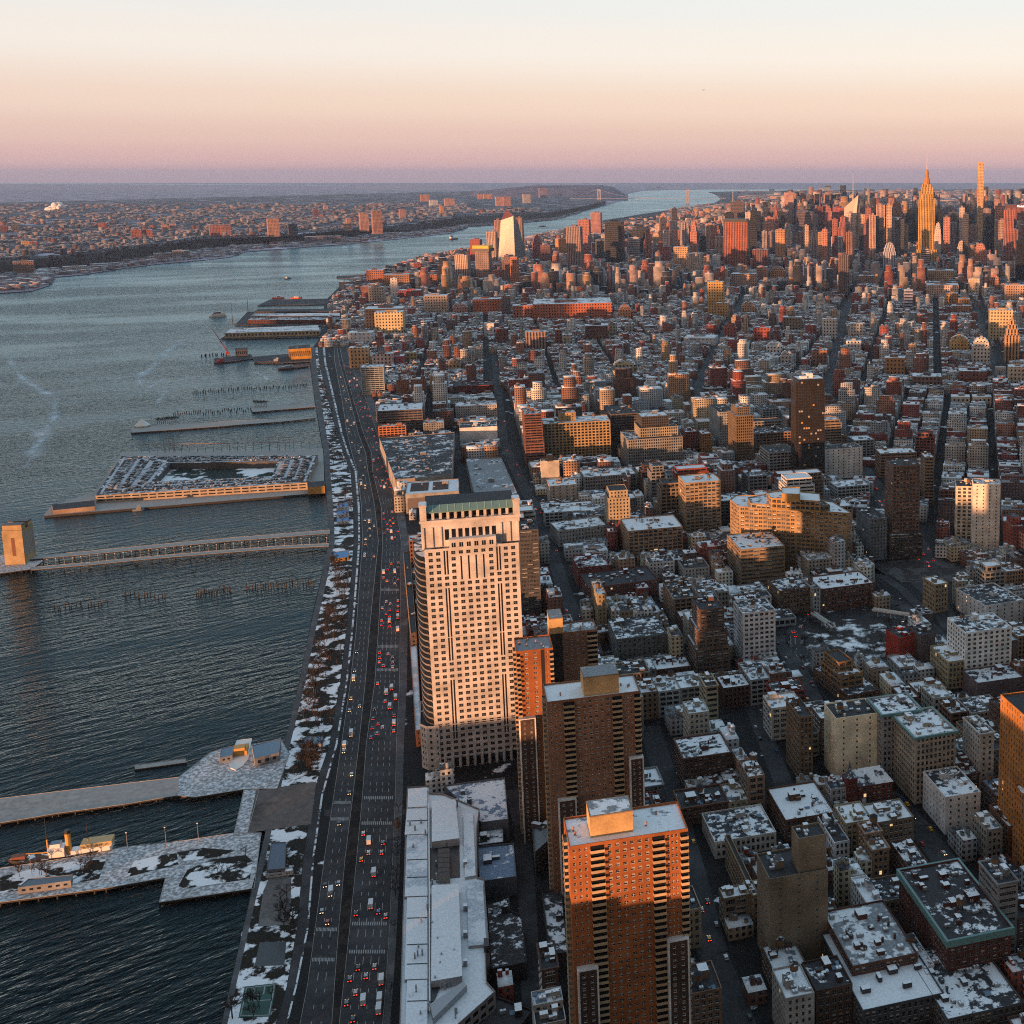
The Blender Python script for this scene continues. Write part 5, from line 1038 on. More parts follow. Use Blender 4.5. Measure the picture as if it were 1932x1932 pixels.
# ---- round the tunnel plaza
hero('6', 340, 905, 525, 1205, T, 30, (1., .96, .95), 'grid', 'white concrete grid tower with square dark windows', 'white grid tower', 'office_tower', 'office tower', cl=5, tank=1, bay=4.4, flo=4, fw=.62, fh=.5)
def stepped():
    R = hero('6', 75, 1112, 268, 1275, T, 36, (.20, .12, .085), 'grid', 'dark brown brick tower stepping back in tiers beside the white grid tower', 'stepped brown tower', 'office_tower', 'office tower', cl=2)
    h = R['h']; upper(R, .08, .95, .06, .95, h-1, h+14, style='grid', cl=0); upper(R, .16, .88, .12, .9, h+13, h+30, style='grid', cl=4)
stepped()
hero('6', 550, 778, 735, 918, T-3, 34, (.22, .13, .08), 'loft', 'brown brick loft with window grid facing the tunnel plaza', 'brown plaza loft', cl=6)
hero('6', 738, 762, 780, 912, T-3, 30, (.55, .54, .53), 'loft', 'very narrow white loft squeezed between two brick plaza lofts', None, cl=1)
hero('6', 784, 768, 1086, 900, T-3, 36, (.19, .09, .065), 'loft', 'long dark brick loft curving to the tunnel plaza with white roof sheds', 'long plaza loft', cl=10)
hero('6', 326, 545, 578, 775, T, 52, (.34, .23, .13), 'band', 'brown pier office block with white ribbon windows before the curved tan block', 'ribbon windowed block', 'office_building', 'office block', cl=8, bay=6)
def curved():
    h = 62; T_ = lambda q, hh=h: G(*zp('6', *q), LZ+hh)
    o = [T_((268, 262)), T_((320, 300)), T_((640, 318)), T_((960, 338)), T_((850, 272)), T_((560, 236)), T_((300, 236))]; o = o if area(o) > 0 else o[::-1]; c = np.mean(o, 0)
    r = thing('office_building', 'wide tan office block bending round its plot with orange lit setback top', 'office block', (c[0], c[1], LZ))
    put_windows(r, tier(r, o, LZ, LZ+h, (.44, .29, .15), 4.6, 4.1, .72, .52), 'pale', 100, 0, .3)
    for px, z0, z1, col, st in (([(365, 250), (385, 282), (700, 300), (835, 292), (760, 248), (500, 222)], h-1, h+5, (.44, .30, .16), 'grid'), ([(475, 222), (500, 252), (780, 270), (775, 225), (560, 205)], h+4, h+15, (.50, .29, .10), 'grid'), ([(560, 190), (562, 226), (665, 230), (664, 190)], h+14, h+22, (.56, .33, .12), 'blank')):
        q = [T_(k, z1) for k in px]; q = q if area(q) > 0 else q[::-1]; put_windows(r, tier(r, q, LZ+z0, LZ+z1, col, wname='upper_wall', rname='upper_roof', **ST[st]), 'sash', 60)
    note(r, r['label'], o, h, 0, 'curved tan block')
curved()
hero('6', 1060, 372, 1156, 608, T, 40, (.24, .25, .27), 'punch', 'plain grey office block between curved tan block and brown grid tower', 'plain grey block', 'office_building', 'office block', cl=4)
def grid_tower():
    R = hero('6', 1188, 72, 1345, 585, -10, 34, (.24, .14, .10), 'grid', 'tall brown tower with a pale grid of windows over the paved square', 'brown grid tower', 'office_tower', 'office tower', cl=4, tank=0, bay=3.6, fw=.68, fh=.6)
    p, u, v, w = R['p'], R['u'], R['v'], R['w']; q = (p[0]-u[0]*4-v[0]*8, p[1]-u[1]*4-v[1]*8)
    put_windows(R['root'], tier(R['root'], rect(q, u, v, w*1.2, 8), LZ, LZ+R['h']*.26, (.14, .10, .08), wname='podium_wall', rname='podium_roof', **ST['grid']), 'sash', 40)
grid_tower()
hero('6', 1370, 22, 1424, 300, -6, 26, (.34, .22, .13), 'band', 'slim rounded tan apartment tower with balcony bands behind the brown grid tower', 'slim balcony tower', 'apartment_tower', 'apartment tower', cl=2, bay=5, fh=.42)
hero('6', 1548, 185, 1645, 510, 4, 26, (.90, .78, .62), 'grid', 'cream apartment block with regular windows, river side wing of the pale pair', None, 'apartment_tower', 'apartment tower', M_ROOF, 2, fw=.6)
hero('6', 1645, 172, 1800, 575, 4, 22, (1., .90, .80), 'sparse', 'tall pale slab with a blank lit wall above the tunnel approach', 'pale blank slab', 'apartment_tower', 'apartment tower', cl=4, fw=.2, bay=6)
hero('6', 1642, 462, 1698, 575, 4, 20, (.20, .10, .07), 'punch', 'small brown tenement wedged before the pale blank slab', None, cl=1)
hero('6', 1715, 862, 1932, 985, -24, 50, (.85, .84, .83), 'sparse', 'low long block with white gable and dark ribbon glass flank', 'white gabled long block', 'office_building', 'office block', cl=8, tank=0)
hero('6', 1428, 742, 1502, 905, -24, 22, (.48, .36, .22), 'loft', 'narrow tan tenement with fire escape windows at the tunnel approach', None, cl=1)
hero('6', 1602, 1015, 1865, 1330, T, 34, (1., 1., .96), 'punch', 'broad white loft with green tinted windows near the snowy tunnel green', 'broad white loft', cl=9, tank=1, bay=4.6, fw=.5)
hero('6', 1232, 1045, 1348, 1200, -32, 20, (.50, .055, .03), 'sparse', 'bright red painted gable house by the snowy tunnel green', 'bright red house', 'house', 'house', cl=2, bay=4, fw=.2)
hero('6', 1350, 1030, 1430, 1205, -26, 22, (.14, .11, .11), 'sparse', 'dark grey flank building attached inland of the bright red house', None, 'house', 'house', cl=2)  # shaded side of the red house, built as a dark grey block
hero('6', 1502, 1180, 1622, 1338, T, 34, (.50, .40, .24), 'loft', 'tan arched window loft with a deep red flank before the broad white loft', 'tan arched loft', cl=3)
def orange_step():
    R = hero('6', 938, 1372, 1120, 1440, -26, 60, (.22, .11, .07), 'loft', 'brown brick loft with orange lit stepped penthouses near the tunnel green', 'orange stepped loft', cl=3)
    h = R['h']; upper(R, .05, .75, .25, .8, h-1, h+9, (.48, .24, .09), 'grid'); upper(R, .15, .6, .4, .8, h+8, h+16, (.52, .27, .10), 'grid', cl=0)
orange_step()
hero('6', 1228, 1212, 1350, 1275, T, 26, (.56, .52, .47), 'loft', 'low cream loft with broad windows below the bright red house', None, cl=5)
hero('6', 1668, 1300, 1932, 1420, T, 26, (.20, .14, .14), 'sparse', 'dull mauve brick warehouse with few windows below the broad white loft', None, cl=6)
hero('6', 8, 655, 152, 745, T, 30, (.58, .56, .52), 'punch', 'low cream block with pale punched windows behind the grey cube office', None, cl=4)
# ---- behind the pink tower
hero('5', 1558, 1052, 1842, 1195, T, 46, (.20, .205, .20), 'punch', 'grey cube office under a lattice of white roof plant', 'grey cube office', 'office_building', 'office block', cl=12, tank=0, bay=4)
hero('5', 1448, 800, 1500, 1000, T, 40, (.45, .36, .22), 'punch', 'tan flank of an older block on the river side of the grey cube office', None, cl=3)
hero('5', 1405, 760, 1795, 850, -22, 44, (.26, .09, .07), 'loft', 'dark red loft row with a wide snow edge along its roof', 'snow edged red row', cl=16)
hero('5', 1340, 648, 1515, 760, -20, 40, (.36, .09, .07), 'loft', 'deep red brick warehouse with a yellow tinged roof clutter', 'deep red warehouse', cl=10)
hero('5', 1228, 438, 1502, 530, -26, 36, (.52, .50, .47), 'punch', 'pale wedge shaped block among dark roofs behind the dark banded slab', 'pale wedge block', cl=8)
hero('5', 1622, 440, 1932, 592, T, 48, (.52, .33, .20), 'grid', 'tan factory block lit pink with orange roof tanks', 'pink lit factory block', 'loft_building', 'building', cl=12, tank=1)
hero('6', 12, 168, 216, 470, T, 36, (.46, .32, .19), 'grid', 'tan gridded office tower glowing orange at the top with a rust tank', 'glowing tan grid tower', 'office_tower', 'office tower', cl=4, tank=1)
hero('5', 1375, 135, 1668, 240, T, 40, (.38, .33, .30), 'loft', 'grey tan loft with white cornice behind the pale wedge block', None, cl=8)
hero('5', 1178, 185, 1335, 300, T, 36, (.58, .48, .40), 'sparse', 'pinkish cream corner block with pale chimney slabs', None, cl=6)
hero('5', 1130, 45, 1232, 200, T, 12, (.66, .60, .52), 'blank', 'pair of pale blank chimney slabs with a black stack between', 'pale chimney slabs', cl=0, extra=lambda R: upper(R, .35, .68, .0, 1, R['h']-1, R['h']+7, (.03, .03, .03), 'blank', cl=0))
def depot():
    R = hero('5', 362, 232, 665, 345, -16, 60, (.42, .41, .39), 'blank', 'white roofed depot with two black sunken wells in its roof', 'black welled depot', 'depot', 'depot', M_ROOFW, 0, 0)
    for a0, a1 in ((.08, .42), (.5, .8)):
        p, u, v, w, d = R['p'], R['u'], R['v'], R['w'], R['d']; q = (p[0]+u[0]*w*a0+v[0]*d*.25, p[1]+u[1]*w*a0+v[1]*d*.25); x = MB(); x.prism(rect(q, u, v, w*(a1-a0), d*.65), LZ+R['h']-1, LZ+R['h']-.6, 0); x.build('roof_well', [plain('rust_dark', (.05, .025, .02), .9)], R['root'])
    p, u, w, h = R['p'], R['u'], R['w'], R['h']; x = MB(); n = (-R['v'][0]*.06, -R['v'][1]*.06); A = (p[0]+u[0]*2+n[0], p[1]+u[1]*2+n[1]); B = (p[0]+u[0]*(w-2)+n[0], p[1]+u[1]*(w-2)+n[1]); x.quad((*A, LZ+2), (*B, LZ+2), (*B, LZ+h-5), (*A, LZ+h-5)); x.build('louvre_wall', [plain('brown_louvre', (.13, .11, .10), .8)], R['root'])
depot()
flat('long low roof heaped with snow and plant along the highway beyond the black welled depot', 'snow heaped depot roof', '2', [(215, 1725), (640, 1690), (625, 1930), (305, 1960)], 22, (.45, .40, .36), M_ROOF, 'blank', 'depot', 'depot', 26)
flat('open roof car park with a snowy rim between two streets', 'roof car park', '5', [(705, 30), (905, 22), (1020, 280), (770, 300)], 15, (.40, .38, .36), MATS['grey_roof'], 'blank', 'garage', 'garage', 8)
def pyramid():
    R = hero('2', 1040, 1755, 1148, 1890, -16, 70, (.26, .12, .09), 'band', 'reddish brick office block stepping up in striped terraces', 'striped terraced block', 'office_building', 'office block', cl=0, tank=0, bay=6)
    h = R['h']
    for k in range(4): upper(R, .02, .98, .06+.09*k, 1, h-1+9*k, h+8+9*k, style='band', cl=3 if k == 3 else 0)
pyramid()
hero('2', 1142, 1645, 1522, 1850, -16, 44, (.52, .35, .17), 'grid', 'wide golden tan grid block with a tan penthouse box', 'golden tan block', 'office_building', 'office block', cl=9, bay=5, fw=.66, extra=lambda R: upper(R, .25, .5, .35, .8, R['h']-1, R['h']+11, (.52, .34, .16), 'sparse'))
hero('2', 1620, 1735, 1932, 1905, T, 60, (.33, .32, .30), 'loft', 'grey setback office with dark upper storeys and snowy ledges', 'grey setback office', 'office_building', 'office block', cl=4, extra=lambda R: (upper(R, .25, .95, .2, .9, R['h']-1, R['h']+12, (.44, .38, .29), 'loft', cl=2), upper(R, .3, .8, .3, .85, R['h']+11, R['h']+26, (.09, .085, .085), 'loft', cl=2)))
hero('2', 1525, 1590, 1700, 1800, T, 70, (.17, .15, .14), 'band', 'long dark brown block behind the golden tan block with tan roof sheds', None, 'office_building', 'office block', cl=8)
hero('2', 632, 1432, 862, 1500, -16, 50, (.34, .08, .06), 'loft', 'deep red brick block with green roof plant at the street corner', 'red corner block', cl=8)
hero('2', 645, 1545, 880, 1630, -16, 40, (.60, .58, .56), 'punch', 'white garage like block with snowy deck before the red corner block', None, cl=6)
hero('2', 668, 1668, 882, 1770, -16, 44, (.95, .93, .90), 'blank', 'blank white parapet block with a dark ground storey and snow roof', 'blank white block', cl=5)
hero('2', 202, 1572, 458, 1705, -16, 60, (.20, .17, .17), 'band', 'dark banded apartment block with snow lines by the highway', 'dark banded block', 'apartment_block', 'apartment block', cl=5, bay=6)
hero('2', 208, 1660, 365, 1735, -16, 16, (.62, .24, .12), 'grid', 'unfinished block wrapped in orange netting by the highway', 'orange netted block', cl=2)
hero('2', 462, 1640, 580, 1710, -16, 30, (.30, .30, .30), 'punch', 'grey low office inland of the orange netted block', None, cl=4)
hero('2', 108, 1325, 238, 1480, -16, 34, (.52, .56, .55), 'band', 'pale green glass curved condominium at the highway bend', 'pale curved condominium', 'apartment_block', 'apartment block', cl=3)
hero('2', 310, 1395, 380, 1500, -16, 26, (.38, .20, .13), 'punch', 'slim pink brown tenement between dark roofs by the highway', None, cl=1)
hero('3', 205, 1578, 300, 1800, T, 60, (.40, .40, .39), 'punch', 'pale grey slab flank with even windows behind the orange red twin', None, 'office_building', 'office block', cl=3)
hero('3', 300, 1600, 400, 1880, T, 44, (.22, .16, .10), 'loft', 'dark tan art deco loft with stacked setbacks', 'dark tan setback loft', 'office_building', 'office block', cl=2, extra=lambda R: upper(R, .15, .9, .2, .9, R['h']-1, R['h']+10, style='loft'))
hero('3', 450, 1560, 548, 1660, T, 34, (.56, .56, .55), 'grid', 'white framed glass office behind the dark tan setback loft', None, 'office_building', 'office block', cl=2)
hero('3', 412, 1700, 636, 1830, T, 40, (.42, .24, .15), 'grid', 'pink brown office with white roof clutter before the dark glass tower', 'pink brown office', 'office_building', 'office block', cl=10)
hero('3', 488, 1808, 642, 1950, T, 44, (.50, .50, .48), 'grid', 'white framed office with a black roof well before the dark glass tower', None, 'office_building', 'office block', cl=3, roof=M_ROOFD)
hero('3', 805, 1790, 1018, 1960, T, 28, (.95, .92, .88), 'sparse', 'white painted loft pair with scattered windows inland of the dark glass tower', 'white painted pair', cl=5)
hero('3', 975, 1738, 1085, 1850, T, 30, (.55, .55, .55), 'grid', 'pale gridded apartment block behind the white painted pair', None, cl=3)
hero('3', 1118, 1812, 1325, 1950, -10, 30, (.34, .22, .15), 'band', 'brown striped top of an office block behind the brown grid tower', None, 'office_building', 'office block', cl=3)
hero('6', 372, 130, 480, 250, T, 34, (.48, .44, .42), 'grid', 'pale loft block with a blank pink lit penthouse behind the curved tan block', None, cl=3, extra=lambda R: upper(R, .9, 2., .1, .8, R['h']-14, R['h']-3, (.68, .50, .40), 'sparse'))
hero('6', 875, 190, 1060, 290, T, 30, (.58, .57, .55), 'grid', 'white painted low lofts with dark square windows behind the plain grey block', None, cl=6)
hero('3', 15, 1690, 85, 1820, T, 30, (.44, .13, .08), 'loft', 'orange red narrow tower, river side one of a slim twin', None, 'office_tower', 'building', cl=1)
hero('3', 108, 1700, 162, 1830, T, 26, (.48, .26, .12), 'loft', 'tan orange narrow tower, inland one of a slim twin', None, 'office_tower', 'building', cl=1)
# ---- dark glass hotel tower
def glass_tower():
    m = tower_mat('dark_curtain_wall', (.035, .028, .022, 1), (.02, .02, .022, 1), 3., 3.6, .72, .72, .35)
    p, h, w, u, v = fit('3', 655, 1405, 803, 1985, -17); d = 26; r = thing('hotel_tower', 'dark glass hotel tower standing alone with white plant on its roof', 'tower', (*p, LZ)); Q = lambda a, b: (p[0]+u[0]*a+v[0]*b, p[1]+u[1]*a+v[1]*b)
    b = MB(); b.prism([Q(0, 0), Q(w, 0), Q(w, d), Q(0, d)], LZ, LZ+h); b.build('curtain_wall', [m], r, uv=True)
    b = MB(); b.prism([Q(-2.5, 4), Q(0, 4), Q(0, d), Q(-2.5, d)], LZ, LZ+h*.985); b.build('side_bay', [m], r, uv=True)
    rnd = random.Random(4)
    for k in range(26):
        c, f = rnd.randrange(int(w/3)), rnd.randrange(int(h/3.6)); x = MB(); A, B = Q(c*3+.4, -.04), Q(c*3+2.6, -.04); z = LZ+f*3.6+1; x.quad((*A, z), (*B, z), (*B, z+2.2), (*A, z+2.2)); x.build('window', [M_BLIND if k % 3 else M_BRONZE], r)
    b = MB(); b.prism(rect(Q(1, 1), u, v, w-2, d-2), LZ+h, LZ+h+2.5, 0, 1); b.build('roof', [M_DARK, M_ROOFW], r)
    for a, c, ww, hh in ((5, 6, 8, 5), (14, 8, 7, 8), (20, 12, 6, 4)): x = MB(); x.prism(rect(Q(a, c), u, v, ww, 7), LZ+h+2.5, LZ+h+hh, 0, 1); x.build('roof_plant', [M_WHITE, M_SNOWM], r)
    note(r, r['label'], [Q(0, 0), Q(w, 0), Q(w, d), Q(0, d)], h, 0, 'dark glass tower')
glass_tower()
# ------------------------------------------------------------------ midtown: each tower a thing with shaft, roof and bulkhead
def tw(name, bay, flo, du, dv, glass=(.02, .022, .028, 1), rough=.8):
    m, N, L, b = nodes(name); oi = N.new('ShaderNodeObjectInfo'); uv = N.new('ShaderNodeUVMap'); uv.uv_map = 'uv'; sp = N.new('ShaderNodeSeparateXYZ'); L.new(uv.outputs[0], sp.inputs[0])
    fu = mth(N, L, 'FRACT', mth(N, L, 'DIVIDE', sp.outputs[0], bay)); fv = mth(N, L, 'FRACT', mth(N, L, 'DIVIDE', sp.outputs[1], flo))
    w = mth(N, L, 'MULTIPLY', mth(N, L, 'GREATER_THAN', fu, 1-du), mth(N, L, 'GREATER_THAN', fv, 1-dv)); p = geo_pos(N); n1 = noise(N, L, .03, 3, p)
    c = mixc(N, L, 1., oi.outputs['Color'], rng_map(N, L, n1.outputs[0], .3, .7, .7, 1.1), 'MULTIPLY')
    L.new(mixc(N, L, w, c, glass), b.inputs['Base Color']); L.new(mth(N, L, 'SUBTRACT', rough, mth(N, L, 'MULTIPLY', w, rough-.2)), b.inputs['Roughness']); b.inputs['Specular IOR Level'].default_value = .3
    return m
TW = dict(punch=tw('tower_masonry', 7, 7.5, .42, .5), vert=tw('tower_piers', 6.5, 9, .45, .93), band=tw('tower_bands', 40, 8, .97, .42), glass=tw('tower_glass', 5, 8, .82, .72, (.03, .032, .036, 1), .4), black=tw('tower_black_glass', 5, 8, .9, .85, (.012, .013, .016, 1), .35), plain=tw('tower_stone', 9, 9, .25, .35))
def tower(z, xl, yt, xr, yb, col, style, desc, short=None, th=4, dep=None, steps=(), name='office_tower', cat='office tower', crown=None, spire=None, base=LZ):
    LZ = base; p, h, w, u, v = fit(z, xl, yt, xr, yb, th, base); d = dep or max(22, w*.7)
    r = thing(name, desc, cat, (p[0]+u[0]*w/2+v[0]*d/2, p[1]+u[1]*w/2+v[1]*d/2, LZ)); Q = lambda a, b: (p[0]+u[0]*w*a+v[0]*d*b, p[1]+u[1]*w*a+v[1]*d*b)
    lev = [(0, 1, 0, 1, 0, h)] if not steps else []
    z0 = 0
    if steps:
        n = len(steps)
        for i, (ins, frac) in enumerate(steps): lev.append((ins, 1-ins, ins, 1-ins*.6, z0, h*frac)); z0 = h*frac-.5
    for i, (a0, a1, b0, b1, s0, s1) in enumerate(lev):
        x = MB(); P = [Q(a0, b0), Q(a1, b0), Q(a1, b1), Q(a0, b1)]; x.prism(P, LZ+s0, LZ+s1, 0, 0, False); x.build('shaft' if i == 0 else 'setback', [TW[style]], r, col, True)
        x = MB(); x.poly([(*q, LZ+s1) for q in P]); x.build('roof', [M_ROOFF if style != 'black' else M_ROOFD], r)
    a0, a1, b0, b1, s0, s1 = lev[-1]; rnd = random.Random(len(desc)*7+int(w))
    if crown is None:
        c = rnd.uniform(.25, .45); m = a0+(a1-a0)*rnd.uniform(.4, .6); x = MB(); k = (a1-a0)*c/2; x.prism([Q(m-k, .35), Q(m+k, .35), Q(m+k, .75), Q(m-k, .75)], LZ+s1, LZ+s1+max(4, h*.04), 0, 1); x.build('bulkhead', [M_WALL, M_ROOFD], r, tuple(q*.8 for q in col))
    elif crown: crown(r, Q, LZ+s1, w, d, col)
    if spire:
        x = MB(); q = Q(*spire[:2]); t = spire[2]; x.tube((*q, LZ+s1-2), (*q, LZ+s1+t*.4), 2.2, 1.6, 0, 6); x.tube((*q, LZ+s1+t*.4), (*q, LZ+s1+t), 1.5, .5, 0, 6); x.build('spire', [plain('spire_steel', (.5, .42, .40), .5) if 'spire_steel' not in MATS else MATS['spire_steel']], r)
    note(r, desc, [Q(0, 0), Q(1, 0), Q(1, 1), Q(0, 1)], h, zp(z, 0, yb)[1], short); return r
RB, GB, PK, DG, BK, LT, OR, WH, DR, GR, TN = (.36, .12, .08), (.24, .12, .09), (.52, .30, .24), (.10, .10, .115), (.022, .022, .026), (.52, .46, .42), (.55, .25, .10), (.66, .62, .60), (.20, .065, .05), (.28, .28, .30), (.46, .31, .19)
# --- riverside midtown
def faceted():
    pts = lambda c: [zp('2', *q) for q in c]; a = zp('2', 890, 745); X0, Y0 = G(*a); 
    def at(px, py, y): 
        q = zp('2', px, py); aa = (q[0]-CX)/F; bb = (CY-q[1])/F; t = y/(CP+bb*SP); return (aa*t, y, H+(-SP+bb*CP)*t)
    d = 55; A, B, C, D, E = at(886, 760, Y0), at(986, 765, Y0), at(973, 468, Y0+8), at(935, 428, Y0+30), at(903, 492, Y0+8)
    bk = lambda p, k=0: (p[0]*(1+d/p[1])+k, p[1]+d, p[2]); r = thing('office_tower', 'faceted mirror white skyscraper with a slanted pointed top by the river bend', 'skyscraper', (A[0], A[1], LZ))
    A = (A[0], A[1], LZ); B = (B[0], B[1], LZ); wm = plain('mirror_glass', (.80, .78, .78), .12, .75); x = MB()
    x.quad(A, B, C, E); x.build('front_facet', [wm], r); x = MB(); x.f.append((0, 1, 2)); x.v += [E, C, D]; x.m.append(0); x.uv += [(0, 0)]*3; x.build('top_facet', [plain('maroon_glass', (.16, .05, .045), .4)], r)
    R1 = (B[0]+40, B[1]+d, LZ); R2 = at(997, 490, Y0+d); x = MB(); x.quad(B, R1, R2, C); x.f.append((len(x.v), len(x.v)+1, len(x.v)+2)); x.v += [C, R2, D]; x.m.append(0); x.uv += [(0, 0)]*3; x.build('side_facet', [plain('side_glass', (.16, .15, .16), .2)], r)
    L1 = (A[0]-12, A[1]+d, LZ); L2 = (E[0]-4, E[1]+d, E[2]); x = MB(); x.quad(L1, A, E, L2); x.f.append((len(x.v), len(x.v)+1, len(x.v)+2)); x.v += [L2, E, D]; x.m.append(0); x.uv += [(0, 0)]*3; x.build('river_facet', [MATS['side_glass']], r)
    x = MB(); x.quad(R1, L1, L2, R2); x.f.append((len(x.v), len(x.v)+1, len(x.v)+2)); x.v += [R2, L2, D]; x.m.append(0); x.uv += [(0, 0)]*3; x.build('rear_facet', [MATS['side_glass']], r)
    note(r, r['label'], [A[:2], B[:2], R1[:2], L1[:2]], 250, zp('2', 0, 700)[1], 'faceted white skyscraper')
faceted()
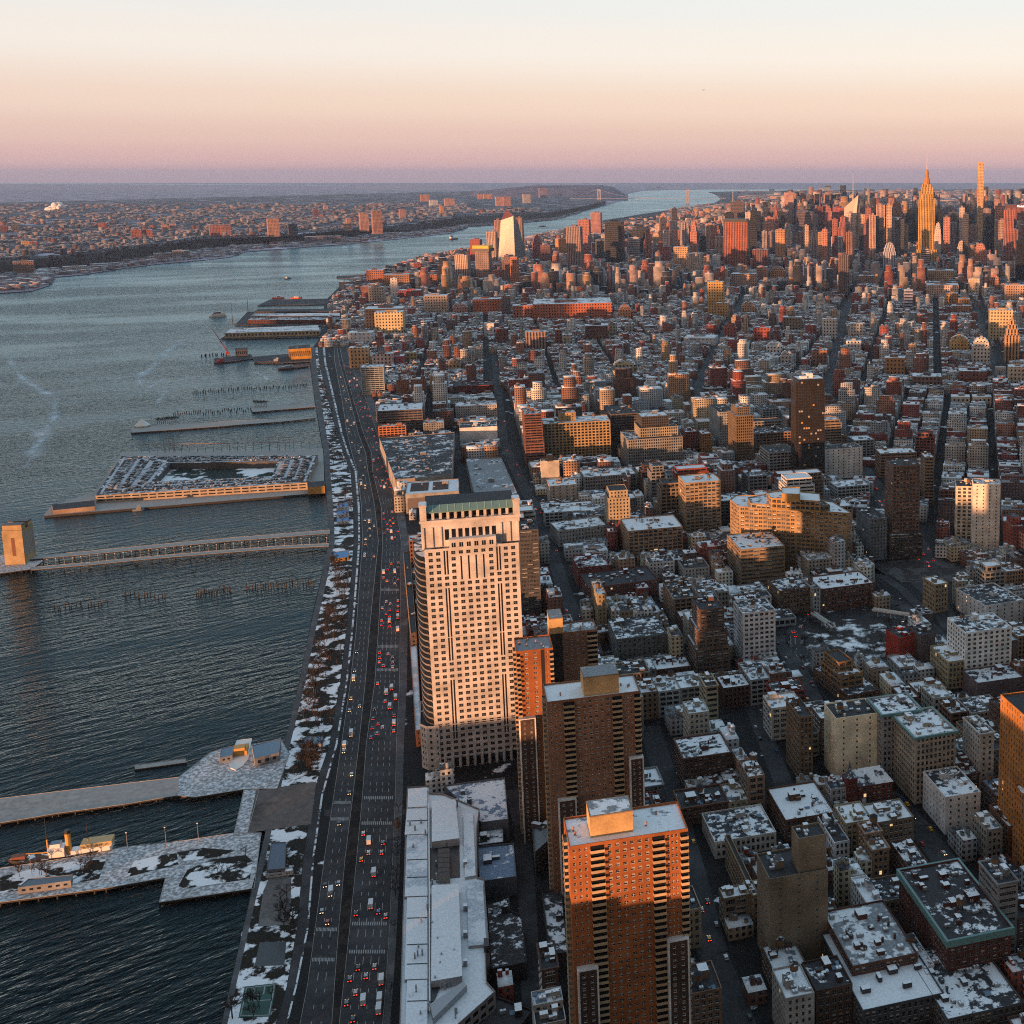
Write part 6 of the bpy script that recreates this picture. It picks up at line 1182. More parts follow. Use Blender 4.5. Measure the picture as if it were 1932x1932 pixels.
T4 = [
('2', 1490, 500, 1585, 760, BK, 'black', 'solid black slab skyscraper standing apart near the far river', 'black slab'),
('2', 1270, 528, 1350, 790, (.34, .24, .23), 'vert', 'grey mauve slab with a reddish cap before the black slab', 'mauve slab'),
('2', 1210, 596, 1266, 700, OR, 'plain', 'squat glowing orange block with a white tent roof behind it', None),
('2', 640, 690, 712, 832, (.60, .42, .34), 'vert', 'pinkish white pier block with ribbed front riverward of the yellow banded tower', 'ribbed pink block'),
('2', 755, 660, 832, 835, (.30, .20, .17), 'punch', 'grey brown tower under a yellow and black banded construction top', 'yellow banded tower'),
('2', 724, 600, 782, 740, (.34, .08, .06), 'punch', 'red tower under construction beside the yellow banded tower', None),
('2', 820, 556, 872, 740, (.52, .38, .34), 'vert', 'pale rose tower close riverward of the faceted white skyscraper', None),
('2', 864, 492, 906, 730, (.36, .20, .17), 'vert', 'dull red tower half hidden behind the faceted white skyscraper', None),
('2', 990, 478, 1022, 700, (.34, .19, .16), 'vert', 'thin brown tower peeking out inland of the faceted white skyscraper', None),
('2', 905, 690, 955, 850, (.22, .13, .12), 'punch', 'dark stepped brick tower standing before the faceted white skyscraper', None),
('2', 952, 700, 992, 862, (.50, .20, .11), 'punch', 'narrow orange brick tower in front of the faceted white skyscraper', None),
('2', 1078, 580, 1126, 725, (.42, .15, .13), 'punch', 'rose red stepped tower inland of the faceted white skyscraper', None),
('2', 1126, 632, 1182, 740, (.20, .10, .10), 'punch', 'dark maroon block between the rose red tower and mauve slab', None),
('2', 1340, 488, 1400, 680, (.44, .18, .14), 'punch', 'red brick tower between the mauve slab and the black slab', None),
('2', 1410, 448, 1465, 580, (.40, .20, .18), 'punch', 'twin topped rose tower behind the black slab towards the river', None),
('2', 1365, 575, 1395, 720, (.42, .16, .12), 'punch', 'slender red tower at the foot of the mauve slab', None),
('2', 1435, 600, 1495, 730, (.08, .10, .13), 'glass', 'low dark blue glass block touching the black slab', None),
('2', 1628, 590, 1682, 715, (.56, .50, .47), 'band', 'pale round tower with stacked ring bands inland of the black slab', 'ringed pale tower'),
('2', 1708, 610, 1762, 715, (.42, .38, .40), 'vert', 'grey lilac ribbed tower inland of the ringed pale tower', None),
('2', 1795, 455, 1842, 640, (.58, .33, .24), 'punch', 'tall salmon tower with a stepped top on the skyline by the river mouth', None),
('2', 1845, 495, 1892, 640, (.46, .40, .40), 'vert', 'grey and white striped tower beside the tall salmon tower', None),
('2', 1870, 425, 1897, 600, (.09, .06, .07), 'black', 'thin black tower on the skyline behind the striped tower', None),
('2', 1880, 642, 1960, 775, (.58, .36, .20), 'punch', 'broad golden block near the foot of the striped slabs', 'broad golden block'),
('2', 1815, 640, 1862, 740, (.36, .09, .09), 'punch', 'crimson mid rise between the ringed tower and the broad golden block', None),
('2', 140, 775, 238, 862, (.42, .15, .07), 'punch', 'red brick warehouse with a jagged roofline at the river road bend', 'jagged red warehouse'),
('2', 238, 800, 382, 880, (.34, .18, .11), 'punch', 'long brown brick loft behind the jagged red warehouse', None),
('2', 150, 870, 236, 975, (.50, .40, .32), 'punch', 'worn cream factory block before the jagged red warehouse', None),
('2', 275, 822, 314, 935, WH, 'plain', 'thin white tower among red lofts at the river road', None),
('2', 322, 890, 448, 945, (.42, .08, .06), 'punch', 'long crimson brick market block inland of the thin white tower', None),
('2', 466, 920, 598, 1030, (.50, .38, .30), 'punch', 'pale grey block with a dark river side and orange roof rim', 'rimmed grey block'),
('2', 500, 800, 540, 890, (.40, .17, .10), 'punch', 'brown red mid rise loft standing behind the rimmed grey block', None),
('2', 410, 735, 452, 790, (.20, .05, .045), 'plain', 'dark red cube at the river edge beyond the lofts', None),
('2', 130, 995, 345, 1120, (.56, .28, .16), 'punch', 'sunlit peach warehouse complex by the river road, rear part', None),
('2', 185, 1015, 345, 1150, (.60, .48, .28), 'punch', 'broad yellowish tan warehouse by the river road with speckled wall', 'speckled tan warehouse'),
('2', 35, 1130, 175, 1195, (.70, .70, .72), 'plain', 'low white sanitation shed with snow roof beside the river road', 'white river shed'),
('2', 40, 1215, 150, 1330, (.62, .38, .18), 'punch', 'yellow orange block facing the river road below the white river shed', None),
('2', 170, 1250, 290, 1330, (.60, .45, .42), 'punch', 'pale pink gridded block inland of the yellow orange block', None),
('2', 278, 1262, 352, 1320, (.50, .12, .14), 'plain', 'raspberry pink low block among dark roofs', None),
('2', 360, 1240, 420, 1305, (.50, .36, .18), 'punch', 'tan domed roof house behind the raspberry block', None),
('2', 742, 940, 905, 1025, (.50, .15, .07), 'punch', 'orange red apartment wall, riverward neighbour of the long red block', 'orange red neighbour'),
('2', 905, 920, 955, 1040, (.16, .13, .14), 'punch', 'dark slab between the two long red blocks', None),
('2', 968, 975, 1082, 1060, (.42, .15, .09), 'punch', 'tower ended brown red wing joined to the long red block', None),
('2', 1086, 968, 1532, 1065, (.46, .14, .07), 'punch', 'very long brick red apartment block with a toothed roofline', 'long red block'),
('2', 1570, 975, 1640, 1060, (.50, .24, .13), 'punch', 'tan orange ziggurat top just inland of the long red block', None),
('2', 870, 1105, 942, 1205, (.20, .075, .055), 'punch', 'dark maroon apartment tower among village roofs', None),
('2', 1040, 1125, 1160, 1240, (.36, .24, .20), 'vert', 'brown striped apartment slab with reddish bulkhead among village roofs', 'striped village slab'),
('2', 1208, 1110, 1250, 1205, (.32, .12, .08), 'punch', 'red brown half of a two tone apartment pair', None),
('2', 1250, 1140, 1305, 1210, (.52, .40, .30), 'punch', 'cream half of a two tone apartment pair', None),
('2', 1380, 1090, 1512, 1185, (.16, .08, .065), 'punch', 'cluster topped dark brown apartment block below the long red block', None),
('2', 1512, 1075, 1560, 1160, (.40, .36, .30), 'punch', 'pale tan slim block beside the dark brown apartment block', None),
('2', 1605, 1075, 1655, 1140, (.48, .46, .42), 'punch', 'light grey slim block east of the pale tan slim block', None),
('2', 1540, 1290, 1665, 1370, (.46, .34, .18), 'punch', 'tan ziggurat shaped apartment house with a rounded top', 'tan ziggurat'),
('2', 1180, 1450, 1242, 1500, (.48, .10, .07), 'plain', 'red brick bulkhead topped loft behind the striped terraced block', None),
('2', 600, 1280, 675, 1350, (.50, .34, .20), 'punch', 'sand coloured stepped house among dark village roofs', None),
('2', 805, 1075, 862, 1150, (.62, .58, .56), 'plain', 'white windowless gable tower among village roofs', None),
('2', 630, 965, 712, 1030, (.50, .26, .20), 'punch', 'pinkish stepped block inland of the rimmed grey block', None),
# --- midtown proper
('3', 395, 658, 482, 785, (.22, .10, .09), 'vert', 'dark maroon ribbed block with a pink lit cap beside the diagonal shadowed slab', 'maroon ribbed block'),
('3', 390, 440, 440, 640, BK, 'black', 'black glass tower behind the maroon ribbed block', None),
('3', 452, 438, 506, 640, (.05, .05, .06), 'black', 'second black tower between the black glass tower and the stepped crane tower', None),
('3', 505, 445, 578, 640, (.07, .065, .07), 'black', 'wide black slab riverward of the slim salmon tower', None),
('3', 575, 335, 628, 560, (.56, .32, .28), 'vert', 'slim salmon tower with a crane on top', 'slim salmon tower'),
('3', 525, 545, 578, 720, (.54, .28, .14), 'punch', 'sandy orange tower before the wide black slab', None),
('3', 487, 555, 522, 700, (.30, .24, .26), 'vert', 'thin grey mauve tower beside the sandy orange tower', None),
('3', 272, 795, 412, 880, (.56, .34, .26), 'punch', 'salmon factory block with a white roof below the diagonal shadowed slab', None),
('3', 418, 755, 478, 840, (.46, .22, .15), 'punch', 'rose brown loft below the maroon ribbed block', None),
('3', 495, 755, 575, 835, (.52, .26, .13), 'punch', 'orange gridded loft with stepped roof inland of the rose brown loft', None),
('3', 168, 690, 208, 780, (.66, .66, .68), 'plain', 'white wedge topped block riverward of the diagonal shadowed slab', None),
('3', 20, 680, 98, 800, (.54, .42, .36), 'punch', 'pale cream block at the riverward foot of the diagonal shadowed slab', None),
('3', 645, 445, 735, 640, (.22, .14, .15), 'glass', 'murky plum glass block inland of the slim salmon tower', None),
('3', 650, 555, 718, 660, (.46, .22, .19), 'vert', 'brick pink block in front of the murky plum glass block', None),
('3', 718, 550, 760, 660, (.58, .32, .20), 'punch', 'peach lit block beside the brick pink block', None),
('3', 765, 560, 832, 740, (.46, .28, .17), 'punch', 'tan pierced tower with a dense grid of dark windows', 'tan pierced tower'),
('3', 805, 330, 838, 560, (.32, .22, .22), 'band', 'slim tower with a black cube cap on the skyline', 'black capped tower'),
('3', 770, 410, 850, 620, (.42, .17, .14), 'punch', 'reddish stepped mass below the black capped tower', None),
('3', 850, 420, 912, 620, (.40, .10, .08), 'punch', 'dark red block just riverward of the slanted crystal tower', None),
('3', 840, 585, 905, 700, (.50, .44, .46), 'vert', 'pale lilac block at the foot of the slanted crystal tower', None),
('3', 882, 690, 942, 925, (.20, .12, .09), 'vert', 'tall dark brown slab standing beside the long straight avenue', 'brown avenue slab'),
('3', 926, 560, 960, 800, (.30, .17, .14), 'vert', 'slender brown tower behind the brown avenue slab', None),
('3', 936, 490, 1000, 640, (.05, .10, .10), 'glass', 'dark green glass tower in front of the slanted crystal tower', None),
('3', 1060, 478, 1136, 700, (.05, .055, .075), 'black', 'deep blue black slab inland of the slanted crystal tower', 'blue black slab'),
('3', 1140, 380, 1258, 640, (.42, .20, .14), 'vert', 'broad red brown tower riverward of the golden setback skyscraper', 'broad red brown tower'),
('3', 1140, 478, 1238, 660, (.55, .42, .40), 'vert', 'pale pink striped block in front of the broad red brown tower', None),
('3', 1135, 622, 1206, 792, (.48, .48, .56), 'vert', 'cool white and blue striped slab, lowest before the golden setback skyscraper', 'blue striped slab'),
('3', 1050, 590, 1094, 690, (.46, .26, .22), 'punch', 'rosy mid rise before the blue black slab', None),
('3', 1092, 600, 1126, 690, (.60, .48, .44), 'punch', 'pale rose thin tower beside the rosy mid rise', None),
('3', 1262, 428, 1322, 640, BK, 'black', 'black cube tower touching the golden setback skyscraper on its river side', None),
('3', 1430, 432, 1484, 640, BK, 'black', 'black slab touching the golden setback skyscraper inland', None),
('3', 1460, 412, 1562, 520, (.50, .34, .32), 'vert', 'low wide pinkish slab on the skyline inland of the golden setback skyscraper', None),
('3', 1482, 460, 1592, 640, (.04, .045, .06), 'black', 'wide navy black slab before the low wide pinkish slab', None),
('3', 1426, 510, 1464, 720, (.66, .54, .52), 'plain', 'thin white slab lit rose beside the golden setback skyscraper', None),
('3', 1516, 505, 1550, 700, (.44, .32, .34), 'vert', 'slim mauve tower inland of the thin white slab', None),
('3', 1556, 610, 1604, 730, (.60, .48, .40), 'punch', 'cream pointed tower between mauve tower and red setback tower', None),
('3', 1580, 520, 1612, 640, (.44, .17, .11), 'punch', 'red spired hotel tower behind the cream pointed tower', None),
('3', 1350, 650, 1402, 770, (.46, .36, .33), 'band', 'banded grey rose tower at the foot of the golden setback skyscraper', None),
('3', 1612, 520, 1668, 640, (.40, .22, .20), 'vert', 'brick rose block riverward of the pencil thin tower', None),
('3', 1684, 430, 1750, 620, (.42, .30, .30), 'vert', 'mauve ribbed tower below the pencil thin tower', None),
('3', 1765, 435, 1820, 640, (.05, .05, .06), 'black', 'black tower inland of the pencil thin tower', None),
('3', 1770, 490, 1840, 700, (.44, .30, .24), 'punch', 'rose grey tower before the black tower and the wide sign topped slab', None),
('3', 1740, 560, 1782, 690, (.44, .38, .42), 'vert', 'thin lilac tower below the mauve ribbed tower', None),
('3', 1852, 545, 1902, 720, (.34, .14, .11), 'vert', 'russet block below the wide sign topped slab', None),
('3', 1890, 605, 1960, 860, BK, 'black', 'tall black slab at the edge of the photo', None),
('3', 1655, 625, 1718, 765, (.46, .20, .13), 'punch', 'red brick setback tower with a pyramid top over the square', None),
('3', 1388, 775, 1535, 850, (.58, .38, .24), 'punch', 'peach lit loft palace with an arched crown', None),
('3', 1380, 858, 1562, 930, (.56, .40, .32), 'punch', 'long pale loft with many chimneys before the peach lit loft palace', None),
('3', 1618, 822, 1682, 920, (.60, .48, .36), 'plain', 'cream tower block with a flat top near the far avenue', None),
('3', 1740, 800, 1792, 905, (.48, .22, .13), 'punch', 'orange brown setback tower near the far avenue', None),
('3', 1826, 860, 1960, 960, (.54, .34, .22), 'punch', 'wide tan wedge block at the photo edge near the far avenue', None),
('3', 1738, 1000, 1872, 1170, (.58, .44, .26), 'punch', 'golden cream apartment block on the far avenue', 'golden cream apartments'),
('3', 1640, 1160, 1742, 1315, (.58, .54, .50), 'punch', 'white stepped apartment house with grey shaded front', 'white stepped apartments'),
('3', 1512, 1150, 1622, 1245, (.58, .35, .12), 'punch', 'amber apartment house riverward of the white stepped apartments', None),
('3', 1145, 1270, 1258, 1385, (.38, .19, .08), 'punch', 'amber rimmed brown tenement above the curved brick row', None),
('3', 790, 1050, 872, 1165, (.56, .54, .52), 'punch', 'white apartment tower on the river side of the long straight avenue', None),
('3', 945, 1075, 1028, 1165, (.58, .54, .50), 'punch', 'white apartment block inland of the long straight avenue', None),
('3', 925, 1175, 1008, 1250, (.60, .60, .60), 'punch', 'whiter low apartment block nearer on the long straight avenue', None),
('3', 470, 1185, 562, 1260, (.62, .58, .54), 'punch', 'cream white setback apartments amid dark village roofs', None),
('3', 552, 1235, 620, 1320, (.44, .42, .40), 'punch', 'grey apartment block inland of the cream white setback apartments', None),
('3', 728, 1225, 816, 1340, (.28, .15, .10), 'punch', 'brown apartment tower beside the long straight avenue', None),
('3', 565, 1040, 672, 1130, (.24, .18, .14), 'punch', 'pair of olive brown apartment slabs', None),
('3', 400, 1100, 495, 1190, (.40, .10, .07), 'punch', 'brick red apartment block with notched top', None),
('3', 228, 1075, 302, 1170, (.34, .10, .08), 'punch', 'crimson brown stepped block above the wide snowy shed', None),
('3', 5, 1155, 182, 1200, (.68, .68, .70), 'plain', 'wide low snowy white shed with sloped roof', 'wide snowy shed'),
('3', 140, 840, 228, 1035, (.58, .36, .13), 'punch', 'glowing amber shaft tower with lower wings', 'amber shaft tower'),
('3', 190, 960, 255, 1050, (.52, .31, .13), 'punch', 'amber lower wing inland of the amber shaft tower', None),
('3', 330, 955, 408, 1030, (.46, .28, .17), 'punch', 'tan stepped apartments inland of the amber shaft tower', None),
('3', 1252, 885, 1302, 1020, (.40, .42, .56), 'band', 'narrow periwinkle blue glass tower', 'periwinkle tower'),
('3', 995, 805, 1080, 865, (.50, .28, .20), 'punch', 'ornate rose loft on the avenue with arched windows', None),
('3', 1490, 905, 1560, 990, (.48, .26, .10), 'punch', 'amber loft, riverward of a lit pair by the far avenue', None),
('3', 1560, 935, 1628, 1000, (.50, .28, .12), 'punch', 'amber loft, inland of a lit pair by the far avenue', None),
('3', 1525, 975, 1630, 1030, (.46, .22, .13), 'punch', 'rust brown long loft before the amber pair', None),
('3', 1565, 1345, 1720, 1425, (.22, .09, .07), 'punch', 'brown brick library block under a striped white roof', 'striped roof library'),
('3', 1300, 1375, 1465, 1445, (.22, .13, .10), 'punch', 'dark brown apartment bend by the village park', None),
('3', 1845, 1320, 1960, 1420, (.54, .44, .34), 'grid' if False else 'punch', 'cream gridded corner block at the photo edge by the stone arch', None),
('3', 1520, 1490, 1626, 1545, (.56, .50, .40), 'punch', 'yellowish row of houses, riverward half of a matching pair', None),
('3', 1642, 1490, 1748, 1545, (.56, .50, .40), 'punch', 'yellowish row of houses, inland half of a matching pair', None),
]
for t in T4:
    stp = (); 
    d = t[7]
    if 'stepp' in d or 'setback' in d or 'ziggurat' in d: stp = ((0, .72), (.07, .85), (.15, .94), (.25, 1))
    tower(*t[:8], t[8], steps=stp, th=-12 if t[0] == '2' and t[2] > 700 else 4, name='apartment_tower' if 'apartment' in d else 'mid_rise' if t[4]-t[2] < 110 else 'office_tower', cat='apartment house' if 'apartment' in d else 'building' if t[4]-t[2] < 110 else 'tower')
# diagonal shadow slab: sunlit orange face and shaded black flank put into the colours
def penn():
    def crown(r, Q, z, w, d, col):
        x = MB(); x.prism([Q(-.01, -.02), Q(1.01, -.02), Q(1.01, 1.01), Q(-.01, 1.01)], z-9, z+3, 0, 0); x.build('crown', [M_DARK], r)
        x = MB(); x.prism([Q(1.0, .02), Q(1.06, .02), Q(1.06, 1), Q(1.0, 1)], LZ, z-3, 0, 0); x.build('side_wall', [M_DARK], r)
    tower('3', 230, 490, 362, 770, (.46, .14, .075), 'vert', 'huge rust red slab with a black crown and diagonal shadow stripes', 'diagonal shadowed slab', crown=crown)
penn()
tower('3', 270, 385, 345, 600, (.16, .10, .10), 'glass', 'dark tower with a thin mast behind the diagonal shadowed slab', None, spire=(.15, .5, 75))
def esb():
    p, h, w, u, v = fit('3', 1336, 345, 1428, 745, 4); d = w*.75; col = (.62, .36, .09); r = thing('skyscraper', 'golden setback skyscraper with a tall needle mast', 'skyscraper', (*p, LZ)); Q = lambda a, b: (p[0]+u[0]*w*a+v[0]*d*b, p[1]+u[1]*w*a+v[1]*d*b); z = LZ
    _, hr, _, _, _ = fit('3', 1352, 288, 1418, 745, 4); _, ht, _, _, _ = fit('3', 1384, 112, 1388, 745, 4)
    for nm, a0, a1, b0, b1, z0, z1 in (('base', -.15, 1.15, -.1, 1.1, 0, h*.22), ('shaft', 0, 1, 0, 1, h*.2, h*.93), ('centre_bay', .2, .8, -.04, 1.04, h*.2, h), ('setback', .06, .94, .08, .92, h*.9, h+(hr-h)*.35), ('setback', .14, .86, .15, .85, h, h+(hr-h)*.7), ('setback', .22, .78, .22, .78, h, hr)):
        x = MB(); x.prism([Q(a0, b0), Q(a1, b0), Q(a1, b1), Q(a0, b1)], z+z0, z+z1); x.build(nm, [TW['vert']], r, col, True)
    c = Q(.5, .5); k = ht-hr; x = MB(); x.tube((*c, z+hr-1), (*c, z+hr+k*.2), 14, 10, 0, 8); x.tube((*c, z+hr+k*.2), (*c, z+hr+k*.42), 8, 6.5, 0, 8, True); x.cone(c, z+hr+k*.42, 6.5, k*.1, 0, 8); x.build('mooring_mast', [M_WALL], r, (.60, .27, .06)); x = MB(); x.tube((*c, z+hr+k*.48), (*c, z+hr+k*.75), 2.6, 1.6); x.tube((*c, z+hr+k*.75), (*c, z+ht), 1.5, .5); x.build('needle', [MATS['spire_steel']], r)
    note(r, r['label'], [Q(0, 0), Q(1, 0), Q(1, 1), Q(0, 1)], h, zp('3', 0, 745)[1], 'golden setback skyscraper')
esb()
tower('3', 1673, 162, 1706, 640, (.60, .38, .17), 'punch', 'pencil thin golden residential tower, tallest slab on the skyline', 'pencil thin tower', dep=30, crown=False)
def crystal():
    p, h, w, u, v = fit('3', 905, 420, 1002, 640, 4); d = 50; _, h1, _, _, _ = fit('3', 990, 348, 995, 640, 4); r = thing('skyscraper', 'slanted crystal tower with sharp white facets and a thin spire', 'skyscraper', (*p, LZ)); Q = lambda a, b, z: (p[0]+u[0]*w*a+v[0]*d*b, p[1]+u[1]*w*a+v[1]*d*b, LZ+z)
    g = plain('crystal_glass', (.46, .36, .32), .35, .2); gs = plain('crystal_side', (.34, .24, .22), .3, .2); x = MB(); x.quad(Q(0, .0, 0), Q(.62, -.1, 0), Q(.92, .05, h1), Q(.1, .1, h)); x.build('front_facet', [g], r)
    x = MB(); x.quad(Q(.62, -.1, 0), Q(1, .3, 0), Q(1, .4, h1*.93), Q(.92, .05, h1)); x.quad(Q(1, .3, 0), Q(1, 1, 0), Q(.95, .9, h1*.85), Q(1, .4, h1*.93)); x.build('side_facet', [gs], r)
    x = MB(); x.quad(Q(0, 1, 0), Q(0, 0, 0), Q(.1, .1, h), Q(.1, .9, h*.97)); x.quad(Q(1, 1, 0), Q(0, 1, 0), Q(.1, .9, h*.97), Q(.95, .9, h1*.85)); x.quad(Q(.1, .1, h), Q(.92, .05, h1), Q(.95, .9, h1*.85), Q(.1, .9, h*.97)); x.build('rear_facet', [gs], r)
    x = MB(); _, hs, _, _, _ = fit('3', 963, 232, 967, 640, 4); x.tube(Q(.6, .4, h), Q(.6, .4, hs*.8), 3, 2); x.tube(Q(.6, .4, hs*.8), Q(.6, .4, hs), 1.8, .6); x.build('spire', [MATS['spire_steel']], r)
    note(r, r['label'], [Q(0, 0, 0)[:2], Q(1, 0, 0)[:2], Q(1, 1, 0)[:2], Q(0, 1, 0)[:2]], h, zp('3', 0, 640)[1], 'slanted crystal tower')
crystal()
def signed():
    def crown(r, Q, z, w, d, col):
        x = MB(); x.prism([Q(-.01, -.02), Q(1, -.02), Q(1, 1), Q(-.01, 1)], z-14, z+1, 0, 0); x.build('crown', [plain('maroon_crown', (.12, .04, .04), .7)], r)
        c = bpy.data.curves.new('sign', 'FONT'); c.body = 'MetLife'; c.size = 15; c.extrude = .3; c.materials.append(plain('lit_sign', (1, .92, .85), .5, 0, 1.6)); tmp = bpy.data.objects.new('lettering', c); COL.objects.link(tmp); bpy.context.view_layer.update(); me = bpy.data.meshes.new_from_object(tmp.evaluated_get(bpy.context.evaluated_depsgraph_get())); bpy.data.objects.remove(tmp); o = obj('sign_lettering', me, r); q = Q(.40, -.03); o.location = (q[0]-r.location[0], q[1]-r.location[1], z-11.5-r.location[2]); o.rotation_euler = (math.pi/2, 0, -math.radians(4))
    tower('3', 1828, 405, 1990, 640, (.34, .12, .09), 'vert', 'wide maroon slab with a lit white sign on its crown', 'wide sign topped slab', crown=crown)
signed()
tower('3', 806, 300, 836, 330, BK, 'black', 'x', None) if False else None
def art_deco():
    def crown(r, Q, z, w, d, col): x = MB(); x.cone(Q(.5, .5), z, w*.16, 12, 0, 6); x.build('crown', [M_WALL], r, col)
    tower('3', 1826, 1062, 1912, 1300, (.50, .30, .16), 'vert', 'tan art deco apartment tower with wedding cake setbacks on the far avenue', 'art deco apartments', steps=((0, .66), (.08, .8), (.17, .9), (.28, 1)), name='apartment_tower', cat='apartment house', crown=crown)
art_deco()
def arch():
    p, h, w, u, v = fit('3', 1772, 1322, 1828, 1390, 4); Q = lambda a, b: (p[0]+u[0]*w*a+v[0]*8*b, p[1]+u[1]*w*a+v[1]*8*b); r = thing('stone_arch', 'white marble triumphal arch in the village park', 'arch', (*p, LZ)); x = MB()
    for a0, a1 in ((0, .3), (.7, 1)): x.prism([Q(a0, 0), Q(a1, 0), Q(a1, 1), Q(a0, 1)], LZ, LZ+h*.62)
    n = 8
    for k in range(n):
        t0, t1 = math.pi*k/n, math.pi*(k+1)/n; f = lambda t: (.5-.2*math.cos(t), h*.42+h*.26*math.sin(t))
        (a, za), (c, zc) = f(t0), f(t1); x.quad((*Q(a, 0), LZ+za), (*Q(c, 0), LZ+zc), (*Q(c, 0), LZ+h*.7), (*Q(a, 0), LZ+h*.7)); x.quad((*Q(a, 0), LZ+za), (*Q(a, 1), LZ+za), (*Q(c, 1), LZ+zc), (*Q(c, 0), LZ+zc))
    x.prism([Q(0, 0), Q(.3, 0), Q(.3, 1), Q(0, 1)], LZ+h*.62, LZ+h*.7); x.prism([Q(.7, 0), Q(1, 0), Q(1, 1), Q(.7, 1)], LZ+h*.62, LZ+h*.7); x.build('arch', [M_WALL], r, (.62, .60, .57)); x = MB(); x.prism([Q(-.03, -.1), Q(1.03, -.1), Q(1.03, 1.1), Q(-.03, 1.1)], LZ+h*.7, LZ+h); x.build('attic', [M_WALL], r, (.64, .62, .6))
    note(r, r['label'], [Q(0, 0), Q(1, 0), Q(1, 1), Q(0, 1)], h, zp('3', 0, 1390)[1], 'white marble arch')
arch()
for x_, yt, yb, lab in ((777, 284, 420, 'thin skyline mast beside the black capped tower'),):
    p, h, w, u, v = fit('3', x_, yt, x_+5, 620, 4); r = thing('mast_tower', lab, 'mast', (*p, LZ)); b = MB(); b.box(*p, LZ, 34, 30, h*.62, 0, 0); b.build('shaft', [TW['punch']], r, DR, True); b = MB(); b.tube((*p, LZ+h*.6), (*p, LZ+h), 2.5, .7); b.build('mast', [M_RED], r)
b = MB(); p, h, w, u, v = fit('3', 804, 296, 838, 560, 4); b.prism(rect(p, u, v, w, w*.8), LZ+h*.965, LZ+h*1.0, 0, 0)
rt = [t['root'] for t in THINGS if t['short'] == 'black capped tower'][0]; b.build('cap', [M_DARK], rt); b = MB(); b.prism(rect((p[0]+u[0]*w*.1, p[1]+u[1]*w*.1), u, v, w*.8, w*.7), LZ+h*.90, LZ+h*.965); b.build('collar', [M_BLUE], rt)
rt = [t['root'] for t in THINGS if t['short'] == 'yellow banded tower'][0]; p, h, w, u, v = fit('2', 740, 636, 832, 835, 4); b = MB(); b.prism(rect(p, u, v, w, 50), LZ+h*.92, LZ+h); b.build('safety_netting', [plain('yellow_netting', (.70, .42, .02), .6)], rt); b = MB(); b.prism(rect((p[0]-3, p[1]-3), u, v, w+6, 56), LZ+h*.84, LZ+h*.92); b.build('dark_netting', [M_DARK], rt)
# far bridge
def bridge():
    r = thing('suspension_bridge', 'faint suspension bridge with two pale towers crossing the far river', 'bridge', (*G(1215, 384), 0)); a, c = G(1131, 388), G(1297, 386); a = (a[0], 15600); f = 15600; 
    def at(px, py, y): 
        aa = (px-CX)/F; bb = (CY-py)/F; t = y/(CP+bb*SP); return (aa*t, y, H+(-SP+bb*CP)*t)
    st = plain('bridge_steel', (.30, .28, .33), .6)  # steel coloured near the haze tone, so distance haze is in the colour
    for px, yt in ((1130, 357), (1297, 358)):
        for o in (-14, 14): b = MB(); q = at(px, yt, 15600); b.box(q[0]+o, q[1], 0, 13, 14, q[2]); b.build('bridge_tower', [st], r)
        b = MB(); b.box(q[0], q[1], q[2]-18, 40, 13, 18); b.box(q[0], q[1], 62, 40, 13, 12); b.build('portal', [st], r)
    b = MB(); q0, q1 = at(1075, 380, 15600), at(1370, 380, 15600); b.box((q0[0]+q1[0])/2, 15600, 62, q1[0]-q0[0], 32, 4); b.build('deck', [st], r)
    for o in (-16, 16):
        b = MB(); t0, t1 = at(1130, 357, 15600), at(1297, 358, 15600); P = [(t0[0]+(t1[0]-t0[0])*k/16, 15600+o, 75+(t0[2]-75)*((k-8)/8)**2) for k in range(17)]
        P = [(q0[0], 15600+o, 70)]+P+[(q1[0], 15600+o, 70)]
        for m, n in zip(P, P[1:]): b.tube(m, n, .6, .6, 0, 4)
        b.build('cable', [st], r)
bridge()
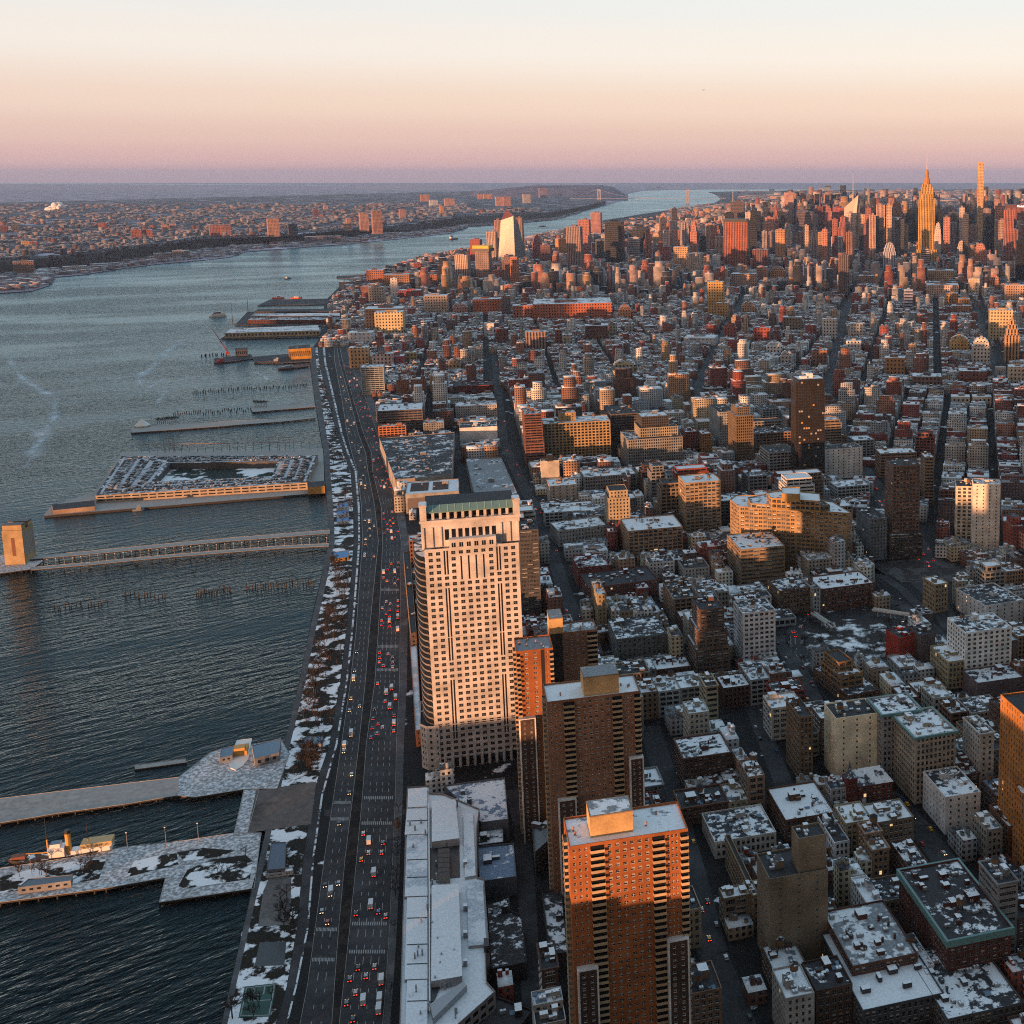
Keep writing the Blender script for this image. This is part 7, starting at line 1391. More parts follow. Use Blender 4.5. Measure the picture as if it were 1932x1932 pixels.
# ------------------------------------------------------------------ the far shore: separate towers, then the mass of low houses
NJT = [('1', 740, 545, 800, 600, RB, 'red apartment block, riverward of a far shore pair'), ('1', 802, 545, 862, 598, RB, 'red apartment block, inland of a far shore pair'), ('1', 912, 518, 946, 552, PK, 'pinkish block, first of two before the twin slabs on the far shore'), ('1', 960, 512, 996, 545, PK, 'pinkish block, second of two before the twin slabs on the far shore'),
('1', 1184, 518, 1246, 585, (.34, .16, .14), 'twin slab apartment tower on the far shore, its half facing down river'), ('1', 1248, 518, 1306, 585, (.30, .15, .14), 'twin slab apartment tower on the far shore, its half facing up river'), ('1', 1512, 482, 1578, 585, (.44, .24, .17), 'lone tan tower over the wooded bluff of the far shore'), ('1', 1632, 510, 1682, 578, DG, 'blue grey tower beside the lone tan tower on the far shore'),
('1', 70, 725, 188, 800, (.26, .16, .12), 'brown riverside block under the wooded slope on the far shore'), ('1', 352, 755, 492, 785, (.52, .48, .46), 'low pale riverside complex on the far shore'), ('1', 870, 680, 972, 722, (.30, .25, .25), 'grey waterfront apartments, riverward half, far shore'), ('1', 975, 665, 1072, 712, (.32, .28, .27), 'grey waterfront apartments, inland half, far shore'), ('1', 0, 520, 40, 560, DR, 'dark red block at the far shore edge of the photo'), ('1', 60, 515, 105, 552, DG, 'dark slate block near the far shore edge of the photo'), ('1', 555, 508, 605, 538, RB, 'small crimson block amid far shore houses'), ('1', 118, 612, 165, 645, (.60, .36, .14), 'yellow gabled block among far shore houses'), ('1', 165, 612, 208, 645, RB, 'red block adjoining the yellow gabled block on the far shore'), ('1', 1772, 432, 1802, 468, DR, 'dark square tower on the far ridge'), ('1', 1832, 408, 1856, 436, PK, 'pale small tower on the far ridge'), ('1', 1500, 598, 1640, 622, (.36, .22, .18), 'long low rose block under the bluff of the far shore'), ('1', 1730, 585, 1932, 625, (.20, .19, .22), 'long slate waterfront block on the far shore'),
('2', 104, 452, 152, 555, (.44, .25, .2), 'rose brown tower pair member closest to the river, far shore cluster'), ('2', 174, 440, 228, 570, (.40, .22, .18), 'tallest rose brown tower of the far shore cluster'), ('2', 30, 480, 55, 552, (.44, .26, .2), 'thin rose tower, outlier of the far shore cluster'), ('2', 330, 430, 362, 490, (.44, .24, .2), 'peach tower uphill of the far shore cluster'), ('2', 450, 348, 498, 385, OR, 'glowing orange slab on the far ridge'), ('2', 500, 380, 545, 412, WH, 'white block below the glowing orange ridge slab'), ('2', 585, 370, 640, 415, PK, 'pink stepped block inland of the white ridge block'), ('2', 875, 360, 918, 412, PK, 'pink slab, first of the far ridge trio'), ('2', 918, 358, 958, 412, (.46, .25, .2), 'rose slab, second of the far ridge trio'), ('2', 1120, 310, 1165, 365, (.30, .22, .28), 'round topped mauve tower highest on the far headland'), ('2', 1030, 345, 1070, 395, LT, 'pale white tower group on the headland slope'), ('2', 775, 345, 800, 372, OR, 'small orange slab on the far ridge, first of three'), ('2', 806, 345, 826, 370, OR, 'small orange slab on the far ridge, middle of three'), ('2', 832, 346, 854, 372, OR, 'small orange slab on the far ridge, last of three'), ('2', 530, 475, 625, 515, GR, 'pale grey glass riverside block on the far shore'), ('2', 560, 412, 580, 470, OR, 'thin orange stack like tower on the far shore'), ('2', 410, 505, 520, 540, DG, 'dark low quayside block on the far shore')]
for z_, a, t, c, bq, col, lab in NJT: tower(z_, a, t, c, bq, col, 'punch', lab, None, th=-30, dep=40, name='shore_building', cat='building', base=PZ if not ('riverside' in lab or 'waterfront' in lab or 'quayside' in lab or 'under the bluff' in lab) else LZ)
def mass(name, P, mats, keep=lambda c: True):
    """many low buildings in one mesh. P rows: x, y, z0, ux, uy, w, d, h, r, g, b, windows"""
    P = np.array(P); n = len(P); x, y, z0, ux, uy, w, d, h = P[:, :8].T; vx, vy = -uy, ux
    V = np.zeros((n, 8, 3)); 
    for k, (a, b_) in enumerate(((-.5, -.5), (.5, -.5), (.5, .5), (-.5, .5))):
        for t in (0, 4): V[:, k+t, 0] = x+ux*w*a+vx*d*b_; V[:, k+t, 1] = y+uy*w*a+vy*d*b_; V[:, k+t, 2] = z0+(h if t else 0)
    fq = np.array([(0, 1, 5, 4), (1, 2, 6, 5), (2, 3, 7, 6), (3, 0, 4, 7), (4, 5, 6, 7)]); Fc = (fq[None]+8*np.arange(n)[:, None, None]).reshape(-1, 4)
    me = bpy.data.meshes.new(name); me.vertices.add(8*n); me.vertices.foreach_set('co', V.ravel()); me.loops.add(20*n); me.loops.foreach_set('vertex_index', Fc.ravel().astype(np.int32)); me.polygons.add(5*n); me.polygons.foreach_set('loop_start', np.arange(0, 20*n, 4, dtype=np.int32))
    for m in mats: me.materials.append(m)
    me.polygons.foreach_set('material_index', np.tile([0, 0, 0, 0, 1], n).astype(np.int32))
    uv = np.zeros((n, 5, 4, 2), np.float32); off = RNG.uniform(0, 3, n)
    for k, l in enumerate((w, d, w, d)): uv[:, k, 1, 0] = uv[:, k, 2, 0] = l; uv[:, k, 2, 1] = uv[:, k, 3, 1] = h; uv[:, k, :, 0] += off[:, None]
    me.uv_layers.new(name='uv').data.foreach_set('uv', uv.ravel())
    at = me.color_attributes.new('col', 'FLOAT_COLOR', 'CORNER'); c = np.ones((n, 20, 4), np.float32); c[:, :, :3] = P[:, None, 8:11]; c[:, :, 3] = P[:, None, 11]; at.data.foreach_set('color', c.ravel())
    me.update(calc_edges=True); me.validate(); o = obj(name, me); return stuff(o)
def nj_houses():
    P = []; rr = random.Random(9); pal = [(.50, .46, .50), (.42, .20, .17), (.46, .36, .36), (.28, .28, .34), (.60, .58, .60), (.20, .16, .18), (.34, .32, .38)]
    def near_plateau(px): return float(np.interp(px, [q[0] for q in SL1], [q[1] for q in SL1]))
    for _ in range(11000):
        px = rr.uniform(-60, 1100); y0 = near_plateau(px); t = rr.random()**1.6; py = y0-2-(y0-386)*t*.98 if y0 > 388 else y0-1
        if py < 384 or (px > 880 and py < 395): continue
        nz = math.sin(px*.045+py*.21)+math.sin(px*.021-py*.35+2)+.7*math.sin(px*.11+py*.5)
        if nz < rr.uniform(-1.3, .5): continue
        x, y = G(px, py, PZ); s = max(1, y/4500); w = rr.uniform(9, 20)*s; a = -.5+rr.choice((0, 1.57)); 
        c_ = rr.choice(pal); P.append((x, y, PZ-.5, math.cos(a), math.sin(a), w, rr.uniform(8, 16)*s, rr.uniform(7, 12)*(1 if rr.random() < .95 else 2.5), *(q*.5 for q in c_), 1 if s < 1.4 else 0))
    for _ in range(1200):
        i = rr.randrange(len(NJ_SH)-4); t = rr.random(); (x0, y0), (x1, y1) = NJ_SH[i], NJ_SH[i+1]; px = x0+(x1-x0)*t; py = y0+(y1-y0)*t; top = float(np.interp(px, [q[0] for q in SL0], [q[1] for q in SL0])); 
        if py-top < 2: continue
        py -= rr.uniform(.12, .9)*(py-top); x, y = G(px, py); a = -.5; P.append((x, y, LZ, math.cos(a), math.sin(a), rr.uniform(15, 50), rr.uniform(12, 25), rr.uniform(5, 14), *rr.choice(pal), 1))
    mass('houses', P, [M_FAC, M_ROOFF])
nj_houses()
# steam from a far stack
s = MB(); import bmesh
rr = random.Random(2); bm = bmesh.new(); y0 = 11500
def atd(px, py, y):
    aa = (px-CX)/F; bb = (CY-py)/F; t = y/(CP+bb*SP); return Vector((aa*t, y, H+(-SP+bb*CP)*t))
for k in range(46):
    t = k/45; c = atd(76+38*t+rr.uniform(-4, 4), 406-16*t+rr.uniform(-5, 6)*(.4+t), y0+rr.uniform(-60, 60)); g = bmesh.ops.create_icosphere(bm, subdivisions=2, radius=rr.uniform(14, 32)*(.6+.8*t))
    for v_ in g['verts']: v_.co = v_.co*(1+.25*math.sin(v_.co.x*.3+k)*math.cos(v_.co.z*.25))+c
me = bpy.data.meshes.new('steam'); bm.to_mesh(me); bm.free(); me.materials.append(plain('steam_white', (.85, .82, .82), 1))
for p_ in me.polygons: p_.use_smooth = True
stuff(obj('steam', me))

rr = random.Random(31)
for k in range(78):
    px = 1190+(1945-1190)*(k+rr.uniform(-.4, .4))/77; yb = rr.uniform(452, 500); floor_ = float(np.interp(px, [1190, 1260, 1380, 1500], [428, 415, 396, 384])); yt = floor_+(448-floor_)*rr.random()**1.25; wd = rr.uniform(9, 20)
    if yb-yt < 18 or abs(px+wd/2-1750) < 24 or abs(px+wd/2-1850) < 13: continue
    col, st = rr.choice(((BK, 'black'), (DG, 'glass'), ((.05, .055, .075), 'black'), ((.50, .22, .16), 'punch'), ((.58, .36, .28), 'vert'), ((.44, .16, .12), 'vert'), ((.60, .46, .40), 'punch'), ((.36, .14, .11), 'punch'), ((.62, .40, .26), 'punch'), ((.40, .34, .36), 'vert')))
    r_ = tower('d', px, yt, px+wd, yb, col, st, '', None, steps=((0, .7), (.1, .86), (.2, 1)) if rr.random() < .4 else (), name='office_tower', cat='tower')
    THINGS[-1]['gen'] = ({'black': 'black', 'glass': 'slate'}.get(st) or ('red brick' if col[0] > 2.5*col[2] else 'rose' if col[0] > 1.6*col[2] else 'mauve'), 'far tower', 'tall')
# ------------------------------------------------------------------ the city between: lots on street grids
def pip(X, Y, poly):
    """points in polygon, vectorised"""
    ins = np.zeros(X.shape, bool); n = len(poly)
    for i in range(n):
        (x0, y0), (x1, y1) = poly[i], poly[(i+1) % n]
        if y0 == y1: continue
        c = ((y0 > Y) != (y1 > Y)) & (X < (x1-x0)*(Y-y0)/(y1-y0)+x0); ins ^= c
    return ins
NBRa, YSa = np.array(NBR[::-1], float), np.array(YS[::-1], float)
SHp = np.array([(y, x) for x, y in shore_px[1:]]); SHp = SHp[np.argsort(SHp[:, 0])]
def pxa(x, y, z=LZ):
    f = y*CP-(z-H)*SP; return CX+F*x/f, CY-F*(y*SP+(z-H)*CP)/f
def left_limit(py): 
    a = np.interp(py, YSa, NBRa)+16; b_ = np.interp(py, SHp[:, 0], SHp[:, 1])+14*(py/600)
    return np.where(py > 655, a, b_)
def grid(th, bu, bv, su, sv, box, lw, ld):
    """lots: blocks bu x bv with streets su, sv, lots lw wide in two rows back to back"""
    (u0, u1, v0, v1) = box; u, v = axes(th); out = []
    us = np.arange(u0, u1, bu+su); vs = np.arange(v0, v1, bv+sv)
    for a in us:
        for c in vs:
            for row in (0, 1):
                t = 0
                while t < bu-4:
                    w = min(RNG.uniform(*lw), bu-t); 
                    if bu-t-w < 5: w = bu-t
                    d = bv/2*RNG.uniform(*ld); cu = a+t+w/2; cv_ = c+d/2 if row == 0 else c+bv-d/2
                    out.append((u[0]*cu+v[0]*cv_, u[1]*cu+v[1]*cv_, w-.08, d, a, c)); t += w
    return np.array(out), u, v
PAL = dict(loft=[(.22, .10, .065), (.28, .14, .09), (.36, .27, .19), (.18, .09, .07), (.45, .41, .35), (.30, .30, .30), (.60, .57, .53), (.13, .08, .065), (.40, .24, .15), (.30, .075, .05), (.52, .42, .28), (.85, .82, .78), (.70, .64, .54), (.50, .50, .50)],
 village=[(.30, .11, .08), (.22, .10, .08), (.38, .18, .12), (.45, .38, .32), (.62, .58, .55), (.18, .11, .10), (.34, .09, .07), (.5, .34, .22), (.40, .39, .39), (.72, .69, .66), (.56, .52, .47)],
 mid=[(.44, .19, .14), (.56, .34, .26), (.36, .13, .11), (.60, .48, .42), (.52, .38, .36), (.54, .32, .18), (.16, .14, .15), (.58, .50, .46), (.40, .13, .09), (.03, .03, .04), (.05, .055, .07), (.10, .11, .14), (.62, .58, .56), (.20, .22, .27)])
LOTS = []
def zone(name, th, bu, bv, su, sv, box, lw, ld, test, hf, pal):
    L, u, v = grid(th, bu, bv, su, sv, box, lw, ld)
    x, y = L[:, 0], L[:, 1]; ok = y > 380; L = L[ok]; x, y = L[:, 0], L[:, 1]; px, py = pxa(x, y)
    ok = test(px, py) & (px > left_limit(py)) & (px < 2010+L[:, 2]*2000/np.maximum(y, 300)) & (py < 2050); L = L[ok]
    n = len(L); h = hf(n); ci = RNG.integers(0, len(PAL[pal]), n)
    for k in range(n): LOTS.append((L[k, 0], L[k, 1], u, v, L[k, 2], L[k, 3], h[k], PAL[pal][ci[k]], name))
mixh = lambda lo_, hi_, p, lo2, hi2: (lambda n: np.where(RNG.random(n) < p, RNG.uniform(lo2, hi2, n), RNG.uniform(lo_, hi_, n)))
xe = lambda py: np.interp(py, [740, 1060], [1545, 1640])
zone('south', -18, 128, 50, 11, 10, (-500, 900, 350, 1500), (10, 30), (.8, 1.), lambda px, py: (py > 1050), mixh(11, 28, .18, 29, 46), 'loft')
zone('square', -16.5, 110, 58, 13, 12, (-900, 500, 900, 2600), (16, 44), (.75, 1.), lambda px, py: (py > 745) & (py <= 1050) & (px < xe(py)), mixh(14, 36, .30, 36, 60), 'loft')
zone('cast', 97, 150, 56, 13, 13, (-2600, 600, -1000, 1500), (9, 24), (.8, 1.), lambda px, py: (py > 745) & (py <= 1050) & (px >= xe(py)), mixh(13, 28, .14, 29, 46), 'village')
zone('west', -15, 110, 56, 12, 11, (-2200, 900, 1500, 4600), (8, 20), (.55, .85), lambda px, py: (py > 560) & (py <= 745) & (px < 1360), mixh(10, 17, .11, 22, 46), 'village')
zone('village', 5, 120, 62, 16, 14, (-1200, 2200, 1500, 4600), (8, 22), (.55, .85), lambda px, py: (py > 560) & (py <= 745) & (px >= 1360), mixh(11, 20, .15, 24, 50), 'village')
zone('chelsea', 4, 190, 62, 24, 16, (-3500, 3500, 3500, 7000), (13, 34), (.6, .95), lambda px, py: (py > 470) & (py <= 560), mixh(13, 34, .36, 38, 95), 'mid')
zone('midtown', 4, 200, 62, 26, 17, (-4500, 6000, 5500, 10500), (22, 60), (.7, 1.), lambda px, py: (py > 424) & (py <= 470), mixh(22, 65, .56, 75, 230), 'mid')
zone('uptown', 4, 240, 110, 40, 30, (-4500, 9000, 9000, 18500), (30, 80), (.7, 1.), lambda px, py: (py > 386) & (py <= 424) & (px > 1235+(424-py)*1.2), mixh(10, 24, .10, 30, 62), 'mid')
zone('north', 4, 500, 200, 60, 60, (-6000, 16000, 17000, 36000), (80, 260), (.5, 1.), lambda px, py: (py > 361) & (py <= 386) & (px > 1400), mixh(8, 22, .05, 30, 60), 'mid')
print('lots', len(LOTS))
X = np.array([l[0] for l in LOTS]); Y = np.array([l[1] for l in LOTS]); WD = np.array([l[4] for l in LOTS]); DP = np.array([l[5] for l in LOTS]); HH = np.array([l[6] for l in LOTS]); UU = np.array([l[2] for l in LOTS]); VV = np.array([l[3] for l in LOTS])
keep = np.ones(len(LOTS), bool)
_px, _py = pxa(X, Y); near_river = (_py < 620) & (_px < left_limit(_py)+np.where(_py < 470, 90, 50)); HH = np.where(near_river, np.minimum(HH, 14+10*RNG.random(len(HH))), HH)
HH = np.where((_py < 545) & (_py > 470) & (_px < 1050), np.minimum(HH, 40), HH); HH = np.where(_py <= 470, np.minimum(HH, np.interp(_px, [1100, 1250, 1390, 1520], [32, 58, 130, 230])*(.75+.25*RNG.random(len(HH)))), HH)
polys = [f[0] for f in FOOT]+EXCL
def clear(X, Y, UU, VV, WD, DP):
    keep = np.ones(len(X), bool)
    corners = [(X+UU[:, 0]*WD*a+VV[:, 0]*DP*b_, Y+UU[:, 1]*WD*a+VV[:, 1]*DP*b_) for a, b_ in ((-.5, -.5), (.5, -.5), (.5, .5), (-.5, .5), (0, 0), (0, .5), (0, -.5), (.5, 0), (-.5, 0))]
    for pl in polys:
        P = np.array(pl); c = P.mean(0); R_ = np.linalg.norm(P-c, axis=1).max()+60; idx = np.nonzero(keep & ((X-c[0])**2+(Y-c[1])**2 < R_**2))[0]
        if not len(idx): continue
        hit = np.zeros(len(idx), bool)
        for cx, cy_ in corners: hit |= pip(cx[idx], cy_[idx], pl)
        for q in pl: # corner of the hero inside the lot
            dx, dy = q[0]-X[idx], q[1]-Y[idx]; hit |= (np.abs(dx*UU[idx, 0]+dy*UU[idx, 1]) < WD[idx]/2) & (np.abs(dx*VV[idx, 0]+dy*VV[idx, 1]) < DP[idx]/2)
        keep[idx[hit]] = False
    return keep
keep = clear(X, Y, UU, VV, WD, DP); lost = np.nonzero(~keep & (np.hypot(X, Y) < 2600))[0]; new = []
for i in lost:
    for a in (-.25, .25):
        for b_ in (-.25, .25): l = LOTS[i]; new.append((X[i]+UU[i, 0]*WD[i]*a+VV[i, 0]*DP[i]*b_, Y[i]+UU[i, 1]*WD[i]*a+VV[i, 1]*DP[i]*b_, l[2], l[3], WD[i]/2-.05, DP[i]/2-.05, min(HH[i], 24)*RNG.uniform(.7, 1), l[7], l[8]))
new = [n for n in new if n[4] > 4]; kn = clear(*[np.array(q) for q in ([n[0] for n in new], [n[1] for n in new], [n[2] for n in new], [n[3] for n in new], [n[4] for n in new], [n[5] for n in new])]); new = [n for n, k in zip(new, kn) if k]
LOTS += new; X, Y, WD, DP, HH = (np.concatenate([A, [n[k] for n in new]]) for A, k in ((X, 0), (Y, 1), (WD, 4), (DP, 5), (HH, 6))); UU = np.concatenate([UU, [n[2] for n in new]]); VV = np.concatenate([VV, [n[3] for n in new]]); keep = np.concatenate([keep, np.ones(len(new), bool)])
print('quarter lots', len(new))
for P, w in STREETS:
    for a, c in zip(P, P[1:]):
        d = np.array(c)-np.array(a); l = np.linalg.norm(d); d /= l; s = (X-a[0])*d[0]+(Y-a[1])*d[1]; t = np.abs(-(X-a[0])*d[1]+(Y-a[1])*d[0])
        keep &= ~((s > -4) & (s < l+4) & (t < w/2+np.minimum(WD, DP)*.30))
# a block in front of a landmark must not rise over the landmark's visible foot
pxs, pys = pxa(X, Y); dist = np.hypot(X, Y); hw = WD*.5*F/(Y*CP+H*SP)
for pl, yb, x0, x1, d in FOOT:
    if not yb: continue
    m = keep & (pxs+hw > x0-1) & (pxs-hw < x1+1) & (dist < d) & (pys > yb-2)
    idx = np.nonzero(m)[0]
    for i in idx:
        for _ in range(6):
            if pxa(X[i], Y[i], LZ+HH[i])[1] >= yb-5: break
            HH[i] *= .82
        else: HH[i] = max(HH[i]*.9, 7)
    keep[idx[HH[idx] < 6]] = False
kidx = np.nonzero(keep)[0]; scale = F/(Y*CP+H*SP)*1024/1932
size = (WD*HH+.6*WD*DP)*scale**2; size[(pxs < -20) | (pxs > 1960)] *= .02; size[pys-HH*scale*1.6 > 1960] *= .02
size[dist > 1750] *= .3
order = kidx[np.argsort(-size[kidx])]; NIND = 235; indiv = order[:NIND]; rest = order[NIND:]
print('kept', len(kidx), 'individual', len(indiv), 'farthest', dist[indiv].max())
CNAME = {}
def cname(c):
    r_, g_, b_ = c; m = max(c)
    if m-min(c) < .06: return 'white' if m > .55 else 'pale grey' if m > .40 else 'grey' if m > .2 else 'charcoal'
    if m > .5: return 'pale tan' if b_ > .24 else 'sand'
    if r_ > 2.6*b_: return 'red brick' if r_ > .27 else 'dark brick'
    if r_ > 1.6*b_: return 'brown' if r_ < .3 else 'tan' if g_ > .2 else 'russet'
    return 'grey brown'
rnd = random.Random(21)
for i in indiv:
    x, y, u, v, w, d, h, col, zn = LOTS[i]; h = float(HH[i]); p = (x-u[0]*w/2-v[0]*d/2, y-u[1]*w/2-v[1]*d/2); pts = rect(p, u, v, w, d)
    kind = 'loft_building' if h < 28 else 'mid_rise'
    if zn in ('cast', 'village', 'west') and h < 22: kind = 'row_building'
    r = thing(kind, None, 'building', (x, y, LZ)); st = rnd.choice(('loft', 'loft', 'punch', 'grid') if h < 28 else ('punch', 'grid', 'loft', 'band')); near = dist[i] < 820
    k = dict(ST[st]); roof = rnd.choice((M_ROOF, M_ROOF, M_ROOF, M_ROOFD, M_ROOFW, MATS['slate_blue_roof']))
    corn = (1.0, .6) if rnd.random() < .3 and dist[i] < 1300 else None
    vis = None
    wn = tier(r, pts, LZ, LZ+h, col, roof=roof, glass=None if near else 1, side=vis, cornice=corn, **k)
    if h > 27 and rnd.random() < .6 and min(w, d) > 12:
        s0 = rnd.uniform(1.5, 3); q2 = rect((p[0]+u[0]*s0+v[0]*s0, p[1]+u[1]*s0+v[1]*s0), u, v, w-2*s0, d-2*s0); wn += tier(r, q2, LZ+h-1, LZ+h+rnd.uniform(4, 9), col, roof=roof, glass=None if near else 1, wname='upper_wall', rname='upper_roof', mbot=.4, **k)
    put_windows(r, wn, rnd.choice(('sash', 'sash', 'pale')), 60, .012)
    clutter(r, (p, u, v, w, d), LZ+h-1, int(min(9, 1+w*d/70)) if dist[i] < 1250 else int(min(4, 1+w*d/150)), col, rnd, .3)
    rn = {'white_roof': 'white roof', 'dark_roof': 'dark roof', 'slate_blue_roof': 'slate roof'}.get(roof.name, 'patchy snow roof')
    q = PX(x, y, LZ+h); THINGS.append(dict(root=r, desc=None, short=None, px=q[0], py=q[1], gen=(cname(col), rn, 'tall' if h > 28 else 'low' if h < 16 else 'mid height'), top=q[1]))
rows = []
for i in rest:
    x, y, u, v, w, d, h, col, zn = LOTS[i]; h = float(HH[i]); j = RNG.uniform(.8, 1.15); c = tuple(q*j for q in col); rows.append((x, y, LZ, u[0], u[1], w, d, h, *c, 1))
    near = dist[i] < 3000
    if h > 38 and RNG.random() < .55: rows.append((x, y, LZ+h-.3, u[0], u[1], w*.72, d*.72, h*RNG.uniform(.12, .3), *c, 1))
    if zn in ('uptown', 'north'): continue
    for _ in range(3 if dist[i] < 1700 else 2 if near else 1):
        a, b_, s = RNG.uniform(-.35, .35), RNG.uniform(-.35, .35), RNG.uniform(.12, .32); rows.append((x+u[0]*w*a+v[0]*d*b_, y+u[1]*w*a+v[1]*d*b_, LZ+h-.2, u[0], u[1], max(1.5, w*s), max(1.5, d*s), RNG.uniform(1.2, 4.2) if h < 60 else h*.08, *tuple(q*.85 for q in c), 0))
mass('city_blocks', rows, [M_FAC, M_ROOFF])
# ------------------------------------------------------------------ traffic
def car_mesh(van=False):
    b = MB(); 
    def bxx(x0, x1, y0, y1, z0, z1, m, tx=0, ty0=0, ty1=0):
        P = [(x0, y0, z0), (x1, y0, z0), (x1, y1, z0), (x0, y1, z0)]; Q = [(x0+tx, y0+ty0, z1), (x1-tx, y0+ty0, z1), (x1-tx, y1-ty1, z1), (x0+tx, y1-ty1, z1)]
        for i in range(4): b.quad(P[i], P[(i+1) % 4], Q[(i+1) % 4], Q[i], m)
        b.quad(*Q, m)
    return b, bxx
def car_kit():
    kit = {}
    b, f = car_mesh(); f(-.92, .92, -2.25, 2.25, .35, .85, 0, .06, .05, .05); f(-.85, .85, -1.55, 1.0, 1.36, 1.42, 0, .02, .02, .02); kit['body'] = b.mesh('car_body', [M_PAINTC])
    b, f = car_mesh(); f(-.86, .86, -1.9, 1.35, .85, 1.38, 0, .14, .35, .55); kit['cabin'] = b.mesh('car_cabin', [M_GLASS])
    b, f = car_mesh(); 
    for x in (-.82, .82):
        for y in (-1.4, 1.4): b.tube((x-.1, y, .33), (x+.1, y, .33), .33, .33, 0, 8)
    kit['wheel'] = b.mesh('car_wheels', [M_DARK])
    for nm, y, m in (('tail_light', -2.29, M_TAIL), ('head_light', 2.29, M_HEAD)):
        b = MB(); s = -1 if y < 0 else 1; P = [(-.2, y, .6), (.2, y, .6), (.2, y, .82), (-.2, y, .82)]; b.quad(*(P if s < 0 else P[::-1])); Q = [(-.2, y, .82), (.2, y, .82), (.2, y-s*.15, .88), (-.2, y-s*.15, .88)]; b.quad(*(Q if s < 0 else Q[::-1])); kit[nm] = b.mesh(nm, [m])
    b, f = car_mesh(); f(-1.2, 1.2, -3.6, 2.2, .5, 3.2, 0, .03, .03, .03); kit['van_body'] = b.mesh('van_body', [M_PAINTC]); b, f = car_mesh(); f(-1.1, 1.1, 2.2, 3.6, .5, 2.5, 0, .05, 0, .5); kit['van_cab'] = b.mesh('van_cab', [M_GREY])
    b, f = car_mesh(); f(-1.27, 1.27, -6, 6, .5, 3.1, 0, .05, .05, .05); kit['bus_body'] = b.mesh('bus_body', [M_PAINTC]); b, f = car_mesh(); f(-1.29, 1.29, -5.6, 5.9, 1.5, 2.4, 0); kit['bus_glass'] = b.mesh('bus_windows', [M_GLASS])
    return kit
def paint():
    m, N, L, b = nodes('car_paint'); oi = N.new('ShaderNodeObjectInfo'); L.new(oi.outputs['Color'], b.inputs['Base Color']); b.inputs['Roughness'].default_value = .3; return m
M_PAINTC = paint(); KIT = car_kit(); CARS = []
CCOL = [('white', (.65, .65, .65)), ('black', (.02, .02, .022)), ('silver', (.40, .41, .43)), ('grey', (.14, .145, .15)), ('red', (.36, .03, .025)), ('yellow', (.70, .38, .03)), ('blue', (.04, .09, .22)), ('black', (.025, .025, .03)), ('silver', (.34, .35, .36))]
def car(x, y, ang, cn, col, where, kind='car', lights=True, detail=True):
    r = thing({'car': 'car', 'van': 'delivery_van', 'bus': 'bus'}[kind], None, kind, (x, y, LZ+.035)); r.rotation_euler = (0, 0, ang); q = PX(x, y, LZ+1)
    if kind == 'bus': obj('body', KIT['bus_body'], r, color=col); obj('window_strip', KIT['bus_glass'], r)
    elif kind == 'van': obj('body', KIT['van_body'], r, color=col); obj('cab', KIT['van_cab'], r)
    else: obj('body', KIT['body'], r, color=col); obj('cabin', KIT['cabin'], r); 
    if detail and kind == 'car': obj('wheels', KIT['wheel'], r)
    yy = {'car': 0, 'van': -1.35, 'bus': -3.75}[kind]; yf = {'car': 0, 'van': 1.35, 'bus': 3.75}[kind]
    if lights:
        for s in (-.66, .66): obj('tail_light', KIT['tail_light'], r, (s, yy, 0)); obj('head_light', KIT['head_light'], r, (s, yf, 0))
    CARS.append(dict(root=r, cn=cn, where=where, px=q[0], py=q[1], kind=kind))
rnd = random.Random(77); used = []
def lane_car(L_, R_, y, f, fwd, where, kind=None, cn=None):
    a, c = at_road(L_, R_, y, f), at_road(L_, R_, y-3, f); dx, dy = c[0]-a[0], c[1]-a[1]
    if not fwd: dx, dy = -dx, -dy
    if any((a[0]-q[0])**2+(a[1]-q[1])**2 < 36 for q in used): return
    used.append(a); n, col = rnd.choice(CCOL) if cn is None else next(q for q in CCOL if q[0] == cn)
    k = kind or ('van' if rnd.random() < .14 else 'car')
    if k != 'car': n, col = 'white', (.62, .62, .62)
    car(a[0], a[1], math.atan2(dy, dx)-math.pi/2, n, col, where, k)
NBf = (.125, .315, .505, .695, .88); SBf = (.2, .5, .81)
seg = [(1815, 1925, 'queue nearest the camera', 34), (1570, 1625, 'small queue before the second crosswalk', 9), (1640, 1740, 'sparse northbound stretch beside the college', 5), (1285, 1400, 'long red lit queue beside the pink tower', 26), (1228, 1262, 'short queue just below the first side street', 14), (1125, 1190, 'queue level with the dark banded slab', 22), (1062, 1105, 'queue level with the copper crown', 16), (960, 1020, 'loose traffic under the black welled depot', 18), (800, 930, 'dense traffic on the far straight', 34), (690, 790, 'smallest traffic at the far bend', 26)]
for y0, y1, where, n in seg:
    for f in NBf:
        y = y1-rnd.uniform(0, (y1-y0)*.35)
        for k in range(n//5+1):
            if y < y0: break
            lane_car(NBL, NBR, y, f+rnd.uniform(-.012, .012), True, where); y -= (y1-y0)*rnd.choice((.6, .7, .8, 1.6, 2.2))/(n/5)
for y0, y1, where, n in ((1660, 1745, 'southbound cluster before the near zebra crossing', 9), (1380, 1640, 'thin southbound traffic by the park pier', 7), (1150, 1370, 'thin southbound traffic beside the bike path', 6), (940, 1060, 'southbound lights near the blue canopies', 16), (700, 930, 'far southbound lights', 26)):
    for k in range(n): lane_car(SBL, SBR, rnd.uniform(y0, y1), rnd.choice(SBf), False, where)
lane_car(NBL, NBR, 1598, .5, True, 'small queue before the second crosswalk', 'bus'); lane_car(NBL, NBR, 1146, .12, True, 'queue level with the dark banded slab', 'bus'); lane_car(NBL, NBR, 1150, .3, True, 'queue level with the dark banded slab', 'bus')
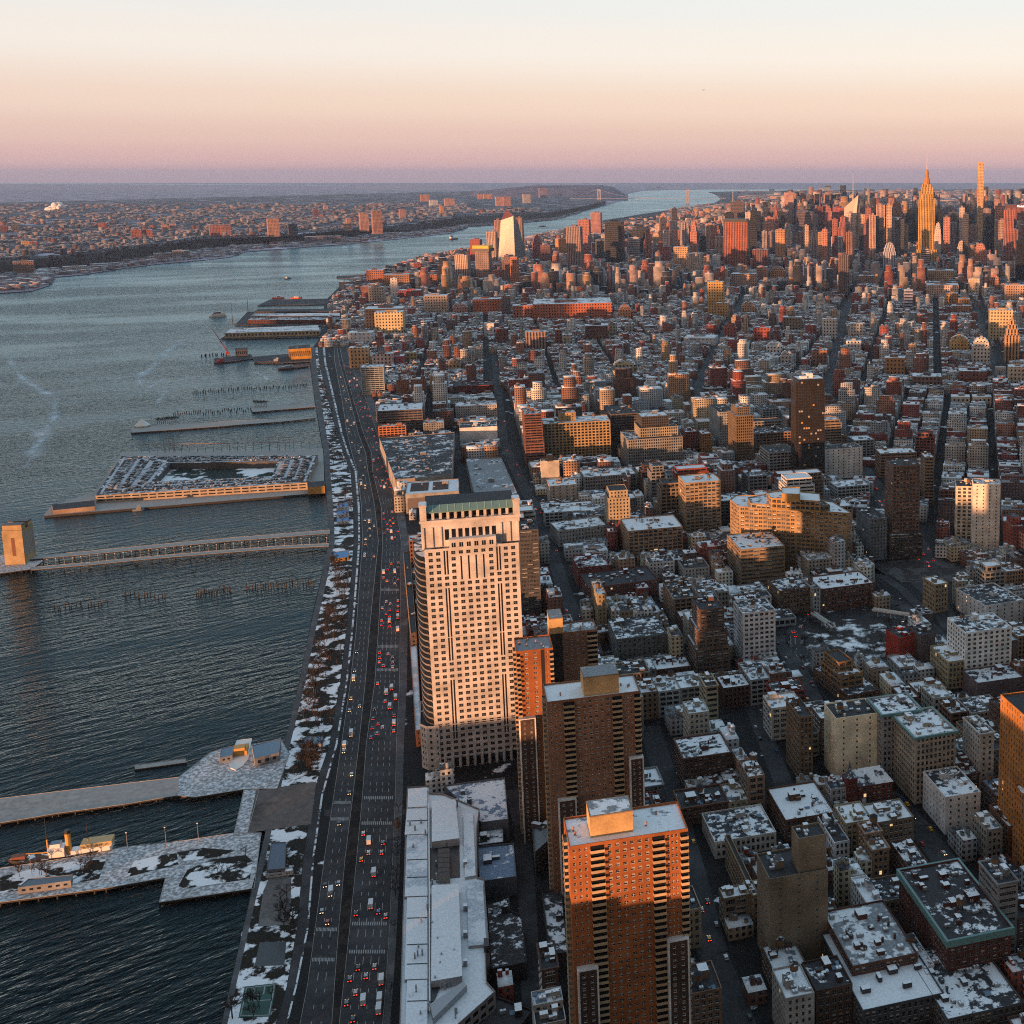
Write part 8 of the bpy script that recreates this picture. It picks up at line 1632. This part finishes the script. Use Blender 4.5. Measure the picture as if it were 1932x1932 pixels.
def street_cars(P, n, w, where, fwd=True, a=0, b_=1, lights=True, offs=(-.3, 0, .3)):
    P = [np.array(G(*p)) for p in P]; L_ = [np.linalg.norm(c-d) for c, d in zip(P, P[1:])]; T_ = sum(L_)
    for k in range(n):
        s = (a+(b_-a)*rnd.random())*T_; i = 0
        while s > L_[i] and i < len(L_)-1: s -= L_[i]; i += 1
        d = (P[i+1]-P[i])/L_[i]; p = P[i]+d*min(s, L_[i])+np.array((d[1], -d[0]))*rnd.choice(offs)*w
        if any((p[0]-q[0])**2+(p[1]-q[1])**2 < 40 for q in used): continue
        used.append(tuple(p)); n_, col = rnd.choice(CCOL); car(p[0], p[1], math.atan2(d[1], d[0])-math.pi/2, n_, col, where, 'car', lights, False)
street_cars(SIXTH[:4], 22, 24, 'red lit queue by the paved square')
street_cars(SIXTH[4:], 26, 22, 'far straight avenue of the village')
street_cars(HUD, 14, 16, 'street behind the dark banded slab')
street_cars([(1415, 1985), (1345, 1800), (1308, 1655)], 6, 14, 'dark street inland of the nearest slab')
street_cars([(1671, 1495), (1795, 1640)], 6, 10, 'narrow street before the arch topped building')
street_cars([(1415, 1985), (1345, 1800), (1308, 1655), (1260, 1480)], 16, 11, 'kerbside of the dark street inland of the nearest slab', lights=False, offs=(-.5, .5))
street_cars([(1671, 1495), (1733, 1560), (1795, 1640)], 10, 11, 'kerbside before the arch topped building', lights=False, offs=(-.5, .5))
street_cars([(1545, 1340), (1520, 1290), (1490, 1235), (1470, 1200)], 9, 9, 'kerbside lane by the white grid tower', lights=False, offs=(-.5, .5))
street_cars([(1500, 1530), (1455, 1420), (1420, 1330)], 9, 8, 'kerbside lane behind the long dark red loft', lights=False, offs=(-.5, .5))
street_cars([(1490, 1215), (1520, 1160), (1600, 1140), (1690, 1150), (1712, 1205)], 9, 6, 'ring road round the tunnel green')
# ------------------------------------------------------------------ bare winter trees of the waterfront strip
def tree_mesh(seed):
    rr = random.Random(seed); t, c = MB(), MB(); h = rr.uniform(3, 4); t.tube((0, 0, 0), (0, 0, h), .22, .15, 0, 6)
    def br(p, d, l, r_, lev):
        q = Vector(p)+d*l; c.tube(p, q, r_, r_*.55, 0, 4 if lev < 2 else 3)
        if lev >= 4: return
        for _ in range(4 if lev < 2 else 3): br(tuple(q-(d*l*rr.uniform(0, .35))), (d+Vector((rr.uniform(-1, 1), rr.uniform(-1, 1), rr.uniform(-.25, .7)))*.75).normalized(), l*rr.uniform(.6, .85), r_*.68, lev+1)
    for k in range(4): a = k*1.57+rr.uniform(-.5, .5); br((0, 0, h*.92), Vector((math.cos(a)*.7, math.sin(a)*.7, .8)).normalized(), rr.uniform(1.6, 2.3), .15, 1)
    return t.mesh('trunk', [M_BARK]), c.mesh('crown', [M_TWIG])
M_TWIG = plain('twigs', (.034, .024, .019), .95); TREES = [tree_mesh(s) for s in range(5)]; TREEL = []
def tree(x, y, z, s, where):
    r = thing('bare_tree', None, 'tree', (x, y, z)); t, c = rnd.choice(TREES); a = rnd.uniform(0, 6)
    obj('trunk', t, r, (0, 0, 0), a, (s, s, s)); obj('crown', c, r, (0, 0, 0), a, (s, s, s*rnd.uniform(.85, 1.1))); q = PX(x, y, z+4); TREEL.append(dict(root=r, where=where, px=q[0], py=q[1]))
def scatter(n, y0, y1, f0, f1, where, s=(.9, 1.5)):
    for _ in range(n):
        y = math.exp(rnd.uniform(math.log(y0), math.log(y1))); a = lerp_tab(SHORE, min(y, 1932))+12; c = float(np.interp(y, YS[::-1], BKL[::-1]))-2
        if c-a < 4: continue
        p = G(a+(c-a)*rnd.uniform(f0, f1), y); 
        if any(pip(np.array([p[0]]), np.array([p[1]]), f[0])[0] for f in FOOT if f[1] == 0 and f[4] > 1e8): continue
        tree(p[0], p[1], LZ, rnd.uniform(*s), where)
scatter(52, 1060, 1200, .1, .95, 'snowy strip above the comfort station'); scatter(52, 1200, 1380, .1, .95, 'snowy strip just above the quay boathouse'); scatter(16, 1415, 1465, .3, .95, 'snowy corner lawn near the quay'); scatter(48, 690, 1000, .1, .95, 'far waterfront strip beside the square pier building', (1.1, 1.8)); scatter(9, 1690, 1760, .6, 1, 'hedge beside the worn paved court'); scatter(8, 1880, 1930, .05, 1, 'planting round the green court')
for k in range(16): 
    x, y = zp('7', *rnd.choice([(rnd.uniform(430, 580), rnd.uniform(1020, 1090)), (rnd.uniform(1150, 1400), rnd.uniform(950, 1120)), (rnd.uniform(20, 400), rnd.uniform(1050, 1110))])); p = G(x, y, 2.5); tree(*p, 2.55, rnd.uniform(.7, 1.1), 'snow covered park pier')
for k in range(11): x, y = zp('1', 893+k*11, 1648-k); tree(*G(x, y, 2.3), 2.3, 1.5, 'thin pier with the white tent')
for k in range(8): x, y = zp('1', 1445+k*9, 1548); tree(*G(x, y, 2.3), 2.3, 1.5, 'short treed pier')
for y in np.geomspace(690, 1010, 18):        # median and kerb rows
    p = at_road(SBR, NBL, y, .5); tree(p[0], p[1], LZ+.15, rnd.uniform(.8, 1.2), 'highway median')
for k in range(54):
    t = 2*math.pi*rnd.random(); g_ = rnd.choice((1, .9, .6, 1.22)); x, y = 1605+98*g_*math.cos(t), 1212-48*g_*math.sin(t); tree(*G(x, y), LZ, rnd.uniform(.8, 1.1), 'rim of the snowy tunnel green')
for k in range(14):
    y = rnd.uniform(1530, 1900); p = at_road(NBL, NBR, y, 1.12); tree(p[0], p[1], LZ+.12, rnd.uniform(.7, 1), 'kerb before the white roofed college')
# ------------------------------------------------------------------ unseen towers added south of the camera to shade the near blocks
def shade_tower(lab, ax, ay, w, d, h, th):
    r = thing('office_tower', lab, 'tower', (ax, ay, LZ)); u, v = axes(th); P = rect((ax-u[0]*w/2-v[0]*d/2, ay-u[1]*w/2-v[1]*d/2), u, v, w, d)
    b = MB(); b.prism(P, LZ, LZ+h); b.build('shaft', [TW['punch']], r, (.4, .33, .27), True); b = MB(); b.poly([(*q, LZ+h+.05) for q in P]); b.build('roof', [M_ROOFD], r)
def towards_sun(p, d): l = math.hypot(sx, sy); return p[0]+sx/l*d, p[1]+sy/l*d

sheet('city_ground', [(-900, -400), (-130, -400), (-130, 480), (-900, 480)], LZ-.02, M_LAND)  # land sheet added under the unseen shade towers
dx_, dy_ = -sx/math.hypot(sx, sy), -sy/math.hypot(sx, sy)
TE = math.tan(SUN_EL)
def caster(lab, t0, t1, s0, line, s1):
    """a tower whose shadow reaches up to `line` metres where it falls, s1 along the light"""
    t = (t0+t1)/2; shade_tower(lab, dx_*s0+dy_*t, dy_*s0-dx_*t, abs(t1-t0), 34, line+TE*(s1-s0), math.degrees(math.atan2(dx_, dy_)))
for k, (a, b_, s0, ln_, s1) in enumerate(((-420, -330, 120, 90, 340), (-330, -250, 100, 86, 340), (-250, -170, 60, 80, 500), (-170, -60, 60, 84, 500), (-60, 60, 0, 84, 500), (-478, -420, 60, 130, 430), (-586, -482, -60, 64, 465), (-668, -590, -100, 30, 500))):
    caster(('wide grey', 'broad tan', 'stepped stone', 'plain brick', 'pale concrete', 'tall glass', 'slim brown', 'low cream')[k]+' tower south of the viewpoint shading the downtown blocks', a, b_, s0, ln_, s1)

sheet('far_shore_ground', [(-6500, -2200), (-1500, -2200), (-1500, 900), (-2600, 1150), (-6500, 1150)], LZ-.02, M_LAND)  # unseen land added to carry the midtown shade towers
rr = random.Random(12)
for k in range(15):  # unseen towers added to shade the lower part of midtown
    t = -3900+k*165+rr.uniform(-25, 25); s0 = -650-max(0, -2300-t)*.55; hh = rr.choice((10, 35, 50, -10, 30)); w_ = rr.uniform(85, 150)
    s1 = 4150+max(0, -2300-t)*.3; shade_tower(('slate', 'sandstone', 'brick', 'glass', 'white')[k % 5]+(' tower', ' slab', ' highrise')[k % 3]+' across the river beyond the left frame edge', dx_*s0+dy_*t, dy_*s0-dx_*t, w_, 45, hh+TE*(s1-s0), math.degrees(math.atan2(dx_, dy_)))
# ------------------------------------------------------------------ labels that single each building, car and tree out
ORD = ['nearest', 'second nearest', 'third nearest', 'fourth nearest', 'fifth nearest', 'sixth nearest', 'seventh nearest', 'eighth nearest', 'ninth nearest', 'tenth nearest', 'eleventh nearest', 'twelfth nearest', 'thirteenth nearest', 'fourteenth nearest']
ORD = [o.replace(' nearest', ' closest') if o != 'nearest' else 'closest' for o in ORD]
def side(dx, dy):
    if abs(dx) > abs(dy)*1.2: return 'riverward of' if dx < 0 else 'inland of'
    return 'behind' if dy < 0 else 'in front of'
marks = [t for t in THINGS if t.get('short')]; cell = {}
for t in THINGS:
    if t.get('gen'):
        m = min(marks, key=lambda k: math.hypot((t['px']-k['px']), (t['py']-k['py'])*1.3)); s = side(t['px']-m['px'], t['py']-m['py'])
        cell.setdefault((t['gen'][0]+('*' if t['gen'][1] == 'far tower' else ''), m['short'], s), []).append((math.hypot(t['px']-m['px'], t['py']-m['py']), t))
for (c, m, s), l in cell.items():
    for k, (_, t) in enumerate(sorted(l, key=lambda q: q[0])):
        one = '' if len(l) == 1 else ORD[k]+' '; c = c.rstrip('*')
        ft = t['gen'][1] == 'far tower'; t['root']['label'] = f"{one}{c} skyline tower {s} the {m}" if ft else f"{one}{c} block, {t['gen'][1]}, {s} the {m}"; t['root']['group'] = 'towers of the midtown skyline' if ft else 'lofts and houses of the downtown blocks'
ORD2 = ['first', 'second', 'third', 'fourth', 'fifth', 'sixth', 'seventh', 'eighth', 'ninth', 'tenth', 'eleventh', 'twelfth', 'thirteenth', 'fourteenth', 'fifteenth', 'sixteenth', 'seventeenth', 'eighteenth', 'nineteenth', 'twentieth']
cell = {}
for c in CARS: cell.setdefault((c['cn'], c['kind'], c['where']), []).append(c)
for (cn, kd, wh), l in cell.items():
    for k, c in enumerate(sorted(l, key=lambda q: -q['py'])): c['root']['label'] = (f"{ORD2[k]} " if len(l) > 1 else 'only ')+f"{cn} {kd} counting outward, {wh}"; c['root']['group'] = 'traffic on the streets'
cell = {}
for c in TREEL: cell.setdefault(c['where'], []).append(c)
for wh, l in cell.items():
    for c in l: c['root']['label'] = f"leafless brown winter tree, {wh}"; c['root']['group'] = f'bare trees, {wh}'

from collections import Counter
print(Counter(o.name.split('.')[0] for o in bpy.data.objects if o.parent is None).most_common(16))
# ------------------------------------------------------------------ haze
def haze():
    m = bpy.data.materials.new('haze'); m.use_nodes = True; nt = m.node_tree; nt.nodes.clear()
    o = nt.nodes.new('ShaderNodeOutputMaterial'); v = nt.nodes.new('ShaderNodeVolumePrincipled'); nt.links.new(v.outputs[0], o.inputs['Volume'])
    v.inputs['Color'].default_value = (.86, .88, 1., 1); v.inputs['Density'].default_value = 1.8e-5; v.inputs['Anisotropy'].default_value = .65
    b = MB(); x0, x1, y0, y1, z0, z1 = -30100, 30100, -1600, 46100, -1.0, 462
    b.box((x0+x1)/2, (y0+y1)/2, z0, x1-x0, y1-y0, z1-z0); b.quad((x0, y0, z0), (x0, y1, z0), (x1, y1, z0), (x1, y0, z0))
    o = b.build('haze', [m], weld=True); stuff(o)
haze()
